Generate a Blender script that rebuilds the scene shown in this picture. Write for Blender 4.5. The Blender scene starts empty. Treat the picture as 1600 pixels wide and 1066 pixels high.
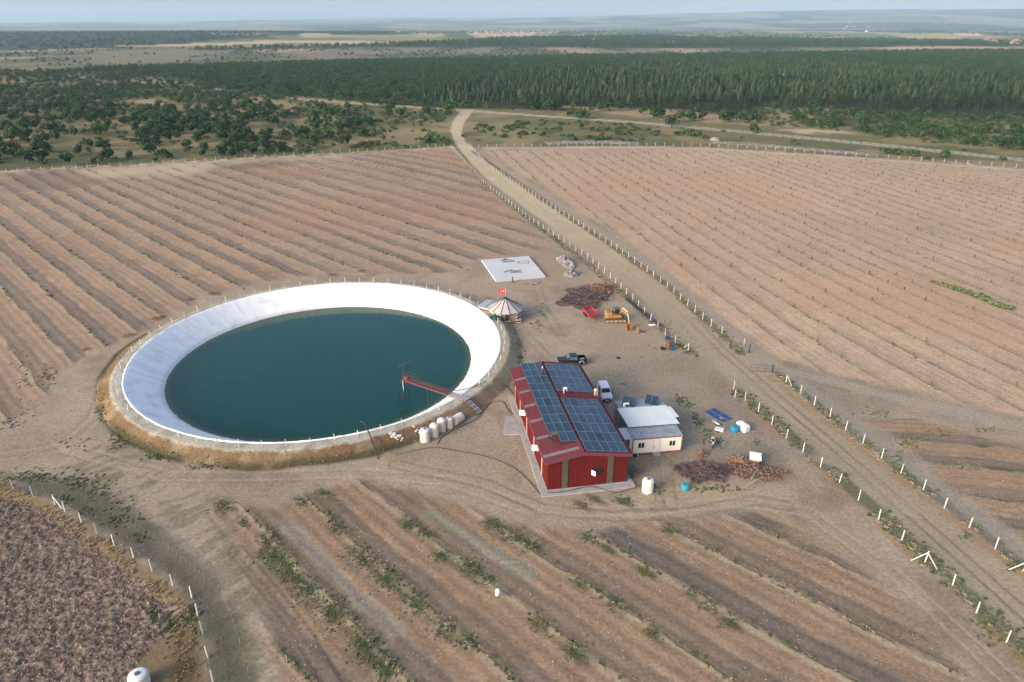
import bpy, bmesh, math, random
import numpy as np
from mathutils import Vector, Matrix, Euler

R = math.radians
scene = bpy.context.scene
COL = scene.collection
random.seed(7)

# ------------------------------------------------------------------ camera
CAM_H, FPX, PITCH = 55.0, 1067.0, R(24.9)
cam_data = bpy.data.cameras.new('camera')
cam = bpy.data.objects.new('camera', cam_data)
COL.objects.link(cam)
cam.location = (0, 0, CAM_H)
cam.rotation_euler = (R(90) - PITCH, 0, 0)
cam_data.sensor_width = 36.0
cam_data.lens = FPX / 1600.0 * 36.0
cam_data.clip_start = 0.5
cam_data.clip_end = 60000
scene.camera = cam
CP, SP = math.cos(PITCH), math.sin(PITCH)

def G(px, py, z=0.0):
    """Ground point seen at a survey pixel of the 1600 x 1066 photo, at height z."""
    u, v = (px - 800) / FPX, (py - 533) / FPX
    d = (u, CP - v * SP, -SP - v * CP)
    t = (z - CAM_H) / d[2]
    return (t * d[0], t * d[1], z)

def G2(px, py, z=0.0):
    g = G(px, py, z)
    return (g[0], g[1])

def to_px(X, Y, Z=0.0):
    w = Y * CP - (Z - CAM_H) * SP
    q = -Y * SP - (Z - CAM_H) * CP
    return 800 + FPX * X / w, 533 + FPX * q / w

# ------------------------------------------------------------------ colour
def s2l(c):
    c = c / 255.0
    return c / 12.92 if c <= 0.04045 else ((c + 0.055) / 1.055) ** 2.4

def S(r, g, b, k=1.0):
    return (s2l(r) * k, s2l(g) * k, s2l(b) * k)

def S4(r, g, b, k=1.0):
    return S(r, g, b, k) + (1.0,)

# ------------------------------------------------------------------ materials
MATS = {}
def M(name, col, rough=0.7, var=0.12, scale=2.0, metal=0.0, bump=0.0, col2=None, c2scale=0.6, c2lo=0.5, c2hi=0.65, spec=0.3, rnd=0.0):
    """Principled material with procedural mottling and optional second-colour stains."""
    if name in MATS:
        return MATS[name]
    m = bpy.data.materials.new(name)
    m.use_nodes = True
    nt = m.node_tree
    N, Lk = nt.nodes, nt.links
    p = N['Principled BSDF']
    p.inputs['Roughness'].default_value = rough
    p.inputs['Metallic'].default_value = metal
    p.inputs['Specular IOR Level'].default_value = spec
    tc = N.new('ShaderNodeTexCoord')
    nz = N.new('ShaderNodeTexNoise')
    nz.inputs['Scale'].default_value = scale
    nz.inputs['Detail'].default_value = 5
    Lk.new(tc.outputs['Object'], nz.inputs['Vector'])
    mr = N.new('ShaderNodeMapRange')
    mr.inputs['From Min'].default_value = 0.25
    mr.inputs['From Max'].default_value = 0.75
    mr.inputs['To Min'].default_value = 1 - var
    mr.inputs['To Max'].default_value = 1 + var
    Lk.new(nz.outputs['Fac'], mr.inputs['Value'])
    base = N.new('ShaderNodeRGB')
    base.outputs[0].default_value = tuple(col[:3]) + (1,)
    last = base.outputs[0]
    if col2 is not None:
        n2 = N.new('ShaderNodeTexNoise')
        n2.inputs['Scale'].default_value = c2scale
        n2.inputs['Detail'].default_value = 6
        Lk.new(tc.outputs['Object'], n2.inputs['Vector'])
        m2 = N.new('ShaderNodeMapRange')
        m2.inputs['From Min'].default_value = c2lo
        m2.inputs['From Max'].default_value = c2hi
        Lk.new(n2.outputs['Fac'], m2.inputs['Value'])
        mx = N.new('ShaderNodeMix')
        mx.data_type = 'RGBA'
        Lk.new(m2.outputs['Result'], mx.inputs['Factor'])
        Lk.new(last, mx.inputs['A'])
        mx.inputs['B'].default_value = tuple(col2[:3]) + (1,)
        last = mx.outputs['Result']
    vm = N.new('ShaderNodeVectorMath')
    vm.operation = 'SCALE'
    Lk.new(last, vm.inputs[0])
    val = mr.outputs['Result']
    if rnd > 0:
        oi = N.new('ShaderNodeObjectInfo')
        r2 = N.new('ShaderNodeMapRange')
        r2.inputs['To Min'].default_value = 1 - rnd
        r2.inputs['To Max'].default_value = 1 + rnd
        Lk.new(oi.outputs['Random'], r2.inputs['Value'])
        mm = N.new('ShaderNodeMath')
        mm.operation = 'MULTIPLY'
        Lk.new(val, mm.inputs[0])
        Lk.new(r2.outputs['Result'], mm.inputs[1])
        val = mm.outputs[0]
    Lk.new(val, vm.inputs['Scale'])
    Lk.new(vm.outputs['Vector'], p.inputs['Base Color'])
    if bump > 0:
        b = N.new('ShaderNodeBump')
        b.inputs['Strength'].default_value = bump
        b.inputs['Distance'].default_value = 0.05
        Lk.new(nz.outputs['Fac'], b.inputs['Height'])
        Lk.new(b.outputs['Normal'], p.inputs['Normal'])
    MATS[name] = m
    return m

# ------------------------------------------------------------------ mesh building
class MB:
    def __init__(self):
        self.v, self.f, self.mi = [], [], []
        self.cur = 0
    def add(self, verts, faces):
        n = len(self.v)
        self.v += [tuple(p) for p in verts]
        self.f += [tuple(i + n for i in f) for f in faces]
        self.mi += [self.cur] * len(faces)
        return self
    def box(self, c, s, rz=0.0, mat=None):
        hx, hy, hz = s[0] / 2, s[1] / 2, s[2] / 2
        pts = [Vector((x, y, z)) for z in (-hz, hz) for x, y in ((-hx, -hy), (hx, -hy), (hx, hy), (-hx, hy))]
        m = mat if mat is not None else Matrix.Rotation(rz, 4, 'Z')
        pts = [m @ p + Vector(c) for p in pts]
        return self.add(pts, [(3, 2, 1, 0), (4, 5, 6, 7), (0, 1, 5, 4), (1, 2, 6, 5), (2, 3, 7, 6), (3, 0, 4, 7)])
    def bbox(self, c, s, b=0.04, rz=0.0):
        """box with bevelled vertical and top edges"""
        hx, hy, hz = s[0] / 2, s[1] / 2, s[2] / 2
        def ring(ix, z):
            x, y = hx - ix, hy - ix
            q = b
            return [(x - q, -y, z), (x, -y + q, z), (x, y - q, z), (x - q, y, z), (-x + q, y, z), (-x, y - q, z), (-x, -y + q, z), (-x + q, -y, z)]
        rings = [ring(0, -hz), ring(0, hz - b), ring(b, hz)]
        m = Matrix.Rotation(rz, 4, 'Z')
        rings = [[m @ Vector(p) + Vector(c) for p in r] for r in rings]
        return self.loft(rings, True, True)
    def loft(self, rings, cap0=False, cap1=False, closed=True):
        n = len(rings[0])
        v = [p for r in rings for p in r]
        f = []
        for i in range(len(rings) - 1):
            for j in range(n if closed else n - 1):
                a, b_ = i * n + j, i * n + (j + 1) % n
                f.append((a, b_, b_ + n, a + n))
        if cap0:
            f.append(tuple(reversed(range(n))))
        if cap1:
            f.append(tuple(range((len(rings) - 1) * n, len(rings) * n)))
        return self.add(v, f)
    def tube(self, pts, r, n=6, r1=None, cap=True):
        pts = [Vector(p) for p in pts]
        rings = []
        L = len(pts)
        for i, p in enumerate(pts):
            t = (pts[min(i + 1, L - 1)] - pts[max(i - 1, 0)])
            if t.length < 1e-6:
                t = Vector((0, 0, 1))
            t.normalize()
            up = Vector((0, 0, 1)) if abs(t.z) < 0.95 else Vector((1, 0, 0))
            a = t.cross(up).normalized()
            b_ = a.cross(t).normalized()
            rr = r if r1 is None else r + (r1 - r) * i / max(L - 1, 1)
            rings.append([p + a * rr * math.cos(2 * math.pi * k / n) - b_ * rr * math.sin(2 * math.pi * k / n) for k in range(n)])
        return self.loft(rings, cap, cap)
    def lathe(self, prof, c=(0, 0, 0), n=24, mat=None):
        """prof = [(radius, z)] bottom to top"""
        m = mat or Matrix.Identity(4)
        rings = [[m @ Vector((r * math.cos(2 * math.pi * k / n), r * math.sin(2 * math.pi * k / n), z)) + Vector(c) for k in range(n)] for r, z in prof]
        return self.loft(rings, True, True)
    def prism(self, outline, z0, z1):
        return self.loft([[(x, y, z0) for x, y in outline], [(x, y, z1) for x, y in outline]], True, True)
    def quad(self, a, b, c, d):
        return self.add([a, b, c, d], [(0, 1, 2, 3)])
    def build(self, name, mat, parent=None, loc=None, rotz=None, smooth=False):
        me = bpy.data.meshes.new(name)
        me.from_pydata(self.v, [], self.f)
        mats = mat if isinstance(mat, (list, tuple)) else [mat]
        for m in mats:
            me.materials.append(m)
        if len(mats) > 1:
            me.polygons.foreach_set('material_index', self.mi)
        if smooth:
            me.polygons.foreach_set('use_smooth', [True] * len(me.polygons))
        me.update()
        o = bpy.data.objects.new(name, me)
        COL.objects.link(o)
        if parent is not None:
            o.parent = parent
        if loc is not None:
            o.location = loc
        if rotz is not None:
            o.rotation_euler = (0, 0, rotz)
        return o

def tag(o, label=None, cat=None, group=None, kind=None):
    if label: o['label'] = label
    if cat: o['category'] = cat
    if group: o['group'] = group
    if kind: o['kind'] = kind
    return o

def thing(name, label, cat, loc=(0, 0, 0), rotz=0.0, group=None):
    o = bpy.data.objects.new(name, None)
    COL.objects.link(o)
    o.empty_display_size = 0.2
    o.location = loc
    o.rotation_euler = (0, 0, rotz)
    return tag(o, label, cat, group)

def copy_tree(root):
    """copy of a thing with copies of its parts and sub-parts (mesh data shared)"""
    c = root.copy()
    COL.objects.link(c)
    for ch in list(root.children):
        d = ch.copy()
        COL.objects.link(d)
        d.parent = c
        for g in list(ch.children):
            e = g.copy()
            COL.objects.link(e)
            e.parent = d
    return c

# ------------------------------------------------------------------ numpy helpers
def vnoise(x, y, seed=0):
    xi, yi = np.floor(x).astype(np.int64), np.floor(y).astype(np.int64)
    fx, fy = x - xi, y - yi
    fx, fy = fx * fx * (3 - 2 * fx), fy * fy * (3 - 2 * fy)
    def h(a, b):
        n = (a * 374761393 + b * 668265263 + seed * 1442695041) & 0x7fffffff
        n = ((n ^ (n >> 13)) * 1274126177) & 0x7fffffff
        n = ((n ^ (n >> 16)) * 1911520717) & 0x7fffffff
        return ((n ^ (n >> 15)) & 0xffff) / 65535.0
    a, b = h(xi, yi), h(xi + 1, yi)
    c, d = h(xi, yi + 1), h(xi + 1, yi + 1)
    return a + (b - a) * fx + (c - a) * fy + (a - b - c + d) * fx * fy

def fbm(x, y, size, octv=4, seed=0, gain=0.5):
    t, amp, tot, f = 0.0, 1.0, 0.0, 1.0 / size
    for i in range(octv):
        t = t + amp * vnoise(x * f + 13.7 * i, y * f - 7.3 * i, seed + i)
        tot += amp
        amp *= gain
        f *= 2.03
    return t / tot

def ss(a, b, x):
    t = np.clip((x - a) / (b - a), 0, 1)
    return t * t * (3 - 2 * t)

def seg_dist(X, Y, pts, closed=False):
    d2 = np.full(X.shape, 1e12)
    P = list(pts) + ([pts[0]] if closed else [])
    for (ax, ay), (bx, by) in zip(P[:-1], P[1:]):
        dx, dy = bx - ax, by - ay
        t = np.clip(((X - ax) * dx + (Y - ay) * dy) / (dx * dx + dy * dy + 1e-9), 0, 1)
        d2 = np.minimum(d2, (X - ax - t * dx) ** 2 + (Y - ay - t * dy) ** 2)
    return np.sqrt(d2)

def inside(X, Y, pts):
    c = np.zeros(X.shape, bool)
    n = len(pts)
    for i in range(n):
        (ax, ay), (bx, by) = pts[i], pts[(i + 1) % n]
        if ay == by:
            continue
        k = ((ay > Y) != (by > Y))
        c ^= k & (X < (bx - ax) * (Y - ay) / (by - ay) + ax)
    return c

def sdf(X, Y, pts):
    d = seg_dist(X, Y, pts, True)
    return np.where(inside(X, Y, pts), -d, d)

def pxpoly(pts):
    return [G2(*p) for p in pts]
# ================================================================== terrain and ground sheets
PC = (-34.92, 114.04)          # reservoir centre
R_RIM, Z_RIM, R_WAT, Z_WAT = 32.67, 1.4, 27.3, -2.2
R_CREST, R_TOE = 34.5, 36.3

def terrain(X, Y):
    X = np.asarray(X, float); Y = np.asarray(Y, float)
    d = np.hypot(X, Y)
    z = np.zeros(X.shape)
    # forested rise beyond the country road
    z = z + 5 * np.exp(-(((X - 270) / 300) ** 2 + ((Y - 760) / 170) ** 2))
    z = z + 4 * (fbm(X, Y, 500, 3, 3) - 0.5) * ss(420, 900, d)
    # rolling country, then the far ridges
    z = z + 26 * (fbm(X, Y, 2600, 3, 21) - 0.5) * ss(1800, 4200, d)
    z = z + 18 * np.exp(-(((X + 1500) / 1100) ** 2 + ((Y - 3300) / 700) ** 2))
    side = ss(-0.9, 0.75, X / np.maximum(Y, 1))
    z = z + ss(8000, 17000, d) * (45 + 255 * side + 120 * (fbm(X, Y, 5200, 4, 9) - 0.5))
    z = z + ss(7000, 9500, d) * 50 * np.maximum(0, fbm(X, Y, 3000, 3, 33) - 0.42)
    return z

# ---- grid: even in screen size so that near ground is fine and far ground is coarse
pys = np.concatenate([np.arange(1400, 1080, -3.0), np.arange(1080, 47, -1.45)])
ang = PITCH + np.arctan((pys - 533) / FPX)
ys = CAM_H / np.tan(ang)
ys = np.concatenate([[-700, -200, -60, 0, 15], ys, np.linspace(ys[-1] + 120, 22000, 90)])
us = np.linspace(-0.98, 0.98, 960)
dep = np.maximum(ys * CP + CAM_H * SP, 40)
GX = us[None, :] * dep[:, None]
GY = np.repeat(ys[:, None], len(us), 1)
NR, NC = GX.shape
X, Y = GX.ravel(), GY.ravel()
D = np.hypot(X, Y)
NEAR = (D < 460)
Z = terrain(X, Y)

n_big = fbm(X, Y, 60, 4, 1)
n_mid = fbm(X, Y, 9, 4, 2)
n_fin = fbm(X, Y, 1.6, 3, 5)
n_clod = fbm(X, Y, 0.55, 3, 8)
n_str = fbm(X * 0.9 + Y * 0.3, Y * 0.9 - X * 0.3, 4.5, 4, 77)

col = np.zeros((X.size, 3))
def paint(mask, rgb):
    global col
    m = np.clip(mask, 0, 1)[:, None]
    col = col * (1 - m) + np.array(rgb)[None, :] * m

def blend(a, b, t):
    t = np.clip(t, 0, 1)[:, None]
    return np.array(a)[None, :] * (1 - t) + np.array(b)[None, :] * t

# ---- grassland beyond the fences
col[:] = blend(S(120, 114, 74), S(98, 100, 60), ss(0.35, 0.65, n_big))
paint(ss(0.52, 0.72, n_mid) * 0.6, S(96, 102, 60))
paint(ss(0.55, 0.7, fbm(X, Y, 30, 4, 11)) * 0.55, S(166, 142, 104))
# floor under the pine wood is brown litter
wood_px = [(640, 168), (820, 172), (1000, 178), (1150, 182), (1320, 178), (1600, 190), (2000, 190), (2000, 78), (1300, 84), (800, 92), (600, 100), (330, 108), (300, 140), (480, 150)]
WOOD = pxpoly(wood_px)
sd_wood = np.where(D < 2600, sdf(X, Y, WOOD), 1e5)
paint(ss(4, -6, sd_wood), S(52, 62, 40))
# open heath between the near woods and the far belts
t = ss(1180, 1350, D) * (1 - ss(2050, 2300, D))
hn = fbm(X, Y * 0.45, 80, 5, 14)
paint(t * ss(4, 12, sd_wood), S(128, 122, 100))
paint(t * ss(0.47, 0.58, hn) * 0.85, S(84, 96, 70))
paint(t * ss(0.6, 0.7, fbm(X, Y * 0.4, 130, 4, 15)) * 0.7, S(186, 150, 122))
# far country: a patchwork of woods and stubble
t = ss(2050, 2300, D)
fp = fbm(X, Y * 0.55, 700, 4, 17)
paint(t, S(62, 78, 58))
paint(t * ss(0.5, 0.53, fp), S(128, 124, 88))
paint(t * ss(0.57, 0.60, fp) * 0.9 * (1 - 0.75 * ss(4500, 9000, D)), S(176, 156, 126))
paint(t * ss(0.62, 0.64, fbm(X + 900, Y * 0.5, 900, 3, 19)), S(112, 118, 70))
def farpatch(pts, rgb, k=0.95, soft=12):
    d = np.full(X.shape, 1e6)
    m = (D > 1300)
    d[m] = sdf(X[m], Y[m], pxpoly(pts))
    paint(ss(soft, -soft, d + 60 * (fbm(X, Y, 90, 3, 23) - 0.5)) * k, rgb)
farpatch([(-250, 49), (160, 48.5), (420, 49), (620, 50), (640, 56), (560, 60), (420, 62), (300, 68), (200, 75), (0, 79), (-250, 80)], S(44, 60, 46))
farpatch([(205, 51), (330, 50), (300, 56), (215, 55)], S(150, 140, 110), 0.5)
farpatch([(300, 56), (420, 53), (440, 60), (330, 62)], S(160, 140, 122), 0.7)
farpatch([(150, 73), (290, 70), (440, 65), (690, 68), (680, 70), (440, 69), (280, 73)], S(206, 172, 144), 0.9)
farpatch([(470, 57), (512, 55), (520, 62), (470, 62.5)], S(190, 164, 138))
farpatch([(520, 62), (640, 60), (720, 64), (620, 67)], S(150, 142, 100), 0.8)
farpatch([(580, 47.5), (640, 48), (622, 51), (598, 49)], S(222, 190, 160))
farpatch([(643, 53), (697, 52), (697, 61), (650, 61.5)], S(178, 160, 92))
farpatch([(697, 52), (730, 52), (735, 61), (697, 61)], S(84, 104, 66))
farpatch([(728, 50.5), (846, 49), (826, 59), (742, 61)], S(206, 172, 142))
farpatch([(842, 49), (875, 48.5), (868, 52.5), (840, 52.5)], S(200, 168, 140))
farpatch([(800, 61), (1000, 57), (1300, 60), (1600, 64), (1600, 72), (1300, 75), (1000, 76), (800, 74), (560, 75), (300, 80), (300, 77), (560, 71)], S(46, 64, 50))
farpatch([(1030, 56.5), (1060, 54), (1145, 56), (1110, 61), (1050, 61.5)], S(208, 174, 144))
farpatch([(885, 55), (925, 54), (920, 58), (890, 58)], S(188, 176, 146))
farpatch([(1210, 58.5), (1300, 57), (1400, 60), (1470, 65), (1380, 64), (1250, 61)], S(220, 180, 146))
farpatch([(1410, 57), (1445, 52), (1480, 53), (1510, 62), (1470, 64)], S(178, 164, 90))
farpatch([(1490, 53), (1530, 53), (1545, 56), (1505, 56)], S(226, 192, 160))
farpatch([(1380, 74), (1480, 73), (1600, 74), (1800, 76), (1800, 79), (1500, 78), (1400, 79)], S(200, 168, 140), 0.8)
farpatch([(398, 76), (408, 76), (440, 98), (430, 100)], S(206, 156, 120), 0.9, 3)

# ---- scrub clearings and the pale banks along the far fence
scrub = [(-300, 120), (160, 118), (330, 140), (500, 158), (700, 172), (712, 200), (705, 228), (560, 238), (400, 246), (200, 258), (0, 267), (-300, 290)]
sd = np.where(D < 1600, sdf(X, Y, pxpoly(scrub)), 1e5)
inn = ss(5, -5, sd)
paint(inn * ss(0.5, 0.62, fbm(X, Y, 22, 4, 31)) * 0.7, S(160, 136, 96))
paint(inn * ss(0.55, 0.68, fbm(X, Y, 14, 4, 32)) * 0.6, S(88, 94, 56))
for pts, c in (([(205, 158), (250, 152), (260, 162), (215, 168)], S(178, 152, 118)), ([(200, 130), (250, 126), (255, 130), (210, 134)], S(196, 160, 130)),
               ([(455, 188), (510, 180), (560, 186), (540, 200), (470, 200)], S(160, 142, 96)), ([(330, 165), (420, 150), (480, 166), (400, 180)], S(166, 146, 98)),
               ([(740, 195), (800, 190), (850, 205), (830, 222), (760, 222)], S(152, 138, 90)), ([(1200, 170), (1300, 172), (1320, 200), (1220, 198)], S(176, 152, 112)),
               ([(1230, 204), (1310, 202), (1320, 207), (1260, 210)], S(214, 188, 160)), ([(860, 166), (1060, 172), (1240, 190), (1230, 200), (1000, 184)], S(178, 150, 112)),
               ([(1340, 205), (1600, 205), (1600, 235), (1400, 225)], S(150, 136, 96))):
    d = np.where(D < 1600, sdf(X, Y, pxpoly(pts)), 1e5)
    paint(ss(7, -7, d + 18 * (n_mid - 0.5)) * 0.75, c)

# ---- the fenced farm: bare dirt
farm = [(-700, 330), (-300, 292), (0, 267), (200, 257.5), (400, 246), (560, 238), (705, 229), (722, 229), (760, 230), (1000, 227.5), (1100, 230), (1300, 242), (1450, 252), (1600, 263), (2100, 300), (2100, 1500), (-700, 1500)]
sd_farm = np.where(D < 700, sdf(X, Y, pxpoly(farm)), 1e5)
sd_farm = np.where(Y < 50, -50, sd_farm)
inF = ss(0.6, -0.6, sd_farm)
dirt = blend(S(174, 154, 138), S(150, 133, 121), ss(0.3, 0.7, n_mid * 0.5 + n_big * 0.5))
dirt = dirt * (0.86 + 0.28 * n_fin)[:, None]
col = col * (1 - inF[:, None]) + dirt * inF[:, None]
paint(inF * ss(0.55, 0.72, n_str) * 0.5, S(172, 152, 136))
paint(inF * ss(0.6, 0.75, fbm(X, Y, 5, 4, 41)) * 0.35, S(122, 104, 92))

GREEN, GREEN2 = S(74, 84, 50), S(96, 102, 68)
rid = np.zeros(X.size, np.int8)       # which sheet a point belongs to
bump = np.zeros(X.size)
bump += (n_mid - 0.5) * 0.25 * inF * (D < 420)

# ---- row crops
def rows(mask, s, period, tan, gray, pale, wob, berm, gcon=1.0, weeds=0.5, seed=50, gw=0.46):
    global col, bump
    m = mask > 0.001
    x, y, sv = X[m], Y[m], s[m]
    ph = sv / period + wob * (fbm(x, y, 7, 3, seed) - 0.5) / period
    ridx = np.floor(ph)
    f = ph - ridx
    e = fbm(x, y, 2.5, 3, seed + 1) - 0.5
    f2 = f + 0.10 * e
    rv = ((np.sin(ridx * 12.9898 + seed) * 43758.5453) % 1.0)
    g = ss(0.02, 0.09, f2) * (1 - ss(gw - 0.10, gw + 0.14, f2 + 0.25 * (fbm(x, y, 9, 3, seed + 11) - 0.5))) * gcon * (0.55 + 0.45 * rv) * (0.7 + 0.5 * fbm(x, y, 14, 3, seed + 12))
    tn = fbm(x, y, 25, 3, seed + 2)[:, None]
    c = np.array(tan)[None] * (0.88 + 0.26 * tn)
    # cultivator lines along the row
    line = 0.94 + 0.12 * vnoise(sv * 3.1, (x + y) * 0.06, seed + 7)
    c = c * line[:, None]
    c = c * (1 - g[:, None]) + np.array(gray)[None] * (0.9 + 0.2 * fbm(x, y, 6, 3, seed + 3))[:, None] * g[:, None]
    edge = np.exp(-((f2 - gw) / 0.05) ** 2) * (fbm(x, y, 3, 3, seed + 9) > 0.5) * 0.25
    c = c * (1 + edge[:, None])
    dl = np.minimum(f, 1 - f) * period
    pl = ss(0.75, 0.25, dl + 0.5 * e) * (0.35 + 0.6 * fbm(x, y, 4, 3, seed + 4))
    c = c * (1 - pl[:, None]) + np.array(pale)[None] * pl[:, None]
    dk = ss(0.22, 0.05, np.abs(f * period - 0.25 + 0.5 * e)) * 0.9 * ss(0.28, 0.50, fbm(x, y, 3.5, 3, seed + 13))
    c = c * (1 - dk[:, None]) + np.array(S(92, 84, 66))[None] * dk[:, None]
    wd = ss(0.55, 0.25, np.abs(np.where(f > 0.5, f - 1, f) * period - 0.2 + 0.8 * e)) * ss(0.60, 0.72, fbm(x, y, 5.5, 3, seed + 5)) * weeds
    c = c * (1 - wd[:, None]) + np.array(S(92, 94, 68))[None] * wd[:, None]
    c = c * (0.86 + 0.28 * n_fin[m])[:, None] * (0.93 + 0.14 * n_clod[m])[:, None]
    mm = mask[m][:, None]
    col[m] = col[m] * (1 - mm) + c * mm
    bump[m] += mask[m] * (0.4 * berm * np.exp(-(dl / 0.55) ** 2) * (0.6 + 0.8 * fbm(x, y, 2, 2, seed + 6)) + 0.02 * np.sin(f * 6.283 * 4))

# upper field, west of the dirt road
fl = [(-700, 335), (-300, 296), (0, 271), (200, 261), (400, 249.5), (560, 241.5), (700, 233), (716, 243), (758, 288), (812, 340), (862, 385), (842, 396), (790, 397), (738, 408), (700, 425), (640, 428), (545, 427), (440, 434), (330, 460), (255, 498), (200, 535), (140, 552), (80, 590), (62, 640), (0, 660), (-300, 690), (-700, 720)]
FL = pxpoly(fl)
sd_fl = np.where(D < 700, sdf(X, Y, FL), 1e5)
m_fl = ss(1.2, -1.6, sd_fl + 5 * (n_mid - 0.5) + 1.5 * (n_fin - .5))
s = 0.7071 * (X + Y)
for _ in range(6):
    th = np.radians(-44.6 - np.maximum(0, s - 112) * 0.16)
    nx, ny = -np.sin(th), np.cos(th)
    s = nx * (X + 20) + ny * Y - 14.1
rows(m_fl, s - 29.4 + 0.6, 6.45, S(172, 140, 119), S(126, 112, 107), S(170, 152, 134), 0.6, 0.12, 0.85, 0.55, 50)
paint(m_fl * ss(0.5, 0.66, fbm(X, Y, 55, 4, 61)) * 0.30 * ss(150, 210, Y), S(186, 132, 100))
# eroded pale and dark patches below the far fence
for pts, c, k in (([(110, 268), (250, 255), (430, 246), (560, 240), (520, 246), (380, 258), (300, 274), (150, 280)], S(196, 176, 148), 0.75),
                  ([(0, 272), (110, 268), (170, 285), (60, 300), (0, 300)], S(120, 106, 100), 0.6),
                  ([(330, 256), (440, 248), (480, 256), (400, 266), (320, 268)], S(112, 98, 90), 0.55),
                  ([(390, 268), (470, 262), (520, 270), (430, 280)], S(176, 124, 96), 0.55),
                  ([(640, 236), (705, 232), (735, 262), (690, 258)], S(188, 138, 108), 0.5)):
    d = np.where(D < 700, sdf(X, Y, pxpoly(pts)), 1e5)
    paint(m_fl * ss(5, -7, d + 12 * (n_mid - 0.5)) * k, c)
rid[(sd_fl < -0.5)] = 1

# field east of the dirt road
fr = [(752, 236), (1000, 231), (1100, 233), (1300, 245), (1450, 255), (1600, 266), (2100, 303), (2100, 800), (1800, 700), (1600, 652), (1500, 633), (1400, 612), (1290, 588), (1215, 566), (1150, 520), (1090, 466), (1000, 396), (900, 330), (830, 284)]
FR_ = pxpoly(fr)
sd_fr = np.where(D < 700, sdf(X, Y, FR_), 1e5)
m_fr = ss(0.8, -2.2, sd_fr + 3 * (n_mid - 0.5))
Bq = 0.06 * np.maximum(0, 200 - Y) ** 2 / 110.0
wq = ss(45, 85, X)
s = X + 0.2 * (Y - 100) - Bq * wq
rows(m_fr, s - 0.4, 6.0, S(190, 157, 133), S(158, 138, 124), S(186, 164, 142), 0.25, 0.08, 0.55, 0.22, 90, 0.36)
paint(m_fr * ss(0.5, 0.66, fbm(X, Y, 45, 4, 62)) * 0.35, S(196, 148, 116))
d = np.where(D < 400, seg_dist(X, Y, pxpoly([(1462, 441), (1500, 452), (1545, 470), (1580, 482)])), 1e5)
paint(m_fr * ss(1.6, 0.4, d + 1.6 * (n_fin - 0.5)) * 0.85, S(72, 82, 52))
rid[(sd_fr < -0.5)] = 1
# headland between that field and the road fence, and the track that leaves it
d = seg_dist(X, Y, pxpoly([(745, 240), (830, 291), (900, 338), (1000, 406), (1090, 478), (1150, 532), (1215, 578)]))
paint(ss(3.0, 1.2, d + 1.5 * (n_mid - 0.5)) * NEAR * 0.85, S(170, 154, 143))
gr = S(166, 152, 144)
d = seg_dist(X, Y, pxpoly([(1225, 580), (1300, 596), (1400, 622), (1500, 645), (1600, 668), (1900, 740)]))
paint(ss(2.3, 1.0, d + 1.6 * (n_mid - 0.5)) * (D < 300) * 0.9, gr)
d = seg_dist(X, Y, pxpoly([(1225, 582), (1300, 640), (1380, 705), (1450, 760), (1530, 820), (1640, 905)]))
paint(ss(2.6, 1.0, d + 1.2 * (n_mid - 0.5)) * (D < 250) * 0.9, S(158, 147, 141))

# lower east field
f2_ = [(1345, 655), (1430, 655), (1600, 700), (1900, 790), (1900, 1000), (1640, 880), (1560, 812), (1500, 765), (1440, 716), (1390, 680)]
sd2 = np.where(D < 300, sdf(X, Y, pxpoly(f2_)), 1e5)
m2 = ss(0.6, -1.0, sd2 + 2 * (n_mid - 0.5))
s2 = Y + 0.10 * X + 0.004 * (X - 60) ** 2
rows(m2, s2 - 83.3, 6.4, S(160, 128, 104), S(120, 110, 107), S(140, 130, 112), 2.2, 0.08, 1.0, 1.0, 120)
rid[sd2 < -0.5] = 1

# front field
ff = [(318, 800), (370, 782), (430, 790), (470, 770), (560, 752), (640, 764), (720, 782), (790, 812), (900, 826), (980, 818), (1060, 808), (1180, 795), (1232, 812), (1300, 850), (1370, 900), (1440, 965), (1530, 1066), (1640, 1220), (1640, 1500), (300, 1500), (430, 1180), (425, 1066), (400, 960), (360, 870)]
sd_ff = np.where(D < 300, sdf(X, Y, pxpoly(ff)), 1e5)
m_ff = ss(0.8, -1.4, sd_ff + 4 * (n_mid - 0.5))
th = np.radians(-43.5 - 0.16 * (X - 5))
s = 0.6935 * X + 0.7204 * Y - 0.0011 * (X - 5) ** 2 * 1.0
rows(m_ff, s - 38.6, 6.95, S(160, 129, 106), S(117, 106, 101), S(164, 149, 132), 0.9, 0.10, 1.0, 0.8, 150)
# grey gravel spill and grey run-off in the front field
d = seg_dist(X, Y, pxpoly([(668, 800), (700, 822), (760, 858), (830, 898)]))
wdt = np.interp(np.asarray(Y), [52, 58, 66, 70], [0.4, 1.3, 1.1, 0.5])
paint(ss(1.35, 0.1, (d / np.maximum(wdt, .2) + 1.8 * (n_mid - 0.5) + .9 * (n_fin - .5))) * (D < 120) * 0.75, S(140, 142, 136))
d = seg_dist(X, Y, pxpoly([(443, 815), (470, 838), (520, 890), (570, 945), (620, 985)]))
paint(ss(1.3, 0.3, d + 1.6 * (n_fin - 0.5)) * (D < 120) * 0.75, S(152, 142, 134))
rid[sd_ff < -0.3] = 1

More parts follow.
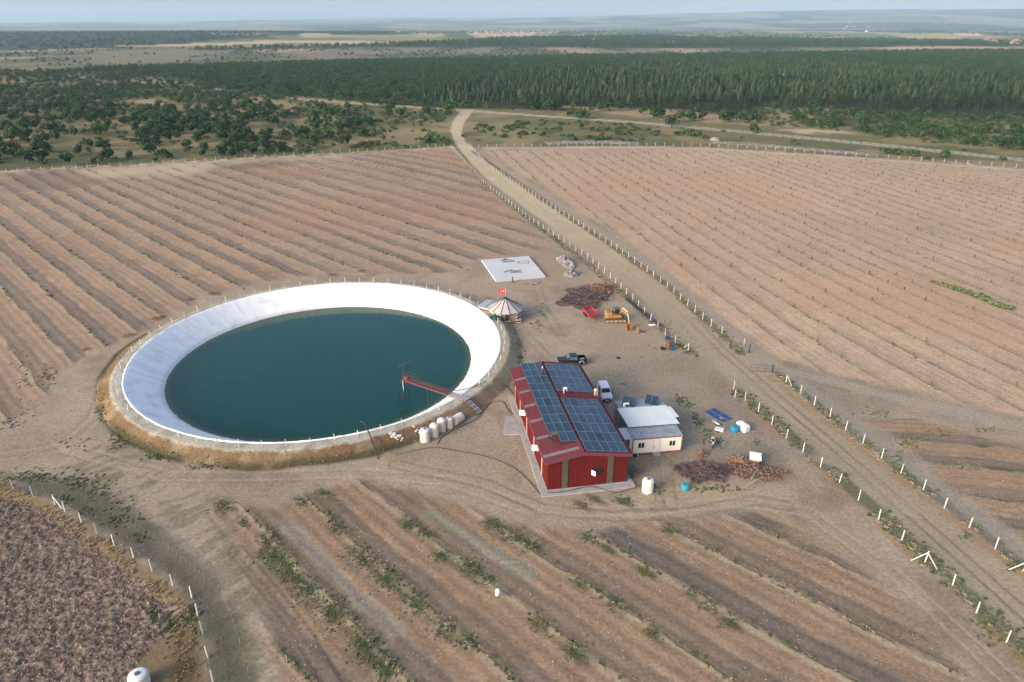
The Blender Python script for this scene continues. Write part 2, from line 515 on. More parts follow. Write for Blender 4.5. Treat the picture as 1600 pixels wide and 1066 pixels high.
# ---- ploughed plot
pl = [(-500, 690), (-150, 740), (0, 772), (40, 782), (100, 815), (170, 868), (225, 912), (262, 945), (272, 965), (262, 985), (240, 1012), (215, 1040), (190, 1066), (120, 1250), (-500, 1250)]
sd_pl = np.where(D < 200, sdf(X, Y, pxpoly(pl)), 1e5)
m_pl = ss(0.4, -0.6, sd_pl + 1.2 * (n_fin - 0.5))
cl = fbm(X * 0.8 - Y * 0.35, Y * 1.1 + X * 0.3, 0.5, 3, 201)
cl2 = fbm(X, Y, 0.4, 2, 204)
c = blend(S(100, 88, 82), S(154, 132, 118), ss(0.32, 0.70, cl * 0.65 + cl2 * 0.35))
c = c * (0.88 + 0.24 * fbm(X, Y, 7, 3, 202))[:, None]
col = col * (1 - m_pl[:, None]) + c * m_pl[:, None]
bump = bump * (1 - m_pl) + m_pl * ((cl - 0.5) * 0.26 + (cl2 - 0.5) * 0.16)
rid[sd_pl < -0.2] = 2
# dry grass border of the plot
brd = pxpoly([(-20, 750), (30, 775), (90, 803), (150, 842), (210, 885), (262, 925), (290, 950), (285, 985), (290, 1066), (300, 1180)])
d = seg_dist(X, Y, brd)
paint(ss(1.5, 0.5, d + 1.5 * (n_fin - 0.5)) * (D < 160) * 0.9, S(152, 124, 86))
d = np.where(D < 140, sdf(X, Y, pxpoly([(205, 1066), (225, 1025), (262, 990), (300, 950), (322, 1000), (332, 1066), (335, 1200), (180, 1200)])), 1e5)
paint(ss(1, -1, d + 3 * (n_mid - 0.5)) * 0.8, S(120, 98, 64))
paint(ss(1, -1, d + 1.2) * ss(0.5, 0.62, n_mid) * 0.7, S(70, 76, 46))
# strip of stakes between plot and track
stp = [(-60, 725), (20, 742), (110, 748), (200, 790), (262, 830), (330, 890), (385, 990), (405, 1066), (420, 1200), (345, 1200), (332, 1066), (308, 950), (240, 892), (150, 822), (70, 775), (18, 755)]
sd_st = np.where(D < 200, sdf(X, Y, pxpoly(stp)), 1e5)
m_st = ss(0.7, -0.8, sd_st + 1.5 * (n_fin - 0.5))
paint(m_st * 0.9, S(116, 109, 98))
paint(m_st * ss(0.45, 0.6, n_mid) * 0.6, S(92, 94, 74))
d = seg_dist(X, Y, pxpoly([(20, 760), (110, 782), (200, 835), (290, 905), (345, 985), (365, 1066)]))
paint(ss(1.0, 0.3, d) * (D < 160) * 0.5, S(98, 88, 84))

# ---- weedy, pale, dusty ground between the strip and the reservoir
d = np.where(D < 200, sdf(X, Y, pxpoly([(0, 735), (110, 700), (180, 660), (260, 740), (330, 775), (400, 900), (430, 1066), (400, 1066), (330, 880), (200, 780)])), 1e5)
paint(ss(2, -3, d + 5 * (n_mid - 0.5)) * 0.45, S(170, 156, 142))
paint(ss(2, -2, d) * ss(0.5, 0.6, fbm(X * 0.6 + Y * 0.6, (Y - X) * 1.6, 2.2, 4, 71)) * 0.45, S(92, 96, 70))

# ---- dirt road
rl = [(720, 172), (706, 192), (703, 205), (709, 222), (728, 247), (760, 280), (830, 334), (900, 386), (985, 452), (1045, 512), (1092, 556), (1150, 606), (1250, 688), (1350, 776), (1450, 866), (1600, 1000), (1800, 1190)]
rr = [(741, 172), (727, 190), (722, 205), (728, 222), (760, 252), (850, 312), (950, 374), (1040, 436), (1120, 508), (1165, 552), (1215, 590), (1262, 626), (1400, 730), (1600, 885), (1800, 1040)]
ROAD = pxpoly(rl + rr[::-1])
sd_rd = np.where(D < 700, sdf(X, Y, ROAD), 1e5)
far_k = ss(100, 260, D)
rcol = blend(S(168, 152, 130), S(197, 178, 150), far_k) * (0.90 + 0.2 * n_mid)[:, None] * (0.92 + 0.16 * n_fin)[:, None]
m_rd = ss(0.4, -0.9, sd_rd + 1.0 * (n_fin - 0.5))
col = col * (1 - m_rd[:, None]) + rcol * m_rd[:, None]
bump *= (1 - 0.8 * m_rd)
rid[sd_rd < 0] = 3
def track(pts, half, width, rgb, k, dep=0.04, lim=420):
    """pair of wheel ruts along a line"""
    global bump
    d = np.where(D < lim, seg_dist(X, Y, pxpoly(pts)), 1e5)
    br = 0.5 + 0.5 * fbm(X, Y, 6, 3, 88)
    m = ss(width, width * 0.4, np.abs(d - half)) * br
    paint(m * k, rgb)
    bump -= m * dep
DK = S(126, 108, 92)
track([(1085, 500), (1130, 548), (1190, 600), (1260, 660), (1370, 755), (1480, 850), (1620, 975)], 0.85, 0.35, DK, 0.75)
track([(1060, 540), (1120, 560), (1200, 622), (1300, 700), (1420, 800)], 0.8, 0.3, S(182, 166, 146), 0.6)
track([(735, 240), (790, 288), (870, 345), (960, 410), (1050, 480), (1100, 530)], 0.9, 0.45, S(176, 158, 130), 0.6)
track([(990, 660), (960, 600), (1000, 575), (1060, 552), (1120, 540)], 0.8, 0.3, DK, 0.45)
track([(820, 520), (860, 560), (960, 585), (1060, 580), (1130, 600)], 0.8, 0.35, DK, 0.4)
track([(840, 440), (850, 480), (880, 530), (960, 560)], 0.8, 0.3, DK, 0.35)
track([(0, 715), (100, 700), (150, 650), (170, 590), (240, 520), (330, 465), (440, 438), (560, 430)], 0.9, 0.5, S(176, 156, 138), 0.6)
track([(100, 700), (260, 745), (400, 745), (560, 740), (700, 752), (820, 795)], 0.9, 0.4, S(174, 154, 136), 0.55)
track([(620, 725), (760, 755), (850, 795), (960, 806), (1080, 800), (1180, 780), (1230, 790)], 0.9, 0.4, DK, 0.5)
track([(850, 800), (1000, 800), (1150, 785), (1260, 800), (1400, 900), (1540, 1030), (1700, 1180)], 0.85, 0.3, S(178, 160, 142), 0.6)
track([(370, 860), (420, 920), (470, 985), (520, 1066), (560, 1160)], 0.8, 0.3, S(96, 84, 78), 0.6)
track([(1000, 690), (1040, 720), (1050, 790)], 0.8, 0.3, DK, 0.3)
track([(840, 400), (880, 440), (930, 470)], 0.8, 0.3, DK, 0.3)

# ---- verges: weeds along the road fences
def verge(pts, w, k, c=GREEN2, seed=130, thr=(0.4, 0.6)):
    d = np.where(D < 520, seg_dist(X, Y, pxpoly(pts)), 1e5)
    paint(ss(w, w * 0.35, d + 0.8 * (n_fin - 0.5)) * ss(thr[0], thr[1], fbm(X, Y, 4, 4, seed)) * k, c)
VL = [(712, 232), (760, 290), (830, 345), (900, 398), (985, 468), (1045, 527), (1082, 552)]
VR = [(738, 236), (850, 314), (950, 380), (1040, 444), (1120, 516), (1158, 552)]
VL2 = [(1146, 610), (1250, 696), (1350, 785), (1450, 878), (1600, 1020), (1700, 1110)]
VR2 = [(1210, 584), (1262, 626), (1400, 733), (1500, 810), (1600, 890), (1700, 970)]
for v in (VL, VR):
    verge(v, 1.5, 0.9, S(150, 124, 96), 131, (0.2, 0.4))
    verge(v, 1.2, 0.75, S(104, 100, 74), 133, (0.35, 0.55))
verge([(p[0] + 6, p[1] + 2) for p in VL2], 1.5, 0.9, S(98, 98, 78), 135, (0.25, 0.5))
verge([(p[0] - 10, p[1] + 4) for p in VL2], 1.0, 0.7, S(164, 126, 92), 136, (0.4, 0.6))
verge([(p[0] + 8, p[1] + 1) for p in VR2], 1.2, 0.75, S(112, 106, 98), 137, (0.2, 0.4))
verge([(p[0] - 8, p[1] + 4) for p in VR2], 0.9, 0.8, S(166, 130, 98), 138, (0.3, 0.5))
d = np.where(D < 520, seg_dist(X, Y, pxpoly([(0, 268), (200, 258.5), (400, 247), (560, 239), (705, 230)])), 1e5)
paint(ss(2.6, 0.8, d + 2 * (n_mid - 0.5)) * 0.8, S(198, 180, 154))
d = np.where(D < 520, seg_dist(X, Y, pxpoly([(757, 232.5), (1000, 230), (1100, 232.5), (1300, 244.5), (1600, 266)])), 1e5)
paint(ss(2.6, 0.8, d + 2 * (n_mid - 0.5)) * 0.8, S(200, 182, 158))

# ---- country road behind
crd = [(250, 128), (330, 139), (400, 149), (500, 158.5), (600, 165), (690, 170.5), (740, 174), (850, 182), (1000, 192), (1200, 210), (1400, 229), (1600, 250), (1900, 287), (2200, 330)]
CRD = pxpoly(crd)
d_cr = np.where((D < 1000), seg_dist(X, Y, CRD), 1e5)
asp = ss(500, 360, Y) * ss(-30, 80, X)
paint(ss(5.5, 3.6, d_cr + 2 * (n_mid - 0.5)) * 0.8, S(178, 162, 128))
paint(ss(3.6, 2.8, d_cr), S(176, 166, 146))
paint(ss(2.9, 2.3, d_cr) * asp, S(146, 143, 138))
paint(ss(0.5, 0.25, np.abs(d_cr - 2.5)) * asp * 0.7, S(206, 200, 190))
rid[(d_cr < 3.2)] = 4

# ---- yard details: pale dusty area, stains, trodden soil, ash
for pts, c, k in (([(860, 560), (1000, 540), (1120, 560), (1100, 620), (960, 640), (900, 610)], S(158, 143, 130), 0.6),
                  ([(905, 505), (1010, 500), (1060, 520), (1010, 545), (920, 540)], S(170, 148, 124), 0.6),
                  ([(1090, 690), (1160, 690), (1240, 700), (1230, 730), (1130, 720)], S(140, 134, 126), 0.7),
                  ([(830, 395), (870, 392), (935, 420), (965, 460), (870, 440)], S(172, 146, 124), 0.6),
                  ([(800, 395), (860, 395), (900, 420), (830, 470), (800, 440)], S(168, 140, 118), 0.5),
                  ([(985, 712), (1070, 715), (1060, 745), (1000, 770)], S(148, 132, 114), 0.6),
                  ([(560, 715), (700, 690), (780, 690), (820, 740), (700, 740)], S(160, 138, 118), 0.5),
                  ([(1040, 765), (1120, 755), (1220, 765), (1120, 785)], S(182, 156, 124), 0.6),
                  ([(1230, 815), (1300, 838), (1345, 870), (1290, 868), (1240, 845)], S(170, 140, 106), 0.8)):
    d = np.where(D < 300, sdf(X, Y, pxpoly(pts)), 1e5)
    paint(ss(2.5, -2.5, d + 5 * (n_mid - 0.5)) * k, c)
# reddish burnt patches at the row ends near the reservoir
for px_, py_, r_ in ((246, 497, 2.2), (205, 524, 1.8), (137, 546, 1.4), (336, 459, 2.0), (520, 430, 2.0), (565, 424, 1.6), (300, 468, 1.6), (975, 600, .8), (850, 612, .7), (1003, 558, .6), (1000, 640, 1.0)):
    gx, gy = G2(px_, py_)
    d = np.where(D < 260, np.hypot((X - gx), (Y - gy) * 1.2), 1e5)
    paint(ss(r_, r_ * 0.3, d + 1.2 * (n_fin - 0.5)) * 0.75, S(112, 76, 58))

# ---- reservoir embankment
rp = np.hypot(X - PC[0], Y - PC[1])
az = np.degrees(np.arctan2(Y - PC[1], X - PC[0]))
wob = 1.0 * (fbm(X, Y, 6, 3, 301) - 0.5)
toe = R_TOE + 0.4 + wob + 0.8 * ss(150, 180, np.abs(az))
slope = ss(1.0, 0.0, (rp - R_CREST) / (toe - R_CREST))
zb = np.where(rp < R_CREST, Z_RIM, Z_RIM * np.clip((toe - rp) / (toe - R_CREST), 0, 1))
m_b = (rp < toe) & (D < 300)
bump = np.where(m_b, 0.10 * (n_fin - 0.5) * ss(R_RIM + 0.5, R_CREST, rp), bump)
Z = np.where(m_b, np.where(rp < R_RIM, np.maximum(-5.2, Z_RIM - (R_RIM - rp) * 0.70) - 0.35, zb), Z)
fr_ = ss(-20, -45, az) * (az > -200)                     # southern side carries dry grass
west = ss(120, 150, np.abs(az))
grassy = np.clip(np.maximum(ss(-40, -62, az), west), 0, 1)
bk = blend(S(152, 128, 106), S(130, 106, 80), grassy)
bk = bk * (0.72 + 0.56 * fbm(np.degrees(np.arctan2(Y - PC[1], X - PC[0])) * 1.6, rp * 0.6, 2.2, 4, 310))[:, None]
mk = ss(toe + 0.5, toe - 0.3, rp) * (D < 300)
col = col * (1 - mk[:, None]) + bk * mk[:, None]
paint(mk * grassy * ss(0.5, 0.68, fbm(X, Y, 3.2, 3, 312)) * 0.75, S(128, 94, 68))
paint(mk * grassy * ss(0.56, 0.7, fbm(X, Y, 2.6, 3, 313)) * 0.7, S(154, 130, 100))
paint(ss(1.1, 0.2, np.abs(rp - toe + 0.1)) * grassy * ss(0.35, 0.55, n_mid) * 0.85 * (D < 300), S(72, 74, 46))
gw_ = ss(R_CREST + 0.5, R_CREST - 0.2, rp + 0.6 * (n_fin - 0.5)) * (D < 300)
paint(gw_ * 0.92, S(196, 191, 186))
paint(gw_ * ss(0.5, 0.65, fbm(X, Y, 2.0, 4, 315)) * 0.5, S(150, 142, 136))
rid[m_b & (rp > R_RIM - 1.5)] = 5
# spoil between embankment and gazebo / yard on the east side
d = np.where(D < 200, sdf(X, Y, pxpoly([(772, 500), (800, 492), (825, 530), (812, 575), (795, 600), (770, 600), (785, 560), (788, 530)])), 1e5)
paint(ss(1.5, -1.5, d + 4 * (n_mid - 0.5)) * 0.6, S(178, 158, 132))

# ---- green and dry tint where weeds grow in the front field
WEEDS_FRONT = ((428, 870, 28, 22, 150), (452, 895, 16, 14, 70), (478, 920, 24, 24, 150), (520, 955, 26, 26, 160), (420, 840, 16, 10, 40), (350, 790, 18, 10, 60), (380, 815, 10, 10, 30), (470, 785, 12, 6, 30), (528, 825, 12, 8, 40), (565, 870, 24, 14, 110), (605, 905, 22, 20, 120), (650, 945, 20, 18, 80), (695, 985, 20, 14, 70), (730, 1005, 14, 10, 60), (640, 820, 14, 12, 70), (668, 835, 14, 8, 60), (690, 870, 16, 10, 60), (735, 890, 20, 14, 110), (760, 905, 12, 10, 50), (795, 835, 24, 12, 90), (830, 852, 14, 10, 70), (770, 820, 12, 8, 40), (845, 975, 16, 12, 60), (900, 1020, 18, 14, 70), (570, 1010, 26, 24, 120), (600, 1045, 24, 20, 110), (920, 842, 16, 8, 70), (950, 858, 8, 8, 25), (905, 912, 14, 8, 50), (1010, 895, 14, 8, 50), (965, 945, 14, 10, 50), (1045, 828, 10, 5, 35), (1080, 925, 10, 8, 30), (1110, 950, 12, 8, 40), (1140, 975, 14, 8, 50), (1020, 990, 12, 8, 40), (505, 770, 14, 5, 24), (910, 790, 10, 4, 24), (975, 785, 14, 4, 30), (930, 780, 14, 4, 26))
wn_ = fbm(X, Y, 1.1, 3, 521)
for (cx_, cy_, rx_, ry_, n_) in WEEDS_FRONT:
    g1, g2, g3 = G2(cx_, cy_), G2(cx_ + rx_, cy_), G2(cx_, cy_ - ry_)
    ra, rb_ = abs(g2[0] - g1[0]) + .2, abs(g3[1] - g1[1]) + .2
    # clumps lie along the rows, so stretch the patch down the row
    dx, dy = X - g1[0], Y - g1[1]
    al, ac_ = 0.70 * dx - 0.71 * dy, 0.71 * dx + 0.70 * dy
    q = (al / (max(ra, rb_) * 1.35)) ** 2 + (ac_ / (min(ra, rb_) * 0.8)) ** 2
    m = np.exp(-q * 1.2) * NEAR
    paint(m * ss(0.30, 0.55, wn_ + 0.25 * m) * 0.95, S(74, 86, 56))
    paint(m * ss(0.62, 0.72, fbm(X, Y, 0.9, 2, 523)) * 0.8, S(176, 160, 138))
    paint(m * ss(0.68, 0.75, fbm(X, Y, 1.5, 2, 524)) * 0.6, S(104, 62, 54))

# ---- apply relief, split the sheet into the named grounds
Z = Z + np.where(D < 420, bump, 0)
idx = np.arange(NR * NC).reshape(NR, NC)
quads = np.stack([idx[:-1, :-1], idx[:-1, 1:], idx[1:, 1:], idx[1:, :-1]], -1).reshape(-1, 4)
frid = np.max(rid[quads], axis=1)
# open the sheet where the reservoir basin lies
fr_c = rp[quads].max(1)
keep = ~((fr_c < 30.5) & (D[quads[:, 0]] < 300))
co = np.stack([X, Y, Z], 1)

def ground_mat(name, nscale, nbump, fine):
    m = bpy.data.materials.new(name)
    m.use_nodes = True
    nt = m.node_tree
    N, Lk = nt.nodes, nt.links
    p = N['Principled BSDF']
    p.inputs['Roughness'].default_value = 0.95
    p.inputs['Specular IOR Level'].default_value = 0.1
    at = N.new('ShaderNodeAttribute')
    at.attribute_name = 'soil'
    tc = N.new('ShaderNodeTexCoord')
    n1 = N.new('ShaderNodeTexNoise')
    n1.inputs['Scale'].default_value = nscale
    n1.inputs['Detail'].default_value = 8
    n1.inputs['Roughness'].default_value = 0.78
    Lk.new(tc.outputs['Object'], n1.inputs['Vector'])
    mr = N.new('ShaderNodeMapRange')
    mr.inputs['From Min'].default_value = 0.37
    mr.inputs['From Max'].default_value = 0.63
    mr.inputs['To Min'].default_value = 1 - fine
    mr.inputs['To Max'].default_value = 1 + fine
    Lk.new(n1.outputs['Fac'], mr.inputs['Value'])
    # scattered pale stones
    vo = N.new('ShaderNodeTexVoronoi')
    vo.inputs['Scale'].default_value = 1.3
    Lk.new(tc.outputs['Object'], vo.inputs['Vector'])
    st = N.new('ShaderNodeMapRange')
    st.inputs['From Min'].default_value = 0.10
    st.inputs['From Max'].default_value = 0.05
    st.inputs['To Min'].default_value = 0.0
    st.inputs['To Max'].default_value = 0.45
    Lk.new(vo.outputs['Distance'], st.inputs['Value'])
    vm = N.new('ShaderNodeVectorMath')
    vm.operation = 'SCALE'
    Lk.new(at.outputs['Color'], vm.inputs[0])
    ad = N.new('ShaderNodeMath')
    Lk.new(mr.outputs['Result'], ad.inputs[0])
    Lk.new(st.outputs['Result'], ad.inputs[1])
    Lk.new(ad.outputs[0], vm.inputs['Scale'])
    Lk.new(vm.outputs['Vector'], p.inputs['Base Color'])
    b = N.new('ShaderNodeBump')
    b.inputs['Strength'].default_value = nbump
    b.inputs['Distance'].default_value = 0.12
    Lk.new(n1.outputs['Fac'], b.inputs['Height'])
    Lk.new(b.outputs['Normal'], p.inputs['Normal'])
    return m

def sheet(name, sel, mat):
    q = quads[sel]
    if len(q) == 0:
        return None
    used = np.unique(q)
    remap = np.full(NR * NC, -1, np.int64)
    remap[used] = np.arange(len(used))
    q = remap[q]
    me = bpy.data.meshes.new(name)
    me.vertices.add(len(used))
    me.vertices.foreach_set('co', co[used].astype(np.float32).ravel())
    me.loops.add(len(q) * 4)
    me.loops.foreach_set('vertex_index', q.astype(np.int32).ravel())
    me.polygons.add(len(q))
    me.polygons.foreach_set('loop_start', (np.arange(len(q)) * 4).astype(np.int32))
    me.polygons.foreach_set('use_smooth', np.ones(len(q), bool))
    at = me.attributes.new('soil', 'FLOAT_COLOR', 'POINT')
    c4 = np.ones((len(used), 4), np.float32)
    cc = col[used]
    lum = cc @ np.array([0.3, 0.6, 0.1])
    cc = lum[:, None] + (cc - lum[:, None]) * 0.76
    c4[:, :3] = np.clip(cc * SOIL_K * np.array([[0.96, 0.97, 0.82]]), 0.004, 0.9)
    at.data.foreach_set('color', c4.ravel())
    me.update()
    me.validate()
    me.materials.append(mat)
    o = bpy.data.objects.new(name, me)
    COL.objects.link(o)
    return tag(o, kind='structure')

SOIL_K = 0.80
g_soil = ground_mat('soil', 2.2, 0.6, 0.26)
g_grass = g_soil
sheet('ground', keep & (frid == 0), g_soil)
sheet('row_fields', keep & (frid == 1), g_soil)
sheet('ploughed_field', keep & (frid == 2), ground_mat('clods', 2.6, 1.0, 0.42))
sheet('dirt_road', keep & (frid == 3), g_soil)
sheet('country_road', keep & (frid == 4), g_soil)
sheet('embankment', keep & (frid == 5), ground_mat('bank_soil', 3.0, 0.8, 0.3))

def zt(x, y):
    return float(terrain(np.array([x]), np.array([y]))[0])

# ---- reservoir: liner and water
def circle_ring(r, z, n=160):
    return [(PC[0] + r * math.cos(2 * math.pi * k / n), PC[1] + r * math.sin(2 * math.pi * k / n), z) for k in range(n)]
b = MB()
prof = [(24.0, -4.4)]
for i in range(1, 15):
    t = i / 14
    prof.append((24.0 + (R_RIM - 24.0) * t, -4.4 + (Z_RIM + 0.10 + 4.4) * t))
prof += [(R_RIM + 0.08, Z_RIM + 0.12), (R_RIM + 0.22, Z_RIM + 0.05), (R_RIM + 0.26, Z_RIM - 0.1)]
rng = random.Random(3)
rings = []
for i, (r, z) in enumerate(prof):
    ring = []
    for k in range(320):
        a = 2 * math.pi * k / 320
        w = (0.05 if k % 8 == 0 else 0.0) * (1 if 1 < i < 15 else 0) + rng.uniform(-0.03, 0.03)
        rr_ = r + (rng.uniform(-0.08, 0.08) if i >= 16 else 0)
        ring.append((PC[0] + rr_ * math.cos(a), PC[1] + rr_ * math.sin(a), z + w))
    rings.append(ring)
b.loft(rings, cap0=True)
liner_m = M('liner', (0.84, 0.845, 0.79), rough=0.5, var=0.05, scale=0.5, col2=(0.66, 0.66, 0.60), c2scale=0.35, c2lo=0.55, c2hi=0.75, spec=0.2)
# welded seams between the sheets, and dust streaks washed down the slope
ln = liner_m.node_tree
at_ = ln.nodes.new('ShaderNodeAttribute')
at_.attribute_name = 'sheet'
sx_ = ln.nodes.new('ShaderNodeSeparateXYZ')
ln.links.new(at_.outputs['Vector'], sx_.inputs[0])
pp_ = ln.nodes.new('ShaderNodeMath')
pp_.operation = 'PINGPONG'
pp_.inputs[1].default_value = 1.6
ln.links.new(sx_.outputs['X'], pp_.inputs[0])
sm_ = ln.nodes.new('ShaderNodeMapRange')
sm_.inputs['From Min'].default_value = 0.03
sm_.inputs['From Max'].default_value = 0.07
sm_.inputs['To Min'].default_value = 0.86
ln.links.new(pp_.outputs[0], sm_.inputs['Value'])
mp_ = ln.nodes.new('ShaderNodeMapping')
mp_.inputs['Scale'].default_value = (1.3, 0.12, 1)
ln.links.new(at_.outputs['Vector'], mp_.inputs['Vector'])
sn_ = ln.nodes.new('ShaderNodeTexNoise')
sn_.inputs['Scale'].default_value = 1.0
sn_.inputs['Detail'].default_value = 5
ln.links.new(mp_.outputs['Vector'], sn_.inputs['Vector'])
sr_ = ln.nodes.new('ShaderNodeMapRange')
sr_.inputs['From Min'].default_value = 0.5
sr_.inputs['From Max'].default_value = 0.72
sr_.inputs['To Min'].default_value = 1.0
sr_.inputs['To Max'].default_value = 0.84
ln.links.new(sn_.outputs['Fac'], sr_.inputs['Value'])
wl_ = ln.nodes.new('ShaderNodeMapRange')
wl_.inputs['From Min'].default_value = 27.5
wl_.inputs['From Max'].default_value = 28.1
wl_.inputs['To Min'].default_value = 0.72
ln.links.new(sx_.outputs['Y'], wl_.inputs['Value'])
m1_ = ln.nodes.new('ShaderNodeMath')
m1_.operation = 'MULTIPLY'
ln.links.new(sm_.outputs['Result'], m1_.inputs[0])
ln.links.new(sr_.outputs['Result'], m1_.inputs[1])
m2_ = ln.nodes.new('ShaderNodeMath')
m2_.operation = 'MULTIPLY'
ln.links.new(m1_.outputs[0], m2_.inputs[0])
ln.links.new(wl_.outputs['Result'], m2_.inputs[1])
vs2_ = ln.nodes.new('ShaderNodeVectorMath')
vs2_.operation = 'SCALE'
bs_ = ln.nodes['Principled BSDF'].inputs['Base Color']
ln.links.new(bs_.links[0].from_socket, vs2_.inputs[0])
ln.links.new(m2_.outputs[0], vs2_.inputs['Scale'])
ln.links.new(vs2_.outputs['Vector'], bs_)
o = b.build('reservoir_liner', liner_m, smooth=True)
sh_ = o.data.attributes.new('sheet', 'FLOAT_VECTOR', 'POINT')
sh_.data.foreach_set('vector', np.array([(2 * math.pi * k / 320 * 30.5, r, 0) for r, z in prof for k in range(320)], np.float32).ravel())
tag(o, kind='structure')

wm = bpy.data.materials.new('water')
wm.use_nodes = True
nt = wm.node_tree
p = nt.nodes['Principled BSDF']
p.inputs['Roughness'].default_value = 0.09
p.inputs['IOR'].default_value = 1.33
tc = nt.nodes.new('ShaderNodeTexCoord')
nz = nt.nodes.new('ShaderNodeTexNoise')
nz.inputs['Scale'].default_value = 0.9
nz.inputs['Detail'].default_value = 6
nt.links.new(tc.outputs['Object'], nz.inputs['Vector'])
bp = nt.nodes.new('ShaderNodeBump')
bp.inputs['Strength'].default_value = 0.1
bp.inputs['Distance'].default_value = 0.05
nt.links.new(nz.outputs['Fac'], bp.inputs['Height'])
nt.links.new(bp.outputs['Normal'], p.inputs['Normal'])
# the shallows over the white liner read olive, the deep water teal
geo = nt.nodes.new('ShaderNodeVectorMath')
geo.operation = 'LENGTH'
nt.links.new(tc.outputs['Object'], geo.inputs[0])
n3 = nt.nodes.new('ShaderNodeTexNoise')
n3.inputs['Scale'].default_value = 0.15
nt.links.new(tc.outputs['Object'], n3.inputs['Vector'])
ad = nt.nodes.new('ShaderNodeMath')
ad.operation = 'MULTIPLY_ADD'
nt.links.new(n3.outputs['Fac'], ad.inputs[0])
ad.inputs[1].default_value = 1.2
nt.links.new(geo.outputs['Value'], ad.inputs[2])
cr = nt.nodes.new('ShaderNodeValToRGB')
mrw = nt.nodes.new('ShaderNodeMapRange')
mrw.inputs['From Min'].default_value = 24.5
mrw.inputs['From Max'].default_value = 28.0
nt.links.new(ad.outputs[0], mrw.inputs['Value'])
nt.links.new(mrw.outputs['Result'], cr.inputs['Fac'])
cr.color_ramp.elements[0].position = 0.0
cr.color_ramp.elements[0].color = (0.004, 0.048, 0.036, 1)
cr.color_ramp.elements[1].position = 1.0
cr.color_ramp.elements[1].color = (0.060, 0.090, 0.045, 1)
e = cr.color_ramp.elements.new(0.6)
e.color = (0.006, 0.046, 0.030, 1)
nt.links.new(cr.outputs['Color'], p.inputs['Base Color'])
b = MB()
n = 160
vs = [(0, 0, 0)]
fs = []
for ri, r in enumerate((9, 18, 25, R_WAT + 0.3)):
    for k in range(n):
        vs.append((r * math.cos(2 * math.pi * k / n), r * math.sin(2 * math.pi * k / n), 0))
    for k in range(n):
        k2 = (k + 1) % n
        if ri == 0:
            fs.append((0, 1 + k, 1 + k2))
        else:
            a0 = 1 + (ri - 1) * n
            a1 = 1 + ri * n
            fs.append((a0 + k, a1 + k, a1 + k2, a0 + k2))
b.add(vs, fs)
o = b.build('reservoir_water', wm, loc=(PC[0], PC[1], Z_WAT), smooth=True)
tag(o, kind='structure')
# ================================================================== trees, shrubs, saplings, weeds
def leaf_mat(name, c1, c2, var=0.35):
    m = bpy.data.materials.new(name)
    m.use_nodes = True
    nt = m.node_tree
    N, Lk = nt.nodes, nt.links
    p = N['Principled BSDF']
    p.inputs['Roughness'].default_value = 0.75
    p.inputs['Specular IOR Level'].default_value = 0.15
    oi = N.new('ShaderNodeObjectInfo')
    ge = N.new('ShaderNodeNewGeometry')
    mx = N.new('ShaderNodeMix')
    mx.data_type = 'RGBA'
    mx.inputs['A'].default_value = c1 + (1,)
    mx.inputs['B'].default_value = c2 + (1,)
    Lk.new(oi.outputs['Random'], mx.inputs['Factor'])
    mr = N.new('ShaderNodeMapRange')
    mr.inputs['To Min'].default_value = 1 - var
    mr.inputs['To Max'].default_value = 1 + var
    Lk.new(ge.outputs['Random Per Island'], mr.inputs['Value'])
    vm = N.new('ShaderNodeVectorMath')
    vm.operation = 'SCALE'
    Lk.new(mx.outputs['Result'], vm.inputs[0])
    Lk.new(mr.outputs['Result'], vm.inputs['Scale'])
    Lk.new(vm.outputs['Vector'], p.inputs['Base Color'])
    return m

L_OAK = leaf_mat('oak_leaves', (0.018, 0.048, 0.018), (0.040, 0.074, 0.027))
L_PINE = leaf_mat('pine_needles', (0.010, 0.028, 0.015), (0.034, 0.054, 0.024), 0.22)
L_PINE2 = leaf_mat('olive_pine_needles', (0.022, 0.048, 0.020), (0.056, 0.080, 0.033), 0.22)
L_BUSH = leaf_mat('shrub_leaves', (0.028, 0.066, 0.024), (0.062, 0.092, 0.034))
L_WEED = leaf_mat('weed_leaves', (0.085, 0.15, 0.055), (0.22, 0.24, 0.12))
L_DRY = leaf_mat('dry_grass', (0.36, 0.29, 0.19), (0.50, 0.40, 0.27))
L_SAP = leaf_mat('sapling_leaves', (0.060, 0.085, 0.034), (0.10, 0.115, 0.050))
BARK = M('bark', (0.16, 0.115, 0.085), rough=0.9, var=0.3, scale=3)
PBARK = M('pine_bark', (0.11, 0.07, 0.05), rough=0.9, var=0.3, scale=3)

def leaf_cloud(b, rng, pts_fn, n, size, flat=0.0):
    for _ in range(n):
        c, out = pts_fn(rng)
        s = size * rng.uniform(0.6, 1.35)
        nrm = Vector(out) + Vector((rng.uniform(-.8, .8), rng.uniform(-.8, .8), rng.uniform(-.5, .9)))
        nrm.normalize()
        t = nrm.cross(Vector((rng.uniform(-1, 1), rng.uniform(-1, 1), rng.uniform(-1, 1))))
        if t.length < 1e-3:
            continue
        t.normalize()
        u = nrm.cross(t)
        c = Vector(c)
        k = rng.uniform(0.55, 1.0)
        b.add([c - t * s - u * s * k * 0.5, c + t * s * 0.2 - u * s * k, c + t * s + u * s * 0.3 * k + nrm * s * 0.2, c - t * s * 0.2 + u * s * k], [(0, 1, 2, 3)])

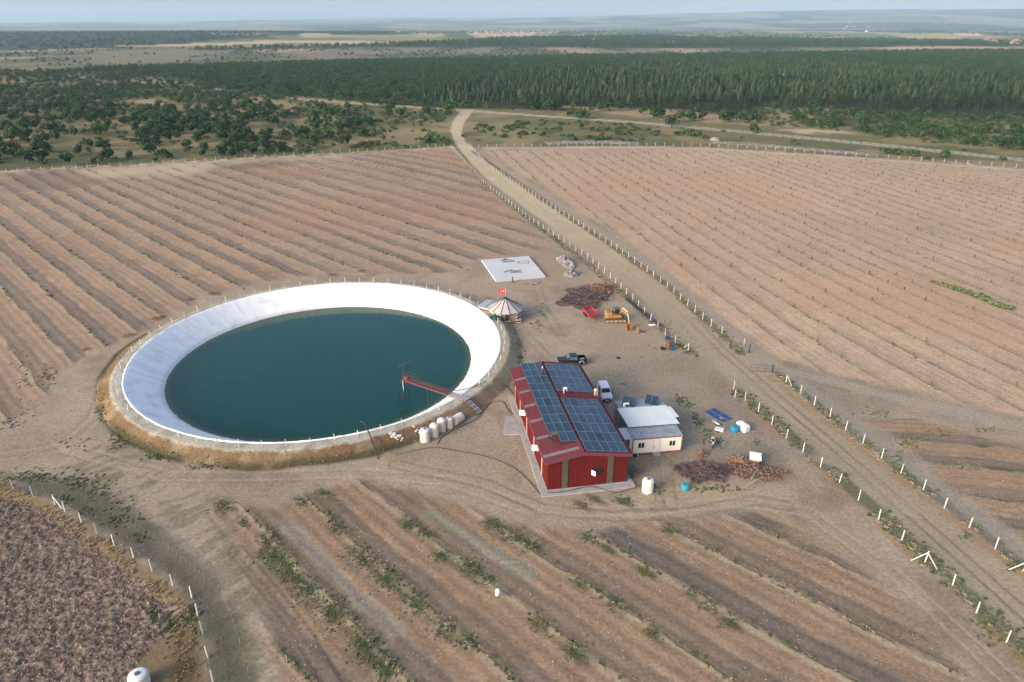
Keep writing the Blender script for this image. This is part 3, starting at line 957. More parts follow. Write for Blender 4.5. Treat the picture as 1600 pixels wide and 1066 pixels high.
def oak_proto(seed, h, w, nleaf=420):
    rng = random.Random(seed)
    lobes = []
    for i in range(rng.randint(8, 12)):
        a = rng.uniform(0, 6.28)
        rr = w * 0.5 * rng.uniform(0.1, 0.72)
        z = h * rng.uniform(0.30, 0.82) * (1 - 0.25 * rr / (w * 0.5))
        lobes.append((rr * math.cos(a), rr * math.sin(a), z, w * rng.uniform(0.16, 0.27)))
    lobes.append((0, 0, h * 0.72, w * 0.26))
    def pt(rng):
        lx, ly, lz, lr = rng.choice(lobes)
        d = Vector((rng.gauss(0, 1), rng.gauss(0, 1), rng.gauss(0, 1) * 0.8 + 0.25)).normalized()
        q = lr * rng.uniform(0.72, 1.08)
        return (lx + d.x * q, ly + d.y * q, max(h * 0.08, lz + d.z * q * 0.85)), d
    cb = MB()
    leaf_cloud(cb, rng, pt, nleaf, w * 0.062)
    tb = MB()
    tb.tube([(0, 0, -0.3), (0.05 * w, 0, h * 0.2), (0.02 * w, 0.04 * w, h * 0.5)], h * 0.045, 6, h * 0.02)
    for lx, ly, lz, lr in lobes[:5]:
        tb.tube([(0.03 * w, 0.01 * w, h * 0.22), (lx * 0.55, ly * 0.55, lz * 0.75), (lx, ly, lz)], h * 0.022, 5, h * 0.006)
    return cb, tb

def pine_proto(seed, h, w, nleaf=380):
    rng = random.Random(seed)
    cb, tb = MB(), MB()
    lean = rng.uniform(-.03, .03) * h
    base = rng.uniform(0.08, 0.20)
    nw = 9
    lim = []
    for i in range(nw):
        t = i / (nw - 1)
        z = h * (base + (0.97 - base) * t)
        rad = w * 0.5 * (1.0 - t) ** 0.75 * rng.uniform(0.8, 1.1) + 0.12 * w * (1 - t * 0.6)
        if i < 2:
            rad *= 0.72 + 0.14 * i
        for k in range(rng.randint(4, 6)):
            a = rng.uniform(0, 6.28)
            lim.append((a, z, rad * rng.uniform(0.7, 1.1)))
    def pt(rng):
        a, z, rad = rng.choice(lim)
        q = rng.uniform(0.35, 1.0)
        x = rad * q * math.cos(a) + rng.gauss(0, 0.09 * w)
        y = rad * q * math.sin(a) + rng.gauss(0, 0.09 * w)
        zz = z + rad * q * 0.12 + rng.gauss(0, 0.018 * h)
        return (x + lean * z / h, y, zz), (math.cos(a) * 0.5, math.sin(a) * 0.5, 0.9)
    leaf_cloud(cb, rng, pt, nleaf, w * 0.092)
    tb.tube([(0, 0, -0.3), (lean * 0.4, 0, h * 0.4), (lean, 0, h * 0.96)], h * 0.016, 6, h * 0.003)
    for a, z, rad in lim[::4]:
        tb.tube([(lean * z / h, 0, z - 0.05 * h), (rad * 0.8 * math.cos(a), rad * 0.8 * math.sin(a), z)], h * 0.005, 4, h * 0.002)
    return cb, tb

def pine_solid(seed, h, w):
    """far pine: overlapping ragged tiers of foliage with loose sprays at their edges"""
    rng = random.Random(seed)
    cb, tb = MB(), MB()
    nt_ = rng.randint(4, 5)
    base = rng.uniform(0.10, 0.20)
    for t in range(nt_):
        f0 = t / nt_
        z0 = h * (base + (1 - base) * f0 * 0.92)
        z1 = min(h, z0 + h * 0.40)
        r0 = w * 0.55 * (1 - f0) ** 0.8 + 0.10 * w
        ox, oy = rng.gauss(0, .03) * w, rng.gauss(0, .03) * w
        n = 11
        ph = rng.uniform(0, 6.28)
        rings = []
        for q in (0.0, 0.35, 0.72, 1.0):
            ring = []
            for k in range(n):
                a = ph + 2 * math.pi * k / n
                rr = max(0.02, r0 * (1 - q) ** 0.85) * rng.uniform(0.62, 1.25)
                ring.append((ox + rr * math.cos(a), oy + rr * math.sin(a), z0 + (z1 - z0) * q + rng.gauss(0, .016) * h))
            rings.append(ring)
        cb.loft(rings, True, True)
    def pt(rng):
        f0 = rng.random()
        a = rng.uniform(0, 6.28)
        r = (w * 0.5 * (1 - f0) ** 0.8 + 0.1 * w) * rng.uniform(0.8, 1.25)
        return (r * math.cos(a), r * math.sin(a), h * (base + (1 - base) * f0)), (math.cos(a) * .6, math.sin(a) * .6, .7)
    leaf_cloud(cb, rng, pt, 46, w * 0.10)
    tb.tube([(0, 0, -0.3), (0, 0, h * 0.9)], h * 0.014, 5, h * 0.003)
    return cb, tb

def bush_proto(seed, h, w, nleaf=160):
    rng = random.Random(seed)
    lobes = [(rng.uniform(-.32, .32) * w, rng.uniform(-.32, .32) * w, h * rng.uniform(0.25, 0.55), w * rng.uniform(0.18, 0.3)) for _ in range(5)]
    def pt(rng):
        lx, ly, lz, lr = rng.choice(lobes)
        d = Vector((rng.gauss(0, 1), rng.gauss(0, 1), abs(rng.gauss(0, 1)) * 0.9 - 0.2)).normalized()
        q = lr * rng.uniform(0.6, 1.1)
        return (lx + d.x * q, ly + d.y * q, max(0.04, lz + d.z * q * h / w * 1.3)), d
    cb = MB()
    leaf_cloud(cb, rng, pt, nleaf, w * 0.085)
    return cb

def mesh_of(b, name, mats):
    o = b.build(name, mats)
    me = o.data
    bpy.data.objects.remove(o)
    return me

def joined(cb, tb, name, lm, bm):
    b = MB()
    b.add(cb.v, cb.f)
    b.cur = 1
    b.add(tb.v, tb.f)
    return mesh_of(b, name, [lm, bm])

OAKS = [oak_proto(100 + i, 5.2 + 0.5 * (i % 3), 6.0 + 0.7 * ((i * 7) % 4)) for i in range(5)]
PINES = [pine_proto(200 + i, 11.5 + 0.7 * (i % 3), 4.2 + 0.35 * ((i * 3) % 4)) for i in range(5)]
oak_me = [(mesh_of(c, 'oak_crown', L_OAK), mesh_of(t, 'oak_trunk', BARK)) for c, t in OAKS]
pine_me = [(mesh_of(c, 'pine_crown', L_PINE), mesh_of(t, 'pine_trunk', PBARK)) for c, t in PINES]
bush_me = [mesh_of(bush_proto(300 + i, 1.5 + 0.4 * (i % 2), 2.6 + 0.4 * (i % 3)), 'shrub', L_BUSH) for i in range(4)]
oak_far = [joined(*oak_proto(400 + i, 5.6, 6.5, 150), 'oak', L_OAK, BARK) for i in range(3)]
pine_far = [joined(*pine_solid(500 + i, 11.5, 4.6 + .5 * (i % 3)), 'pine', L_PINE if i < 3 else L_PINE2, PBARK) for i in range(6)]

def proto_collection(name, meshes):
    c = bpy.data.collections.new(name)
    for i, me in enumerate(meshes):
        o = bpy.data.objects.new(name, me)
        c.objects.link(o)
    return c

def scatter(name, coll_, P, S_, Rz, kind='stuff', pick=None):
    """one stuff object: instances of the collection's members on points"""
    n = len(P)
    me = bpy.data.meshes.new(name)
    me.vertices.add(n)
    me.vertices.foreach_set('co', np.asarray(P, np.float32).ravel())
    a = me.attributes.new('sz', 'FLOAT', 'POINT')
    a.data.foreach_set('value', np.asarray(S_, np.float32))
    a = me.attributes.new('rz', 'FLOAT', 'POINT')
    a.data.foreach_set('value', np.asarray(Rz, np.float32))
    if pick is not None:
        a = me.attributes.new('pick', 'INT', 'POINT')
        a.data.foreach_set('value', np.asarray(pick, np.int32))
    me.update()
    o = bpy.data.objects.new(name, me)
    COL.objects.link(o)
    ng = bpy.data.node_groups.new(name + '_nodes', 'GeometryNodeTree')
    ng.interface.new_socket('Geometry', in_out='INPUT', socket_type='NodeSocketGeometry')
    ng.interface.new_socket('Geometry', in_out='OUTPUT', socket_type='NodeSocketGeometry')
    N, Lk = ng.nodes, ng.links
    gi, go = N.new('NodeGroupInput'), N.new('NodeGroupOutput')
    ci = N.new('GeometryNodeCollectionInfo')
    ci.inputs['Collection'].default_value = coll_
    ci.inputs['Separate Children'].default_value = True
    ci.inputs['Reset Children'].default_value = True
    ip = N.new('GeometryNodeInstanceOnPoints')
    ip.inputs['Pick Instance'].default_value = True
    sz = N.new('GeometryNodeInputNamedAttribute')
    sz.data_type = 'FLOAT'
    sz.inputs['Name'].default_value = 'sz'
    rz = N.new('GeometryNodeInputNamedAttribute')
    rz.data_type = 'FLOAT'
    rz.inputs['Name'].default_value = 'rz'
    if pick is not None:
        pk = N.new('GeometryNodeInputNamedAttribute')
        pk.data_type = 'INT'
        pk.inputs['Name'].default_value = 'pick'
        Lk.new(pk.outputs['Attribute'], ip.inputs['Instance Index'])
    cx = N.new('ShaderNodeCombineXYZ')
    Lk.new(rz.outputs['Attribute'], cx.inputs['Z'])
    Lk.new(gi.outputs[0], ip.inputs['Points'])
    Lk.new(ci.outputs[0], ip.inputs['Instance'])
    Lk.new(cx.outputs[0], ip.inputs['Rotation'])
    Lk.new(sz.outputs['Attribute'], ip.inputs['Scale'])
    Lk.new(ip.outputs[0], go.inputs[0])
    md = o.modifiers.new('scatter', 'NODES')
    md.node_group = ng
    return tag(o, kind=kind)

rs = np.random.RandomState(5)
def sample(pts, n):
    """n random ground points inside a surveyed outline"""
    W = np.array(pxpoly(pts))
    lo, hi = W.min(0), W.max(0)
    out = np.zeros((0, 2))
    while len(out) < n:
        q = lo + (hi - lo) * rs.rand(n * 2, 2)
        out = np.concatenate([out, q[inside(q[:, 0], q[:, 1], pts_w(W))]])
    return out[:n]
def pts_w(W):
    return [tuple(p) for p in W]
def area(pts):
    W = pxpoly(pts)
    return abs(sum(W[i][0] * W[(i + 1) % len(W)][1] - W[(i + 1) % len(W)][0] * W[i][1] for i in range(len(W)))) / 2
def thin(P, rad, keep_p=None):
    """drop points closer than rad to one already kept"""
    cell, out = {}, []
    for i, (x, y) in enumerate(P):
        k = (int(x // rad), int(y // rad))
        ok = True
        for dx in (-1, 0, 1):
            for dy in (-1, 0, 1):
                for (a, b) in cell.get((k[0] + dx, k[1] + dy), ()):
                    if (a - x) ** 2 + (b - y) ** 2 < rad * rad:
                        ok = False
        if ok:
            cell.setdefault(k, []).append((x, y))
            out.append((x, y))
    return np.array(out).reshape(-1, 2)
def off_roads(P, m=4.5):
    d1 = seg_dist(P[:, 0], P[:, 1], CRD)
    d2 = sdf(P[:, 0], P[:, 1], ROAD)
    d3 = sdf(P[:, 0], P[:, 1], pxpoly(farm))
    return P[(d1 > m) & (d2 > m * 0.7) & (d3 > 3.0)]

# ---- scrub oaks west of the dirt road
west = [(-350, 118), (150, 112), (250, 116), (330, 132), (480, 152), (640, 166), (712, 174), (704, 226), (560, 236), (400, 244), (200, 256), (0, 265), (-350, 290)]
P = sample(west, 16000)
px_, py_ = to_px(P[:, 0], P[:, 1])
den = 0.74 - 0.62 * ss(300, 620, px_ + (py_ - 180) * 0.9)
den *= 0.22 + 1.25 * ss(0.38, 0.58, fbm(P[:, 0], P[:, 1], 40, 3, 401))
den *= 1 - 0.55 * ss(200, 245, py_)
for (cx_, cy_, rx_, ry_) in ((230, 160, 30, 9), (225, 131, 30, 4), (480, 192, 50, 9), (400, 160, 60, 8), (185, 205, 25, 10), (110, 225, 30, 8)):
    den *= 1 - 0.85 * np.exp(-(((px_ - cx_) / rx_) ** 2 + ((py_ - cy_) / ry_) ** 2))
P = P[rs.rand(len(P)) < den]
P = thin(off_roads(P), 4.6)
px_, py_ = to_px(P[:, 0], P[:, 1])
big = rs.rand(len(P)) < 0.88 - 0.5 * ss(420, 640, px_)
OW, BW = P[big], P[~big]
# ---- big dark trees along the pine-wood edge and beside the country road
edge_oaks = [(760, 170, 1.0), (800, 174, 1.0), (833, 172, 1.2), (858, 174, 1.5), (872, 173, 1.3), (898, 170, 1.5), (925, 176, 1.0), (945, 174, 1.4), (968, 174, 1.2), (985, 172, 1.2), (1005, 180, 1.3), (1020, 185, 1.6), (1028, 183, 1.3),
             (1062, 190, 1.2), (1078, 190, 1.3), (1098, 188, 1.2), (1128, 192, 1.7), (1140, 191, 1.3), (1160, 192, 1.2), (1172, 194, 1.3), (1185, 193, 1.2), (1210, 173, 1.3), (1230, 172, 1.1), (1268, 176, 1.6), (1280, 180, 1.2), (1250, 190, 1.0),
             (893, 183, 1.3), (910, 186, 1.2), (1048, 200, 1.3), (1175, 208, 1.1), (612, 176, 1.6), (662, 170, 1.3), (632, 178, 1.0), (688, 172, 1.0), (670, 172, 0.8), (490, 196, 1.7), (1215, 200, .8), (1300, 200, 1.0),
             (1090, 180, 1.1), (820, 165, 1.2), (850, 166, 1.2), (742, 168, 1.1), (700, 166, 1.0), (1330, 186, 1.2), (1400, 190, 1.2), (1450, 186, 1.2)]
OE = np.array([G2(a, b) for a, b, c in edge_oaks])
OEs = np.array([c for a, b, c in edge_oaks])
# scrub south-east of the pine wood
se = [(1150, 172), (1320, 176), (1620, 186), (1900, 190), (1900, 300), (1600, 236), (1440, 222), (1330, 208), (1250, 200), (1180, 196)]
P = sample(se, 5200)
pxs, pys_ = to_px(P[:, 0], P[:, 1])
den = (0.35 + 0.9 * ss(0.40, 0.56, fbm(P[:, 0], P[:, 1], 36, 3, 411))) * ss(1180, 1330, pxs + (pys_ < 182) * 60)
den *= 1 - 0.9 * ss(9, 3, sdf(P[:, 0], P[:, 1], pxpoly([(1225, 203), (1320, 200), (1330, 209), (1260, 211)])))
P = thin(off_roads(P[rs.rand(len(P)) < den]), 3.6)
sel = rs.rand(len(P)) < 0.42
OS, BS = P[sel], P[~sel]

oak_all = [(x, y, s, 'scrub') for (x, y), s in zip(OW, rs.uniform(0.5, 1.15, len(OW)))]
oak_all += [(x, y, s * 0.95, 'edge') for (x, y), s in zip(OE, OEs)]
oak_all += [(x, y, s, 'east') for (x, y), s in zip(OS, rs.uniform(0.5, 0.95, len(OS)))]
LBL = {'scrub': ('dark round oak tree in the open scrub west of the winding dirt road', 'oak trees in the scrub'),
       'edge': ('dark bushy oak standing alone between the country road and the pine wood', 'oak trees along the pine wood edge'),
       'east': ('low green oak in the scrub beyond the grey country road', 'oak trees beyond the country road')}
vis = []
for x, y, s, k in oak_all:
    a, b_ = to_px(x, y, 0)
    vis.append(-30 < a < 1630)
order = sorted(range(len(oak_all)), key=lambda i: (not vis[i], oak_all[i][1] / oak_all[i][2]))
ind = set(order[:300])
proto_done = {}
def tree_thing(name, meshes, x, y, s, label, cat, group, k):
    t = thing(name, label, cat, (x, y, zt(x, y)), random.uniform(0, 6.28), group)
    t.scale = (s * random.uniform(.9, 1.15), s * random.uniform(.9, 1.15), s)
    for nm, me in (('crown', meshes[k][0]), ('trunk', meshes[k][1])):
        o = bpy.data.objects.new(nm, me)
        COL.objects.link(o)
        o.parent = t
    return t
far = []
for i, (x, y, s, k) in enumerate(oak_all):
    if i in ind:
        tree_thing('oak_tree', oak_me, x, y, s, LBL[k][0], 'tree', LBL[k][1], i % len(oak_me))
    else:
        far.append((x, y, zt(x, y), s))
# the belt of mixed wood behind the scrub and the dark wood behind the pines
belt = [(120, 112), (330, 104), (600, 96), (700, 94), (700, 150), (640, 158), (560, 156), (480, 148), (400, 143), (330, 133), (260, 118)]
P = thin(sample(belt, 9000), 5.0)
far += [(x, y, zt(x, y), s) for (x, y), s in zip(P, rs.uniform(0.9, 1.5, len(P)))]
Pm = thin(sample([(1420, 112), (1560, 128), (1640, 150), (2000, 160), (2000, 82), (1500, 80), (1250, 84), (900, 89), (700, 93), (690, 112), (1000, 104), (1250, 99)], 15000), 6.2)
far += [(x, y, zt(x, y), s) for (x, y), s in zip(Pm, rs.uniform(1.0, 1.6, len(Pm)))]
P = thin(sample([(640, 108), (700, 98), (900, 96), (900, 112), (780, 124), (700, 142), (640, 152)], 3600), 5.0)
far += [(x, y, zt(x, y), s) for (x, y), s in zip(P, rs.uniform(0.9, 1.5, len(P)))]
# lone trees on the heath
P = sample([(-400, 79), (500, 74), (1300, 76), (1300, 86), (700, 92), (330, 101), (-400, 112)], 1700)
P = P[fbm(P[:, 0], P[:, 1] * 0.45, 80, 5, 14) > 0.47]
far += [(x, y, zt(x, y), s) for (x, y), s in zip(P, rs.uniform(0.4, 1.1, len(P)))]
far = np.array(far)
scatter('oak_woods', proto_collection('oak_kinds', oak_far), far[:, :3], far[:, 3], rs.uniform(0, 6.28, len(far)))

# ---- pines
pine_px = [(648, 168), (700, 165), (745, 163), (820, 168), (900, 172), (985, 175), (1060, 178), (1150, 180), (1210, 168), (1290, 172), (1400, 176), (1500, 178), (1620, 186), (1800, 186), (1800, 150), (1560, 132), (1440, 114), (1250, 98), (1000, 103), (800, 120), (700, 138), (640, 150)]
P = sample(pine_px, 26000)
P = thin(off_roads(P), 4.5)
px_, py_ = to_px(P[:, 0], P[:, 1])
zP = np.array(terrain(P[:, 0], P[:, 1]))
gap = fbm(P[:, 0], P[:, 1], 45, 3, 425) + 0.35 * (fbm(P[:, 0], P[:, 1], 15, 2, 426) - 0.5)
edge_d = -sdf(P[:, 0], P[:, 1], pxpoly(pine_px))
kp = (gap > 0.36) & (edge_d > 34 * fbm(P[:, 0], P[:, 1], 30, 3, 427) - 8)
P, px_, zP = P[kp], px_[kp], zP[kp]
sP = rs.uniform(0.5, 1.1, len(P)) * (0.40 + 0.68 * fbm(P[:, 0], P[:, 1], 50, 3, 421))
vis = (px_ > -20) & (px_ < 1620)
front = sdf(P[:, 0], P[:, 1], pxpoly(pine_px))
key = np.where(vis, 0, 1e6) + P[:, 1] + 0.0 * front
order = np.argsort(key)
ind = order[:300]
for n_, i in enumerate(ind):
    tree_thing('pine_tree', pine_me, P[i, 0], P[i, 1], sP[i], 'tall straight pine at the near edge of the pine wood', 'tree', 'pine trees at the wood edge', n_ % len(pine_me))
rest = np.setdiff1d(np.arange(len(P)), ind)
pxx, pyy = to_px(P[:, 0], P[:, 1])
lite = 0.25 + 0.55 * np.exp(-(((pxx - 1270) / 260) ** 2 + ((pyy - 118) / 22) ** 2)) + 0.30 * ss(0.45, 0.62, fbm(P[:, 0], P[:, 1], 70, 3, 428)) + 0.25 * ss(140, 165, pyy) * ss(1250, 1100, pxx)
pk_ = rs.randint(0, 3, len(P)) + 3 * (rs.rand(len(P)) < lite)
scatter('pine_wood', proto_collection('pine_kinds', pine_far), np.stack([P[rest, 0], P[rest, 1], zP[rest]], 1), sP[rest], rs.uniform(0, 6.28, len(rest)), pick=pk_[rest])

# ---- far belts of wood
fw = []
for poly, n, sp in (([(-250, 50), (160, 49.5), (620, 51), (600, 58), (420, 61), (300, 68), (200, 74), (0, 78), (-250, 79)], 5200, 13), ([(800, 62), (1000, 59), (1300, 61), (1600, 65), (1600, 71), (1300, 74), (1000, 75), (800, 73), (560, 74), (300, 79), (300, 77.5), (560, 72)], 5200, 11)):
    P = thin(sample(poly, n), sp)
    fw += [(x, y, zt(x, y), s) for (x, y), s in zip(P, rs.uniform(1.3, 2.2, len(P)))]
P = sample([(-900, 48), (2400, 48), (2400, 76), (1300, 76), (500, 78), (-900, 82)], 9000)
P = P[fbm(P[:, 0], P[:, 1] * 0.55, 700, 4, 17) < 0.5]
fw += [(x, y, zt(x, y), s) for (x, y), s in zip(P, rs.uniform(1.0, 2.2, len(P)))]
fw = np.array(fw)
scatter('distant_woods', proto_collection('distant_kinds', oak_far), fw[:, :3], fw[:, 3], rs.uniform(0, 6.28, len(fw)))

# ---- shrubs
bushes = [(x, y, s, 'w') for (x, y), s in zip(BW, rs.uniform(0.7, 1.7, len(BW)))]
P = sample([(335, 150), (520, 165), (712, 178), (704, 224), (560, 234), (400, 243), (330, 215)], 700)
P = off_roads(P[fbm(P[:, 0], P[:, 1], 28, 3, 431) > 0.5])
bushes += [(x, y, s, 'w') for (x, y), s in zip(P, rs.uniform(0.6, 1.6, len(P)))]
P = off_roads(sample([(400, 146), (560, 160), (735, 171), (735, 160), (640, 152), (520, 146)], 420))
bushes += [(x, y, s, 'n') for (x, y), s in zip(P, rs.uniform(0.8, 1.6, len(P)))]
bushes += [(x, y, s, 'e') for (x, y), s in zip(BS, rs.uniform(0.7, 1.7, len(BS)))]
P = sample([(735, 190), (900, 190), (1100, 205), (1110, 222), (850, 222), (735, 222)], 260)
P = off_roads(P[fbm(P[:, 0], P[:, 1], 22, 3, 433) > 0.5])
bushes += [(x, y, s, 'r') for (x, y), s in zip(P, rs.uniform(0.5, 1.5, len(P)))]
spots = [(748, 200, 1.5), (800, 200, 2.0), (815, 202, 1.4), (845, 197, 1.1), (905, 202, 2.2), (925, 205, 2.4), (945, 205, 2.0), (990, 204, 1.8), (1010, 206, 1.6), (1060, 212, 2.3), (1085, 213, 2.2), (1075, 208, 1.8), (1240, 226, 1.6), (1386, 240, 2.2), (1400, 243, 2.0), (1420, 243, 2.2), (1474, 246, 2.2), (1448, 249, 1.4), (1563, 250, 1.3), (665, 222, 2.6), (680, 222, 2.8), (697, 224, 2.4), (672, 215, 2.2), (556, 230, 1.2), (633, 232, 1.2), (725, 214, 1.0), (1160, 216, .8), (1454, 233, .9), (1506, 236, 1.0), (905, 192, 1.3), (985, 196, 1.3), (1130, 207, 1.0), (1345, 195, 1.6), (1380, 205, 2.4), (1500, 225, 2.2), (1560, 224, 2.2), (1530, 220, 2.2)]
bushes += [(G2(a, b)[0], G2(a, b)[1], s, 'r') for a, b, s in spots]
BL = {'w': ('green shrub in the dry grass west of the winding dirt road', 'shrubs in the western grass'), 'n': ('bright green shrub in the band between the country road and the dark wood', 'shrubs along the dark wood'),
      'e': ('green shrub in the scrub beyond the grey country road', 'shrubs beyond the country road'), 'r': ('green shrub on the grass strip between the far field fence and the country road', 'shrubs on the grass strip')}
order = sorted(range(len(bushes)), key=lambda i: (0 if -20 < to_px(bushes[i][0], bushes[i][1])[0] < 1620 else 1e5) + bushes[i][1] / bushes[i][2])
ind = set(order[:300])
rest = []
for i, (x, y, s, k) in enumerate(bushes):
    if i in ind:
        o = bpy.data.objects.new('shrub', bush_me[i % len(bush_me)])
        COL.objects.link(o)
        o.location = (x, y, zt(x, y) - 0.05)
        o.rotation_euler = (0, 0, random.uniform(0, 6.28))
        o.scale = (s * 1.1, s * 1.1, s)
        tag(o, BL[k][0], 'shrub', BL[k][1])
    else:
        rest.append((x, y, zt(x, y) - 0.05, s))
rest = np.array(rest)
if len(rest):
    scatter('shrubbery', proto_collection('shrub_kinds', bush_me), rest[:, :3], rest[:, 3], rs.uniform(0, 6.28, len(rest)))

# ---- saplings along the rows
def sapling_mesh(seed):
    rng = random.Random(seed)
    b = MB()
    b.cur = 1
    b.tube([(0, 0, -0.1), (0.02, 0.01, 0.5), (0.0, 0.03, 0.95)], 0.025, 5, 0.01)
    b.cur = 0
    def pt(rng):
        z = rng.uniform(0.25, 1.15)
        r = 0.30 * (1.15 - abs(z - 0.6))
        a = rng.uniform(0, 6.28)
        return (r * rng.random() * math.cos(a), r * rng.random() * math.sin(a), z), (math.cos(a), math.sin(a), 0.4)
    leaf_cloud(b, rng, pt, 46, 0.10)
    return mesh_of(b, 'sapling', [L_SAP, BARK])
sap_me = [sapling_mesh(600 + i) for i in range(4)]
def height_at(x, y):
    """height of the built ground near a point, from the sheet's own grid"""
    r = np.searchsorted(-ys[5:], -y) if False else int(np.argmin(np.abs(ys - y)))
    c = int(np.clip(round((x / dep[r] + 0.98) / 1.96 * 959), 0, 959))
    return float(Z.reshape(NR, NC)[r, c])
saps = []
# east field: rows every 6 m, plants every 5.5 m; solve for x on the row
for ri in range(1, 40):
    for yv in np.arange(84, 335, 5.6):
        yv = yv + rs.uniform(-1, 1)
        tgt = ri * 6.0 + 0.4
        x = tgt - 0.2 * (yv - 100)
        for _ in range(6):
            B_ = 0.06 * max(0, 200 - yv) ** 2 / 110.0
            x = tgt - 0.2 * (yv - 100) + B_ * float(ss(45, 85, np.array(x)))
        saps.append((x + rs.uniform(-.3, .3) + 0.25, yv, 'e'))
for ri in range(-6, 12):
    for xv in np.arange(-30, 52, 3.6):
        xv = xv + rs.uniform(-.8, .8)
        sv = 38.6 + ri * 6.95 + 0.25
        yv = (sv - 0.6935 * xv + 0.0011 * (xv - 5) ** 2) / 0.7204
        saps.append((xv, yv, 'f'))
for ri in range(-4, 30):
    for yv in np.arange(118, 330, 5.2):
        yv = yv + rs.uniform(-1, 1)
        sv = 29.4 - 0.6 + ri * 6.45 + 0.3
        x = sv / 0.7071 - yv
        for _ in range(8):
            s_ = 0.7071 * (x + yv)
            th = math.radians(-44.6 - max(0, s_ - 112) * 0.16)
            for __ in range(4):
                s_ = -math.sin(th) * (x + 20) + math.cos(th) * yv - 14.1
                th = math.radians(-44.6 - max(0, s_ - 112) * 0.16)
            x -= (s_ - sv) / max(-math.sin(th), 0.3)
        saps.append((x, yv, 'u'))
SA = np.array([(a, b_) for a, b_, c in saps])
k_in = {'e': (FR_, m_fr), 'f': (pxpoly(ff), m_ff), 'u': (FL, m_fl)}
ok = np.zeros(len(saps), bool)
kinds = np.array([c for a, b_, c in saps])
for kk, (poly, _) in k_in.items():
    m = kinds == kk
    ok[m] = sdf(SA[m, 0], SA[m, 1], poly) < -2.5
ok &= rs.rand(len(saps)) < np.where(kinds == 'u', 0.42, np.where(kinds == 'f', 0.55, 0.55))
px_, py_ = to_px(SA[:, 0], SA[:, 1])
ok &= (px_ > -120) & (px_ < 1720) & (py_ < 1150)
saps = [saps[i] for i in np.where(ok)[0]]
SAL = {'e': ('small green sapling planted on a furrow row east of the dirt road', 'saplings in the east field'), 'f': ('small leafy sapling on a pale furrow row in front of the red barn', 'saplings in the front field'), 'u': ('tiny sapling on a furrow row uphill of the round reservoir', 'saplings in the upper field')}
order = sorted(range(len(saps)), key=lambda i: (0 if 0 < to_px(saps[i][0], saps[i][1])[0] < 1600 and to_px(saps[i][0], saps[i][1])[1] < 1070 else 1e4) + saps[i][1])
ind = set(order[:300])
rest = []
for i, (x, y, k) in enumerate(saps):
    s = rs.uniform(0.35, 1.0) * (0.8 if k == 'u' else 1.0)
    z = height_at(x, y)
    if i in ind:
        o = bpy.data.objects.new('sapling', sap_me[i % 4])
        COL.objects.link(o)
        o.location = (x, y, z)
        o.rotation_euler = (0, 0, random.uniform(0, 6.28))
        o.scale = (s, s, s)
        tag(o, SAL[k][0], 'sapling', SAL[k][1])
    else:
        rest.append((x, y, z, s))
rest = np.array(rest)
scatter('young_vines', proto_collection('sapling_kinds', sap_me), rest[:, :3], rest[:, 3], rs.uniform(0, 6.28, len(rest)))

# ---- weeds: tufts of leaves on the ground
def weed_mesh(seed, mat, h=0.22, w=0.6, n=60):
    rng = random.Random(seed)
    b = MB()
    for _ in range(n):
        a = rng.uniform(0, 6.28)
        r0, r1 = rng.uniform(0, 0.35) * w, rng.uniform(0.3, 1.0) * w
        hh = h * rng.uniform(0.4, 1.2)
        d = Vector((math.cos(a), math.sin(a), 0))
        t = Vector((-d.y, d.x, 0)) * rng.uniform(0.03, 0.07) * w * 1.4
        p0 = d * r0
        p1 = d * (r0 + r1) * 0.6 + Vector((0, 0, hh))
        p2 = d * (r0 + r1) + Vector((0, 0, hh * 0.7))
        b.add([p0 - t * 0.4, p0 + t * 0.4, p1 + t, p2, p1 - t], [(0, 1, 2, 3, 4)])
    return mesh_of(b, 'weed', mat)
weed_me = [weed_mesh(700 + i, L_WEED) for i in range(4)]
dry_me = [weed_mesh(720 + i, L_DRY, 0.30, 0.42, 36) for i in range(3)]
wd, dg = [], []
def along(pts, n, spread, lst, smin=0.25, smax=0.7, step=0.0):
    W = pxpoly(pts)
    L = [math.dist(W[i], W[i + 1]) for i in range(len(W) - 1)]
    tot = sum(L)
    for _ in range(n):
        q = rs.rand() * tot
        i = 0
        while q > L[i] and i < len(L) - 1:
            q -= L[i]
            i += 1
        t = q / L[i]
        x = W[i][0] + (W[i + 1][0] - W[i][0]) * t + rs.normal(0, spread)
        y = W[i][1] + (W[i + 1][1] - W[i][1]) * t + rs.normal(0, spread)
        if fbm(np.array([x]), np.array([y]), 5, 3, 133)[0] > 0.42:
            lst.append((x, y, rs.uniform(smin, smax)))
def blob(cx_, cy_, rx_, ry_, n, lst, smin=0.12, smax=0.42):
    for _ in range(int(n * 0.9)):
        a, b_ = cx_ + rx_ * rs.normal(0, 0.62), cy_ + ry_ * rs.normal(0, 0.62)
        g = G2(a, b_)
        lst.append((g[0], g[1], rs.uniform(smin, smax)))
for v, n in ((VL, 700), (VR, 700)):
    along(v, n, 0.55, wd)
    along(v, n // 6, 0.6, dg)
along([(p[0] + 8, p[1] + 2) for p in VL2], 900, 0.7, wd, .2, .65)
along(VL2, 90, 0.5, dg)
along([(p[0] + 6, p[1]) for p in VR2], 260, 0.5, wd)
along(VR2, 110, 0.5, dg)
along([(0, 268), (200, 258.5), (400, 247), (560, 239), (705, 230)], 500, 1.2, dg, .8, 1.6)
# the weedy clumps of the front field, along its rows
for a in WEEDS_FRONT:
    blob(*a[:4], int(a[4] * 1.25), wd, 0.08, 0.28)
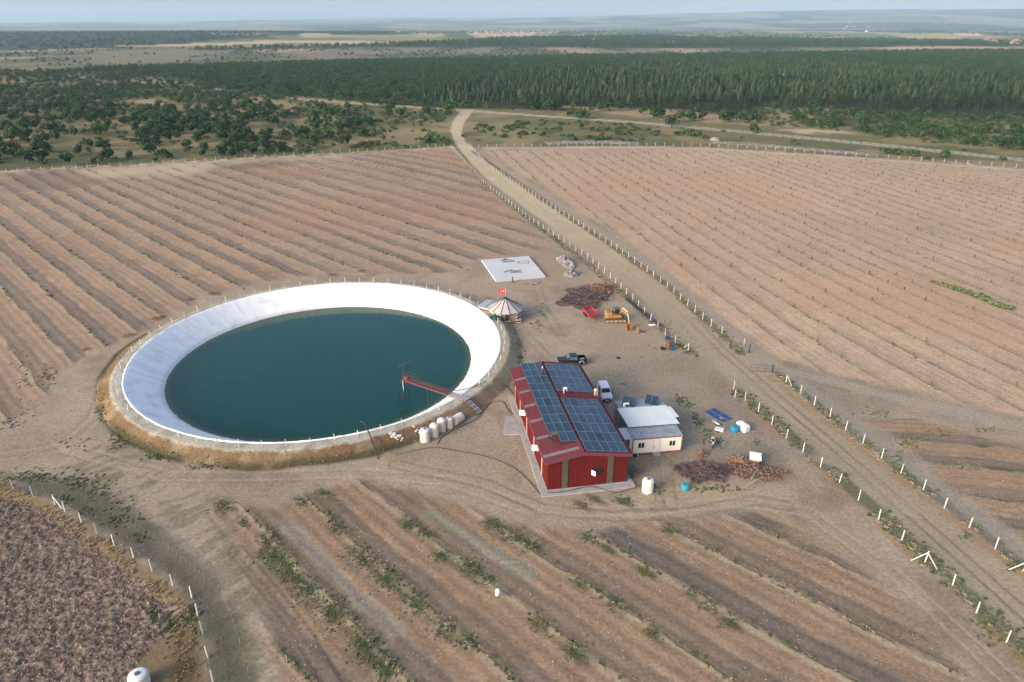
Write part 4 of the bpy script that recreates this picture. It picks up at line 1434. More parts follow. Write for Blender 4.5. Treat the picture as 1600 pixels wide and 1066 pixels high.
# foot of the embankment, stakes strip, plot corner, yard, gazebo bank, behind the cabins
for a in ((160, 640, 8, 20, 60), (185, 690, 16, 10, 70), (250, 715, 22, 6, 60), (330, 728, 30, 4, 50), (110, 690, 20, 10, 20), (60, 745, 50, 10, 150), (130, 755, 30, 10, 110), (160, 770, 20, 10, 60), (40, 590, 12, 40, 60), (75, 590, 12, 14, 60), (20, 660, 16, 8, 40), (190, 800, 30, 20, 50), (240, 960, 10, 10, 60), (270, 975, 16, 20, 110), (300, 960, 10, 16, 60), (180, 815, 12, 6, 40), (135, 800, 12, 6, 40), (220, 840, 10, 6, 40), (100, 780, 10, 5, 30),
          (1062, 625, 8, 6, 60), (1075, 634, 6, 4, 30), (1085, 650, 6, 6, 24), (1092, 660, 8, 10, 40), (1105, 680, 8, 10, 40), (1122, 690, 8, 6, 40), (1190, 745, 16, 6, 10), (1125, 762, 16, 5, 40), (1100, 765, 20, 4, 30), (1150, 765, 14, 3, 20), (1180, 690, 10, 6, 20), (1130, 670, 20, 10, 24), (1240, 690, 20, 14, 50), (975, 778, 14, 5, 30), (1025, 765, 10, 8, 40), (845, 486, 10, 10, 50), (838, 505, 8, 6, 40), (808, 545, 8, 12, 50), (812, 560, 6, 8, 40), (800, 520, 10, 6, 24), (1040, 512, 10, 10, 40), (1060, 530, 14, 10, 50), (1075, 548, 10, 6, 30), (1030, 545, 16, 5, 20), (765, 470, 10, 4, 20), (730, 462, 20, 4, 30), (1560, 985, 30, 20, 80), (1460, 880, 10, 10, 30), (1420, 690, 20, 10, 60), (1470, 678, 30, 6, 60), (1540, 672, 16, 5, 40), (1405, 715, 8, 10, 30), (1510, 728, 24, 6, 40), (1370, 645, 30, 5, 30), (1585, 885, 10, 5, 30), (1510, 838, 8, 5, 24)):
    blob(*a, wd)
along([(1465, 442), (1500, 452), (1545, 470), (1578, 482)], 160, 0.6, wd, 0.6, 1.4)
# row weeds of all three fields
for kk, n in (('f', 420), ('u', 3200), ('e', 2600)):
    c = [(a, b_) for a, b_, k in saps if k == kk]
    for _ in range(n):
        a, b_ = c[rs.randint(len(c))]
        th = {'f': -0.76, 'u': -0.80, 'e': -1.36}[kk]
        q = rs.normal(0, 3.4)
        (wd if rs.rand() < 0.6 else dg).append((a + q * math.cos(th) + rs.normal(0, .22), b_ + q * math.sin(th) + rs.normal(0, .22), rs.uniform(0.15, 0.5) * (1.25 if kk == 'u' else 1.0)))
# dry grass on the southern and western bank and along the plot
for _ in range(160):
    a = math.radians(rs.uniform(-205, -38))
    r = R_CREST + 0.2 + 2.0 * rs.rand()
    dg.append((PC[0] + r * math.cos(a), PC[1] + r * math.sin(a), rs.uniform(0.2, .5)))
along([(-20, 750), (30, 775), (90, 803), (150, 842), (210, 885), (262, 925), (290, 950), (285, 985), (290, 1066)], 420, 0.5, dg, .25, .6)
blob(300, 1010, 22, 40, 60, dg)
def ground_all(L):
    A = np.array(L)
    r = np.array([int(np.argmin(np.abs(ys - y))) for y in A[:, 1]])
    c = np.clip(np.round((A[:, 0] / dep[r] + 0.98) / 1.96 * 959).astype(int), 0, 959)
    z = Z.reshape(NR, NC)[r, c]
    keep_ = ~((np.hypot(A[:, 0] - PC[0], A[:, 1] - PC[1]) < R_RIM + 0.8))
    return np.column_stack([A[:, 0], A[:, 1], z - 0.02, A[:, 2]])[keep_]
# ---- stones in the fields and yard, clods on the ploughed plot
def rock_mesh(seed, mat):
    rng = random.Random(seed)
    bmz = bmesh.new()
    for _ in range(9):
        bmz.verts.new(Vector((rng.gauss(0, 1), rng.gauss(0, 1), rng.gauss(0, .7))).normalized() * rng.uniform(.7, 1))
    bmesh.ops.convex_hull(bmz, input=bmz.verts)
    me = bpy.data.meshes.new('stone')
    bmz.to_mesh(me)
    bmz.free()
    me.materials.append(mat)
    return me
ST_A = M('field_stone', S(168, 147, 124, .8), rough=.95, var=.25, scale=3, rnd=.25)
CL_A, CL_B = M('clod_dark', S(116, 101, 93, .85), rough=.95, var=.2, scale=4, rnd=.25), M('clod_light', S(150, 130, 116, .85), rough=.95, var=.2, scale=4, rnd=.25)
Q = np.concatenate([sample([(430, 780), (1060, 806), (1250, 820), (1620, 1120), (450, 1120)], 9000), sample([(0, 700), (700, 690), (1240, 700), (1240, 800), (400, 800), (60, 740)], 2600), sample([(860, 500), (1140, 560), (1240, 720), (1000, 720)], 900), sample([(1400, 690), (1620, 760), (1620, 860)], 900)])
Q = Q[fbm(Q[:, 0], Q[:, 1], 4, 3, 611) > 0.42]
st_l = [(x, y, s) for (x, y), s in zip(Q, 0.03 + 0.11 * rs.rand(len(Q)) ** 3)]
Q = sample(pl, 60000)
Q = Q[(to_px(Q[:, 0], Q[:, 1])[0] > -90) & (to_px(Q[:, 0], Q[:, 1])[1] < 1110)][:24000]
cl_l = [(x, y, s) for (x, y), s in zip(Q, 0.04 + 0.15 * rs.rand(len(Q)) ** 2)]
W_ = ground_all(wd)
scatter('weeds', proto_collection('weed_kinds', weed_me), W_[:, :3], W_[:, 3], rs.uniform(0, 6.28, len(W_)))
W_ = ground_all(dg)
scatter('dry_grass', proto_collection('dry_kinds', dry_me), W_[:, :3], W_[:, 3], rs.uniform(0, 6.28, len(W_)))

W_ = ground_all(st_l)
scatter('gravel', proto_collection('stone_kinds', [rock_mesh(800 + i, ST_A) for i in range(4)]), W_[:, :3], W_[:, 3], rs.uniform(0, 6.28, len(W_)))
W_ = ground_all(cl_l)
scatter('clods', proto_collection('clod_kinds', [rock_mesh(820 + i, CL_A if i % 2 else CL_B) for i in range(4)]), W_[:, :3], W_[:, 3], rs.uniform(0, 6.28, len(W_)))
# ================================================================== fences, stakes, gates
POST_M = M('concrete_post', (0.50, 0.49, 0.46), rough=0.85, var=0.12, scale=6, col2=(0.46, 0.43, 0.39), c2scale=3, c2lo=0.55, c2hi=0.7)
WIRE_M = M('wire', (0.16, 0.16, 0.155), rough=0.6, metal=0.4)
STEEL_D = M('dark_steel', (0.045, 0.047, 0.05), rough=0.5, metal=0.3)
RUST = M('rusty_steel', (0.20, 0.085, 0.055), rough=0.8, var=0.3, scale=5, col2=(0.10, 0.05, 0.045), c2scale=2)

net_m = bpy.data.materials.new('chain_link')
net_m.use_nodes = True
nt = net_m.node_tree
p = nt.nodes['Principled BSDF']
p.inputs['Base Color'].default_value = (0.15, 0.15, 0.145, 1)
p.inputs['Roughness'].default_value = 0.6
uv = nt.nodes.new('ShaderNodeAttribute')
uv.attribute_name = 'weave'
sx = nt.nodes.new('ShaderNodeSeparateXYZ')
nt.links.new(uv.outputs['Vector'], sx.inputs[0])
fac = []
for sgn in (1, -1):
    a = nt.nodes.new('ShaderNodeMath')
    a.operation = 'MULTIPLY_ADD'
    nt.links.new(sx.outputs['Y'], a.inputs[0])
    a.inputs[1].default_value = float(sgn)
    nt.links.new(sx.outputs['X'], a.inputs[2])
    pm_ = nt.nodes.new('ShaderNodeMath')
    pm_.operation = 'PINGPONG'
    nt.links.new(a.outputs[0], pm_.inputs[0])
    pm_.inputs[1].default_value = 0.05
    lt = nt.nodes.new('ShaderNodeMath')
    lt.operation = 'LESS_THAN'
    nt.links.new(pm_.outputs[0], lt.inputs[0])
    lt.inputs[1].default_value = 0.0028
    fac.append(lt)
mxm = nt.nodes.new('ShaderNodeMath')
mxm.operation = 'MAXIMUM'
nt.links.new(fac[0].outputs[0], mxm.inputs[0])
nt.links.new(fac[1].outputs[0], mxm.inputs[1])
nt.links.new(mxm.outputs[0], p.inputs['Alpha'])

def post_mesh(h, w=0.115, bend=False):
    b = MB()
    z0, z1 = -0.3, h
    r = [[(x * s, y * s, z) for x, y in ((-w / 2, -w / 2), (w / 2, -w / 2), (w / 2, w / 2), (-w / 2, w / 2))] for z, s in ((z0, 1.05), (z1 - 0.04, 0.92), (z1, 0.75))]
    b.loft(r, True, True)
    return mesh_of(b, 'post', POST_M)
PM = [post_mesh(1.62), post_mesh(1.55), post_mesh(1.68)]
PM_S = [post_mesh(1.15, 0.10), post_mesh(1.05, 0.10)]

def resample(W, step):
    out = [W[0]]
    rem = step
    for i in range(len(W) - 1):
        a, b = Vector(W[i]), Vector(W[i + 1])
        L = (b - a).length
        q = rem
        while q <= L:
            c = a + (b - a) * (q / L)
            out.append((c.x, c.y))
            q += step
        rem = q - L
    return out

def fence(label, W, step=3.75, h=1.6, posts=PM, braces=(), net=True, lean=0.02, group='fences of white posts', pts=None, close=False, zf=None):
    P = pts or resample(W, step)
    zf = zf or (lambda x, y: height_at(x, y))
    cx, cy = P[0]
    t = thing('fence', label, 'fence', (cx, cy, 0), 0, group)
    zs = [zf(x, y) for x, y in P]
    order_ = sorted(range(len(P)), key=lambda i: P[i][1] + (1e5 if not (-5 < to_px(P[i][0], P[i][1])[0] < 1605) else 0))
    ind_ = set(order_[:100])
    rb = MB()
    for i, (x, y) in enumerate(P):
        me = posts[i % len(posts)]
        tilt = (random.gauss(0, lean), random.gauss(0, lean), random.uniform(0, 1.5))
        if i in ind_:
            o = bpy.data.objects.new('post', me)
            COL.objects.link(o)
            o.parent = t
            o.location = (x - cx, y - cy, zs[i])
            o.rotation_euler = tilt
        else:
            m_ = Matrix.Translation((x - cx, y - cy, zs[i])) @ Euler(tilt).to_matrix().to_4x4()
            rb.add([m_ @ v.co for v in me.vertices], [tuple(q.vertices) for q in me.polygons])
    if rb.v:
        o = rb.build('posts', POST_M, t)
        o['kind'] = 'stuff'
    # braces: leaning struts at corner posts
    for i, dirs in braces:
        x, y = P[i]
        for ang in dirs:
            b = MB()
            dx, dy = math.cos(ang), math.sin(ang)
            b.tube([(0, 0, h * 0.88), (dx * 1.5, dy * 1.5, -0.1)], 0.075, 4)
            b.build('brace', POST_M, t, loc=(x - cx, y - cy, zs[i]))
    # strands of wire
    wb = MB()
    Q = P + ([P[0]] if close else [])
    zq = zs + ([zs[0]] if close else [])
    for k in (0.12, 0.6, 0.95):
        for i in range(len(Q) - 1):
            a = (Q[i][0] - cx, Q[i][1] - cy, zq[i] + h * k)
            c = (Q[i + 1][0] - cx, Q[i + 1][1] - cy, zq[i + 1] + h * k)
            wb.tube([a, c], 0.006, 3, cap=False)
    wb.build('wires', WIRE_M, t)
    if net:
        nb = MB()
        U = []
        u = 0
        for i in range(len(Q) - 1):
            L = math.dist(Q[i], Q[i + 1])
            x0, y0, x1, y1 = Q[i][0] - cx, Q[i][1] - cy, Q[i + 1][0] - cx, Q[i + 1][1] - cy
            nb.add([(x0, y0, zq[i] + 0.05), (x1, y1, zq[i + 1] + 0.05), (x1, y1, zq[i + 1] + h * 0.94), (x0, y0, zq[i] + h * 0.94)], [(0, 1, 2, 3)])
            U += [(u, 0, 0), (u + L, 0, 0), (u + L, h * 0.9, 0), (u, h * 0.9, 0)]
            u += L
        o = nb.build('wire_mesh', net_m, t)
        a = o.data.attributes.new('weave', 'FLOAT_VECTOR', 'POINT')
        a.data.foreach_set('vector', np.array(U, np.float32).ravel())
    return t

fence('long fence of white posts along the dirt road on its reservoir side', pxpoly([(706, 232), (730, 258), (760, 291), (830, 346), (911, 400), (929, 414), (956, 437), (986, 468), (1010, 494), (1036, 522), (1063, 543), (1076, 549)]), braces=[(-1, (2.0,))])
fence('long fence of white posts between the dirt road and the sapling field', pxpoly([(733, 228), (760, 258), (850, 318), (950, 381), (1000, 417), (1040, 448), (1083, 486), (1110, 510), (1128, 522), (1143, 531)]))
fence('fence of white posts near the woodpiles and parked motorcycle, along the dirt road', pxpoly([(1146, 609), (1165, 627), (1185, 645), (1206, 664), (1229, 685), (1254, 706), (1281, 729), (1309, 753), (1338, 780), (1371, 811), (1405, 840), (1444, 878), (1480, 907), (1516, 949), (1558, 991), (1604, 1036), (1660, 1095)]), braces=[(11, (2.9, -1.0))])
fence('fence of white posts starting at the open gate, along the grey headland track', pxpoly([(1228, 599), (1250, 615), (1272, 633), (1295, 650), (1319, 670), (1346, 691), (1373, 712), (1402, 736), (1436, 760), (1469, 789), (1506, 818), (1535, 840), (1573, 873), (1610, 902), (1680, 960)]), braces=[(0, (-1.2,)), (12, (2.9, -1.0))])
fence('far boundary fence between the upper field and the oak scrub', pxpoly([(-260, 295), (-60, 272), (40, 268), (120, 263), (200, 259), (300, 253), (400, 246.5), (560, 238), (705, 229)]), net=False, step=4.2)
fence('far boundary fence between the sapling field and the country road', pxpoly([(748, 231), (800, 229.5), (1000, 228), (1100, 229), (1200, 234), (1300, 242), (1450, 252), (1600, 263), (1900, 287)]), net=False, step=4.4)
bl = [(21, 765.5), (52, 776), (87, 790), (102, 800.5), (128, 817.5), (152, 834.5), (179, 852.5), (209, 872.5), (238, 892.5), (270, 915.5), (300, 934), (309, 962), (317, 990), (325, 1028), (333, 1068), (342, 1110)]
fence('fence of white posts along the ploughed plot and its strip of dry grass', None, pts=pxpoly(bl), braces=[(2, (-0.5,))], net=False)
ring_pts = []
nP = 64
for k in range(nP):
    a = 2 * math.pi * k / nP
    if -42 < math.degrees((a + math.pi) % (2 * math.pi) - math.pi) < -33:
        continue
    ring_pts.append((PC[0] + 33.6 * math.cos(a), PC[1] + 33.6 * math.sin(a)))
i0 = max(range(len(ring_pts)), key=lambda i: math.dist(ring_pts[i], ring_pts[i - 1]))
ring_pts = ring_pts[i0:] + ring_pts[:i0]
fence('ring fence of white posts round the rim of the reservoir', None, pts=ring_pts, h=1.25, posts=PM_S, net=False, zf=lambda x, y: Z_RIM)

# rows of short stakes by the plot
def stakes(label, pts, step, h):
    W = resample(pxpoly(pts), step)
    for x, y in W:
        hh = h * random.uniform(0.75, 1.2)
        b = MB()
        b.tube([(0, 0, -0.1), (random.gauss(0, .04), random.gauss(0, .04), hh)], 0.022, 4, 0.018)
        o = b.build('stake', M('stake_wood', (0.34, 0.31, 0.27), rough=0.9, var=0.25), loc=(x, y, height_at(x, y)))
        o.rotation_euler = (random.gauss(0, .06), random.gauss(0, .06), 0)
        tag(o, label, 'stake', 'short stakes beside the ploughed plot')
stakes('thin grey stake in the outer line of stakes beside the ploughed plot', [(30, 748), (70, 752), (130, 778), (200, 815), (262, 855), (305, 890), (345, 925), (356, 950), (370, 990), (382, 1030), (392, 1066), (400, 1110)], 0.95, 0.75)
stakes('thin grey stake in the inner line of stakes beside the ploughed plot', [(60, 768), (110, 790), (170, 822), (230, 866), (290, 915), (330, 955), (345, 1000), (352, 1040), (358, 1090)], 1.7, 0.45)

# gates by the junction
def gate(label, a, b, h=1.35, leaf_only=False):
    a, b = Vector(a), Vector(b)
    d = b - a
    L = d.length
    t = thing('gate', label, 'gate', a, math.atan2(d.y, d.x))
    fr = MB()
    for z in (0.15, h * 0.55, h):
        fr.tube([(0.1, 0, z), (L - 0.1, 0, z)], 0.028, 6)
    for i in range(4):
        x = 0.1 + (L - 0.2) * i / 3
        fr.tube([(x, 0, 0.15), (x, 0, h)], 0.026, 6)
    fr.build('frame', STEEL_D, t)
    nb = MB()
    nb.quad((0.1, 0, 0.15), (L - 0.1, 0, 0.15), (L - 0.1, 0, h), (0.1, 0, h))
    o = nb.build('wire_mesh', net_m, t)
    at = o.data.attributes.new('weave', 'FLOAT_VECTOR', 'POINT')
    at.data.foreach_set('vector', np.array([(0, 0, 0), (L, 0, 0), (L, h, 0), (0, h, 0)], np.float32).ravel())
    for x in ((L + 0.05,) if leaf_only else (-0.05, L + 0.05)):
        pb = MB()
        pb.bbox((0, 0, h * 0.5 + 0.1), (0.16, 0.16, h + 0.5), 0.02)
        pb.build('gate_post', STEEL_D, t, loc=(x, 0, 0))
    return t
gate('open dark steel gate leaf swung out toward the junction', G(1172, 580), G(1206, 583), leaf_only=True)
gate('dark steel gate standing folded beside the far road fence', G(1141, 545), G(1170, 552), 1.5)
for px_, py_, lab in ((1162, 541, 'white post behind the folded gate'), (1148, 622, 'short white post at the weedy end of the near road fence')):
    o = bpy.data.objects.new('fence_post', PM[0])
    COL.objects.link(o)
    o.location = (*G2(px_, py_), 0)
    tag(o, lab, 'post')
# ================================================================== red barn with solar roof
RED = M('red_cladding', (0.095, 0.014, 0.013), rough=0.8, var=0.08, scale=0.6, spec=0.02)
ROOF_M = M('roof_sheet', (0.125, 0.034, 0.044), rough=0.75, var=0.10, scale=0.7, spec=0.03, col2=(0.11, 0.036, 0.044), c2scale=0.8)
SKYL = M('rooflight', (0.165, 0.15, 0.155), rough=0.5, spec=0.1, var=0.1)
TRIM_R = M('red_trim', (0.13, 0.044, 0.056), rough=0.7, spec=0.03)
CONC = M('concrete', (0.30, 0.298, 0.295), rough=0.9, var=0.12, scale=1.2, col2=(0.28, 0.27, 0.26), c2scale=0.8)
GLASSD = M('dark_glass', (0.015, 0.02, 0.024), rough=0.12, var=0.05, spec=0.5)
WHITE = M('white_paint', (0.78, 0.78, 0.77), rough=0.45, var=0.04)
CREAM = M('cream_panel', (0.86, 0.77, 0.62), rough=0.5, var=0.05, scale=1.0)
POLYC = M('grey_poly_strip', (0.075, 0.073, 0.055), rough=0.6, spec=0.1, var=0.18, scale=1.5)

pan_m = bpy.data.materials.new('solar_cells')
pan_m.use_nodes = True
nt = pan_m.node_tree
p = nt.nodes['Principled BSDF']
p.inputs['Roughness'].default_value = 0.22
p.inputs['Specular IOR Level'].default_value = 0.5
tc = nt.nodes.new('ShaderNodeTexCoord')
br = nt.nodes.new('ShaderNodeTexBrick')
br.offset = 0
br.inputs['Scale'].default_value = 1.0
br.inputs['Brick Width'].default_value = 0.182
br.inputs['Row Height'].default_value = 0.19
br.inputs['Mortar Size'].default_value = 0.004
br.inputs['Color1'].default_value = (0.018, 0.042, 0.060, 1)
br.inputs['Color2'].default_value = (0.021, 0.046, 0.065, 1)
br.inputs['Mortar'].default_value = (0.040, 0.072, 0.095, 1)
nt.links.new(tc.outputs['Object'], br.inputs['Vector'])
oi = nt.nodes.new('ShaderNodeObjectInfo')
mr = nt.nodes.new('ShaderNodeMapRange')
mr.inputs['To Min'].default_value = 0.82
mr.inputs['To Max'].default_value = 1.18
nt.links.new(oi.outputs['Random'], mr.inputs['Value'])
vm = nt.nodes.new('ShaderNodeVectorMath')
vm.operation = 'SCALE'
nt.links.new(br.outputs['Color'], vm.inputs[0])
nt.links.new(mr.outputs['Result'], vm.inputs['Scale'])
nt.links.new(vm.outputs['Vector'], p.inputs['Base Color'])
DARKP = M('dark_solar_cells', (0.014, 0.020, 0.036), rough=0.25, var=0.05, spec=0.5)
BLUEP = M('blue_solar_cells', (0.028, 0.048, 0.17), rough=0.25, var=0.12, spec=0.5)
ALU = M('aluminium', (0.55, 0.58, 0.60), rough=0.4, metal=0.3)

def panel_mesh(w, l, mat, name='panel'):
    b = MB()
    b.box((w / 2, l / 2, -0.02), (w - 0.02, l - 0.02, 0.035))
    b.cur = 1
    f = 0.028
    for c, s in (((w / 2, f / 2, 0), (w, f, 0.05)), ((w / 2, l - f / 2, 0), (w, f, 0.05)), ((f / 2, l / 2, 0), (f, l - 2 * f, 0.05)), ((w - f / 2, l / 2, 0), (f, l - 2 * f, 0.05))):
        b.box(c, s)
    return mesh_of(b, name, [mat, M('panel_frame', (.13, .18, .22), rough=.5)])
PW, PL = 1.12, 2.26
pan_me = panel_mesh(PW, PL, pan_m)
pan_dk = panel_mesh(PW, PL, DARKP)

BROT = R(9.9)
BA = (4.56, 72.1)
BW_, BL_, BRU = 10.6, 25.0, 4.55       # width, length, ridge position
EZ, RZ = 4.95, 5.9
barn = thing('barn', 'long red metal barn with a roof full of solar panels', 'barn', (BA[0], BA[1], 0), BROT)
def roof_z(u):
    return EZ + (RZ - EZ) * ((u + 0.5) / (BRU + 0.5) if u <= BRU else (BW_ + 0.4 - u) / (BW_ + 0.4 - BRU))

def corrugated(p0, p1, z0f, z1f, pitch=0.33, depth=0.018, out=(0, 0)):
    """vertical cladding between plan points p0 and p1, z0f/z1f(t) bottom and top"""
    b = MB()
    p0, p1 = Vector(p0), Vector(p1)
    L = (p1 - p0).length
    d = (p1 - p0) / L
    n = Vector((d.y, -d.x))
    k = int(L / pitch)
    pts = []
    for i in range(k):
        for q, o in ((0, 0), (0.55, 0), (0.65, depth), (0.9, depth)):
            s = (i + q) * L / k
            pts.append((p0 + d * s + n * o, s / L))
    pts.append((p1, 1.0))
    v, f = [], []
    for (q, t) in pts:
        v.append((q.x, q.y, z0f(t)))
        v.append((q.x, q.y, z1f(t)))
    for i in range(len(pts) - 1):
        f.append((2 * i, 2 * i + 2, 2 * i + 3, 2 * i + 1))
    return b.add(v, f)
W0 = 0.22
ztop = lambda u: roof_z(u) - 0.12
gab = lambda t: ztop(t * BW_)
def gable(v, flip):
    b = MB()
    for a, c in ((0.0, BRU), (BRU, BW_)):
        f = (lambda a, c: (lambda t: ztop(a + (c - a) * t)))(a, c)
        q = corrugated((a, v), (c, v), lambda t: W0, f) if not flip else corrugated((c, v), (a, v), lambda t: W0, (lambda a, c: (lambda t: ztop(c + (a - c) * t)))(a, c))
        b.add(q.v, q.f)
    return b
wb = MB()
for q in (gable(0, False), gable(BL_, True), corrugated((BW_, 0), (BW_, BL_), lambda t: W0, lambda t: ztop(BW_)), corrugated((0, BL_), (0, 0), lambda t: W0, lambda t: ztop(0))):
    wb.add(q.v, q.f)
wb.build('wall', RED, barn)
# olive translucent strips, set proud of the cladding
for u in (1.9, 7.95):
    b = MB()
    b.box((u + 0.38, -0.06, (W0 + ztop(u)) / 2), (0.78, 0.05, ztop(u) - W0 - 0.25))
    b.build('translucent_strip', POLYC, barn)
for v in (3.2, 8.4, 13.6, 18.8, 23.2):
    b = MB()
    b.box((-0.06, v, (W0 + ztop(0)) / 2), (0.05, 0.5, ztop(0) - W0 - 0.3))
    b.build('translucent_strip', M('pale_strip', (0.42, 0.28, 0.20), rough=0.5), barn)
# roof: two corrugated slopes with an overhang
def slope(u0, u1):
    b = MB()
    v0, v1 = -0.55, BL_ + 0.45
    k = 78
    pts = []
    for i in range(k):
        for q, o in ((0, 0), (0.6, 0), (0.72, 0.035), (0.9, 0.035)):
            pts.append((v0 + (v1 - v0) * (i + q) / k, o))
    pts.append((v1, 0))
    v, f = [], []
    for (y, o) in pts:
        v.append((u0, y, roof_z(u0) + o))
        v.append((u1, y, roof_z(u1) + o))
    for i in range(len(pts) - 1):
        f.append((2 * i, 2 * i + 1, 2 * i + 3, 2 * i + 2))
    return b.add(v, f)
rb = MB()
q = slope(-0.5, BRU); rb.add(q.v, q.f)
q = slope(BRU, BW_ + 0.4); rb.add(q.v, q.f)
roof = rb.build('roof', ROOF_M, barn)
# fascias and ridge cap
fb = MB()
for v in (-0.58, BL_ + 0.48):
    for a, c in ((-0.5, BRU), (BRU, BW_ + 0.4)):
        za, zc = roof_z(a) + 0.05, roof_z(c) + 0.05
        h = 0.50
        fb.loft([[(a, v - 0.03, za - h), (a, v + 0.03, za - h), (a, v + 0.03, za), (a, v - 0.03, za)], [(c, v - 0.03, zc - h), (c, v + 0.03, zc - h), (c, v + 0.03, zc), (c, v - 0.03, zc)]], True, True)
fb.box((-0.53, BL_ / 2, EZ - 0.2), (0.06, BL_ + 1.0, 0.42))
fb.box((BW_ + 0.43, BL_ / 2, EZ - 0.2), (0.06, BL_ + 1.0, 0.42))
fb.build('fascia', TRIM_R, roof)
rc = MB()
rc.loft([[(BRU - 0.25, y, roof_z(BRU - 0.25) + 0.05), (BRU, y, RZ + 0.10), (BRU + 0.25, y, roof_z(BRU + 0.25) + 0.05)] for y in (-0.55, BL_ + 0.45)], closed=False)
rc.build('ridge_cap', ROOF_M, roof)
# translucent roof lights across the western slope
for v, u1 in ((0.35, BRU - 0.35), (4.6, BRU - 1.4), (8.9, BRU - 2.4), (13.1, BRU - 2.6), (17.2, BRU - 2.6), (21.2, BRU - 2.6)):
    b = MB()
    a, c = -0.46, u1
    za, zc = roof_z(a) + 0.055, roof_z(c) + 0.055
    b.loft([[(a, v, za), (c, v, zc)], [(a, v + 0.62, za), (c, v + 0.62, zc)]], closed=False)
    b.build('roof_light', SKYL, roof)
# windows: a front one with an open white shutter, two open shutters on the west wall
b = MB(); b.box((6.75, -0.07, 2.62), (1.0, 0.10, 0.72)); w = b.build('window', M('dark_opening', (0.012, 0.012, 0.014), rough=0.7), barn)
b = MB()
for x in (6.25, 6.75, 7.25): b.box((x, -0.13, 2.62), (0.05, 0.03, 0.76))
for z in (2.25, 2.99): b.box((6.75, -0.13, z), (1.05, 0.03, 0.05))
b.build('frame', STEEL_D, w)
b = MB(); b.box((5.98, -0.38, 2.42), (0.62, 0.05, 0.72), mat=Matrix.Rotation(R(-50), 4, 'Z')); b.build('shutter', WHITE, w)
for v in (6.5, 15.8):
    b = MB(); b.box((-0.08, v, 3.0), (0.08, 1.0, 0.9)); w = b.build('window', MATS['dark_opening'], barn)
    b = MB(); b.box((-0.45, v - 0.72, 3.0), (0.9, 0.05, 0.9), mat=Matrix.Rotation(R(-20), 4, 'Z')); b.build('shutter', CREAM, w)
# concrete plinth
ap = MB()
ap.prism([(-0.95, -1.15), (BW_ + 1.0, -1.1), (BW_ + 0.9, 6.0), (BW_ + 0.5, BL_ + 0.5), (-0.9, BL_ + 0.5)], -0.2, 0.20)
ap.prism([(-0.05, -0.05), (BW_ + 0.05, -0.05), (BW_ + 0.05, BL_ + 0.05), (-0.05, BL_ + 0.05)], 0.12, 0.26)
ap.build('plinth', CONC, barn)
ap = MB()
ap.prism([(-3.4, 14.2), (-.97, 13.8), (-.97, 18.8), (-2.4, 19.4)], -0.1, 0.16)
o = ap.build('concrete_pad', CONC, loc=(BA[0], BA[1], 0), rotz=BROT)
tag(o, 'low concrete pad against the west wall of the barn', 'pad')

def array(label, u0, v0, cols, rows_, plane, dark=(), skip=()):
    """solar_array thing with panels; plane(u) gives height"""
    m = Matrix.Translation((BA[0], BA[1], 0)) @ Matrix.Rotation(BROT, 4, 'Z')
    org = m @ Vector((u0, v0, plane(u0)))
    t = thing('solar_array', label, 'solar array', org, BROT, 'solar arrays on the barn roof')
    tilt = math.atan2(plane(u0 + cols * PW) - plane(u0), cols * PW)
    for i in range(cols):
        for j in range(rows_):
            if (i, j) in skip:
                continue
            o = bpy.data.objects.new('panel', pan_dk if (i, j) in dark else pan_me)
            COL.objects.link(o)
            o.parent = t
            x = i * (PW + 0.012)
            o.location = (x * math.cos(tilt), j * (PL + 0.015), x * math.sin(tilt))
            o.rotation_euler = (0, -tilt, 0)
            if (i, j) in dark:
                o['label'] = 'darker panel'
    return t
pr = lambda u: roof_z(u) + 0.17
VR0 = -0.35
low = array('big array of solar panels on the lower eastern roof slope, nearest the gable', BRU + 0.32, VR0, 5, 6, pr, dark=((2, 1), (0, 2), (4, 2), (1, 5)))
RAIL = MB()
for k in range(12):
    v = k * (PL / 2) + 0.6
    RAIL.box((2.8, v, -0.09 - 0.452), (5.7, 0.05, 0.06), mat=Matrix.Rotation(-math.atan2(pr(10) - pr(5), 5), 4, 'Y'))
RAIL.build('rail', ALU, low)
RAIL.build('rail', ALU, array('solar array on the eastern roof slope beyond the bare red strip', BRU + 0.32, 15.45, 5, 4, pr)).scale = (1, 0.66, 1)
lp = lambda u: 6.28 - 0.055 * (u - 0.95)
west_a = array('long three column solar array raised on a frame above the western roof slope', 0.98, 1.95, 3, 10, lp, dark=((1, 4),), skip=((0, 0),))
fr = MB()
for j in range(11):
    v = j * PL
    zb = lambda u: roof_z(u + 0.98) - 6.28 + 0.06
    if j > 0:
        fr.tube([(0.1, v, -0.05), (0.05, v, zb(0.05))], 0.03, 4)
        fr.tube([(0.1, v, -0.1), (1.1, v, zb(1.1))], 0.025, 4)
    fr.tube([(1.6, v, -0.08), (1.6, v, zb(1.6))], 0.03, 4)
    fr.tube([(0.0, v, -0.06), (3.3, v, -0.2)], 0.03, 4)
    if j < 10:
        fr.tube([(0.1, v, -0.1), (0.1, v + PL, zb(0.1))], 0.025, 4)
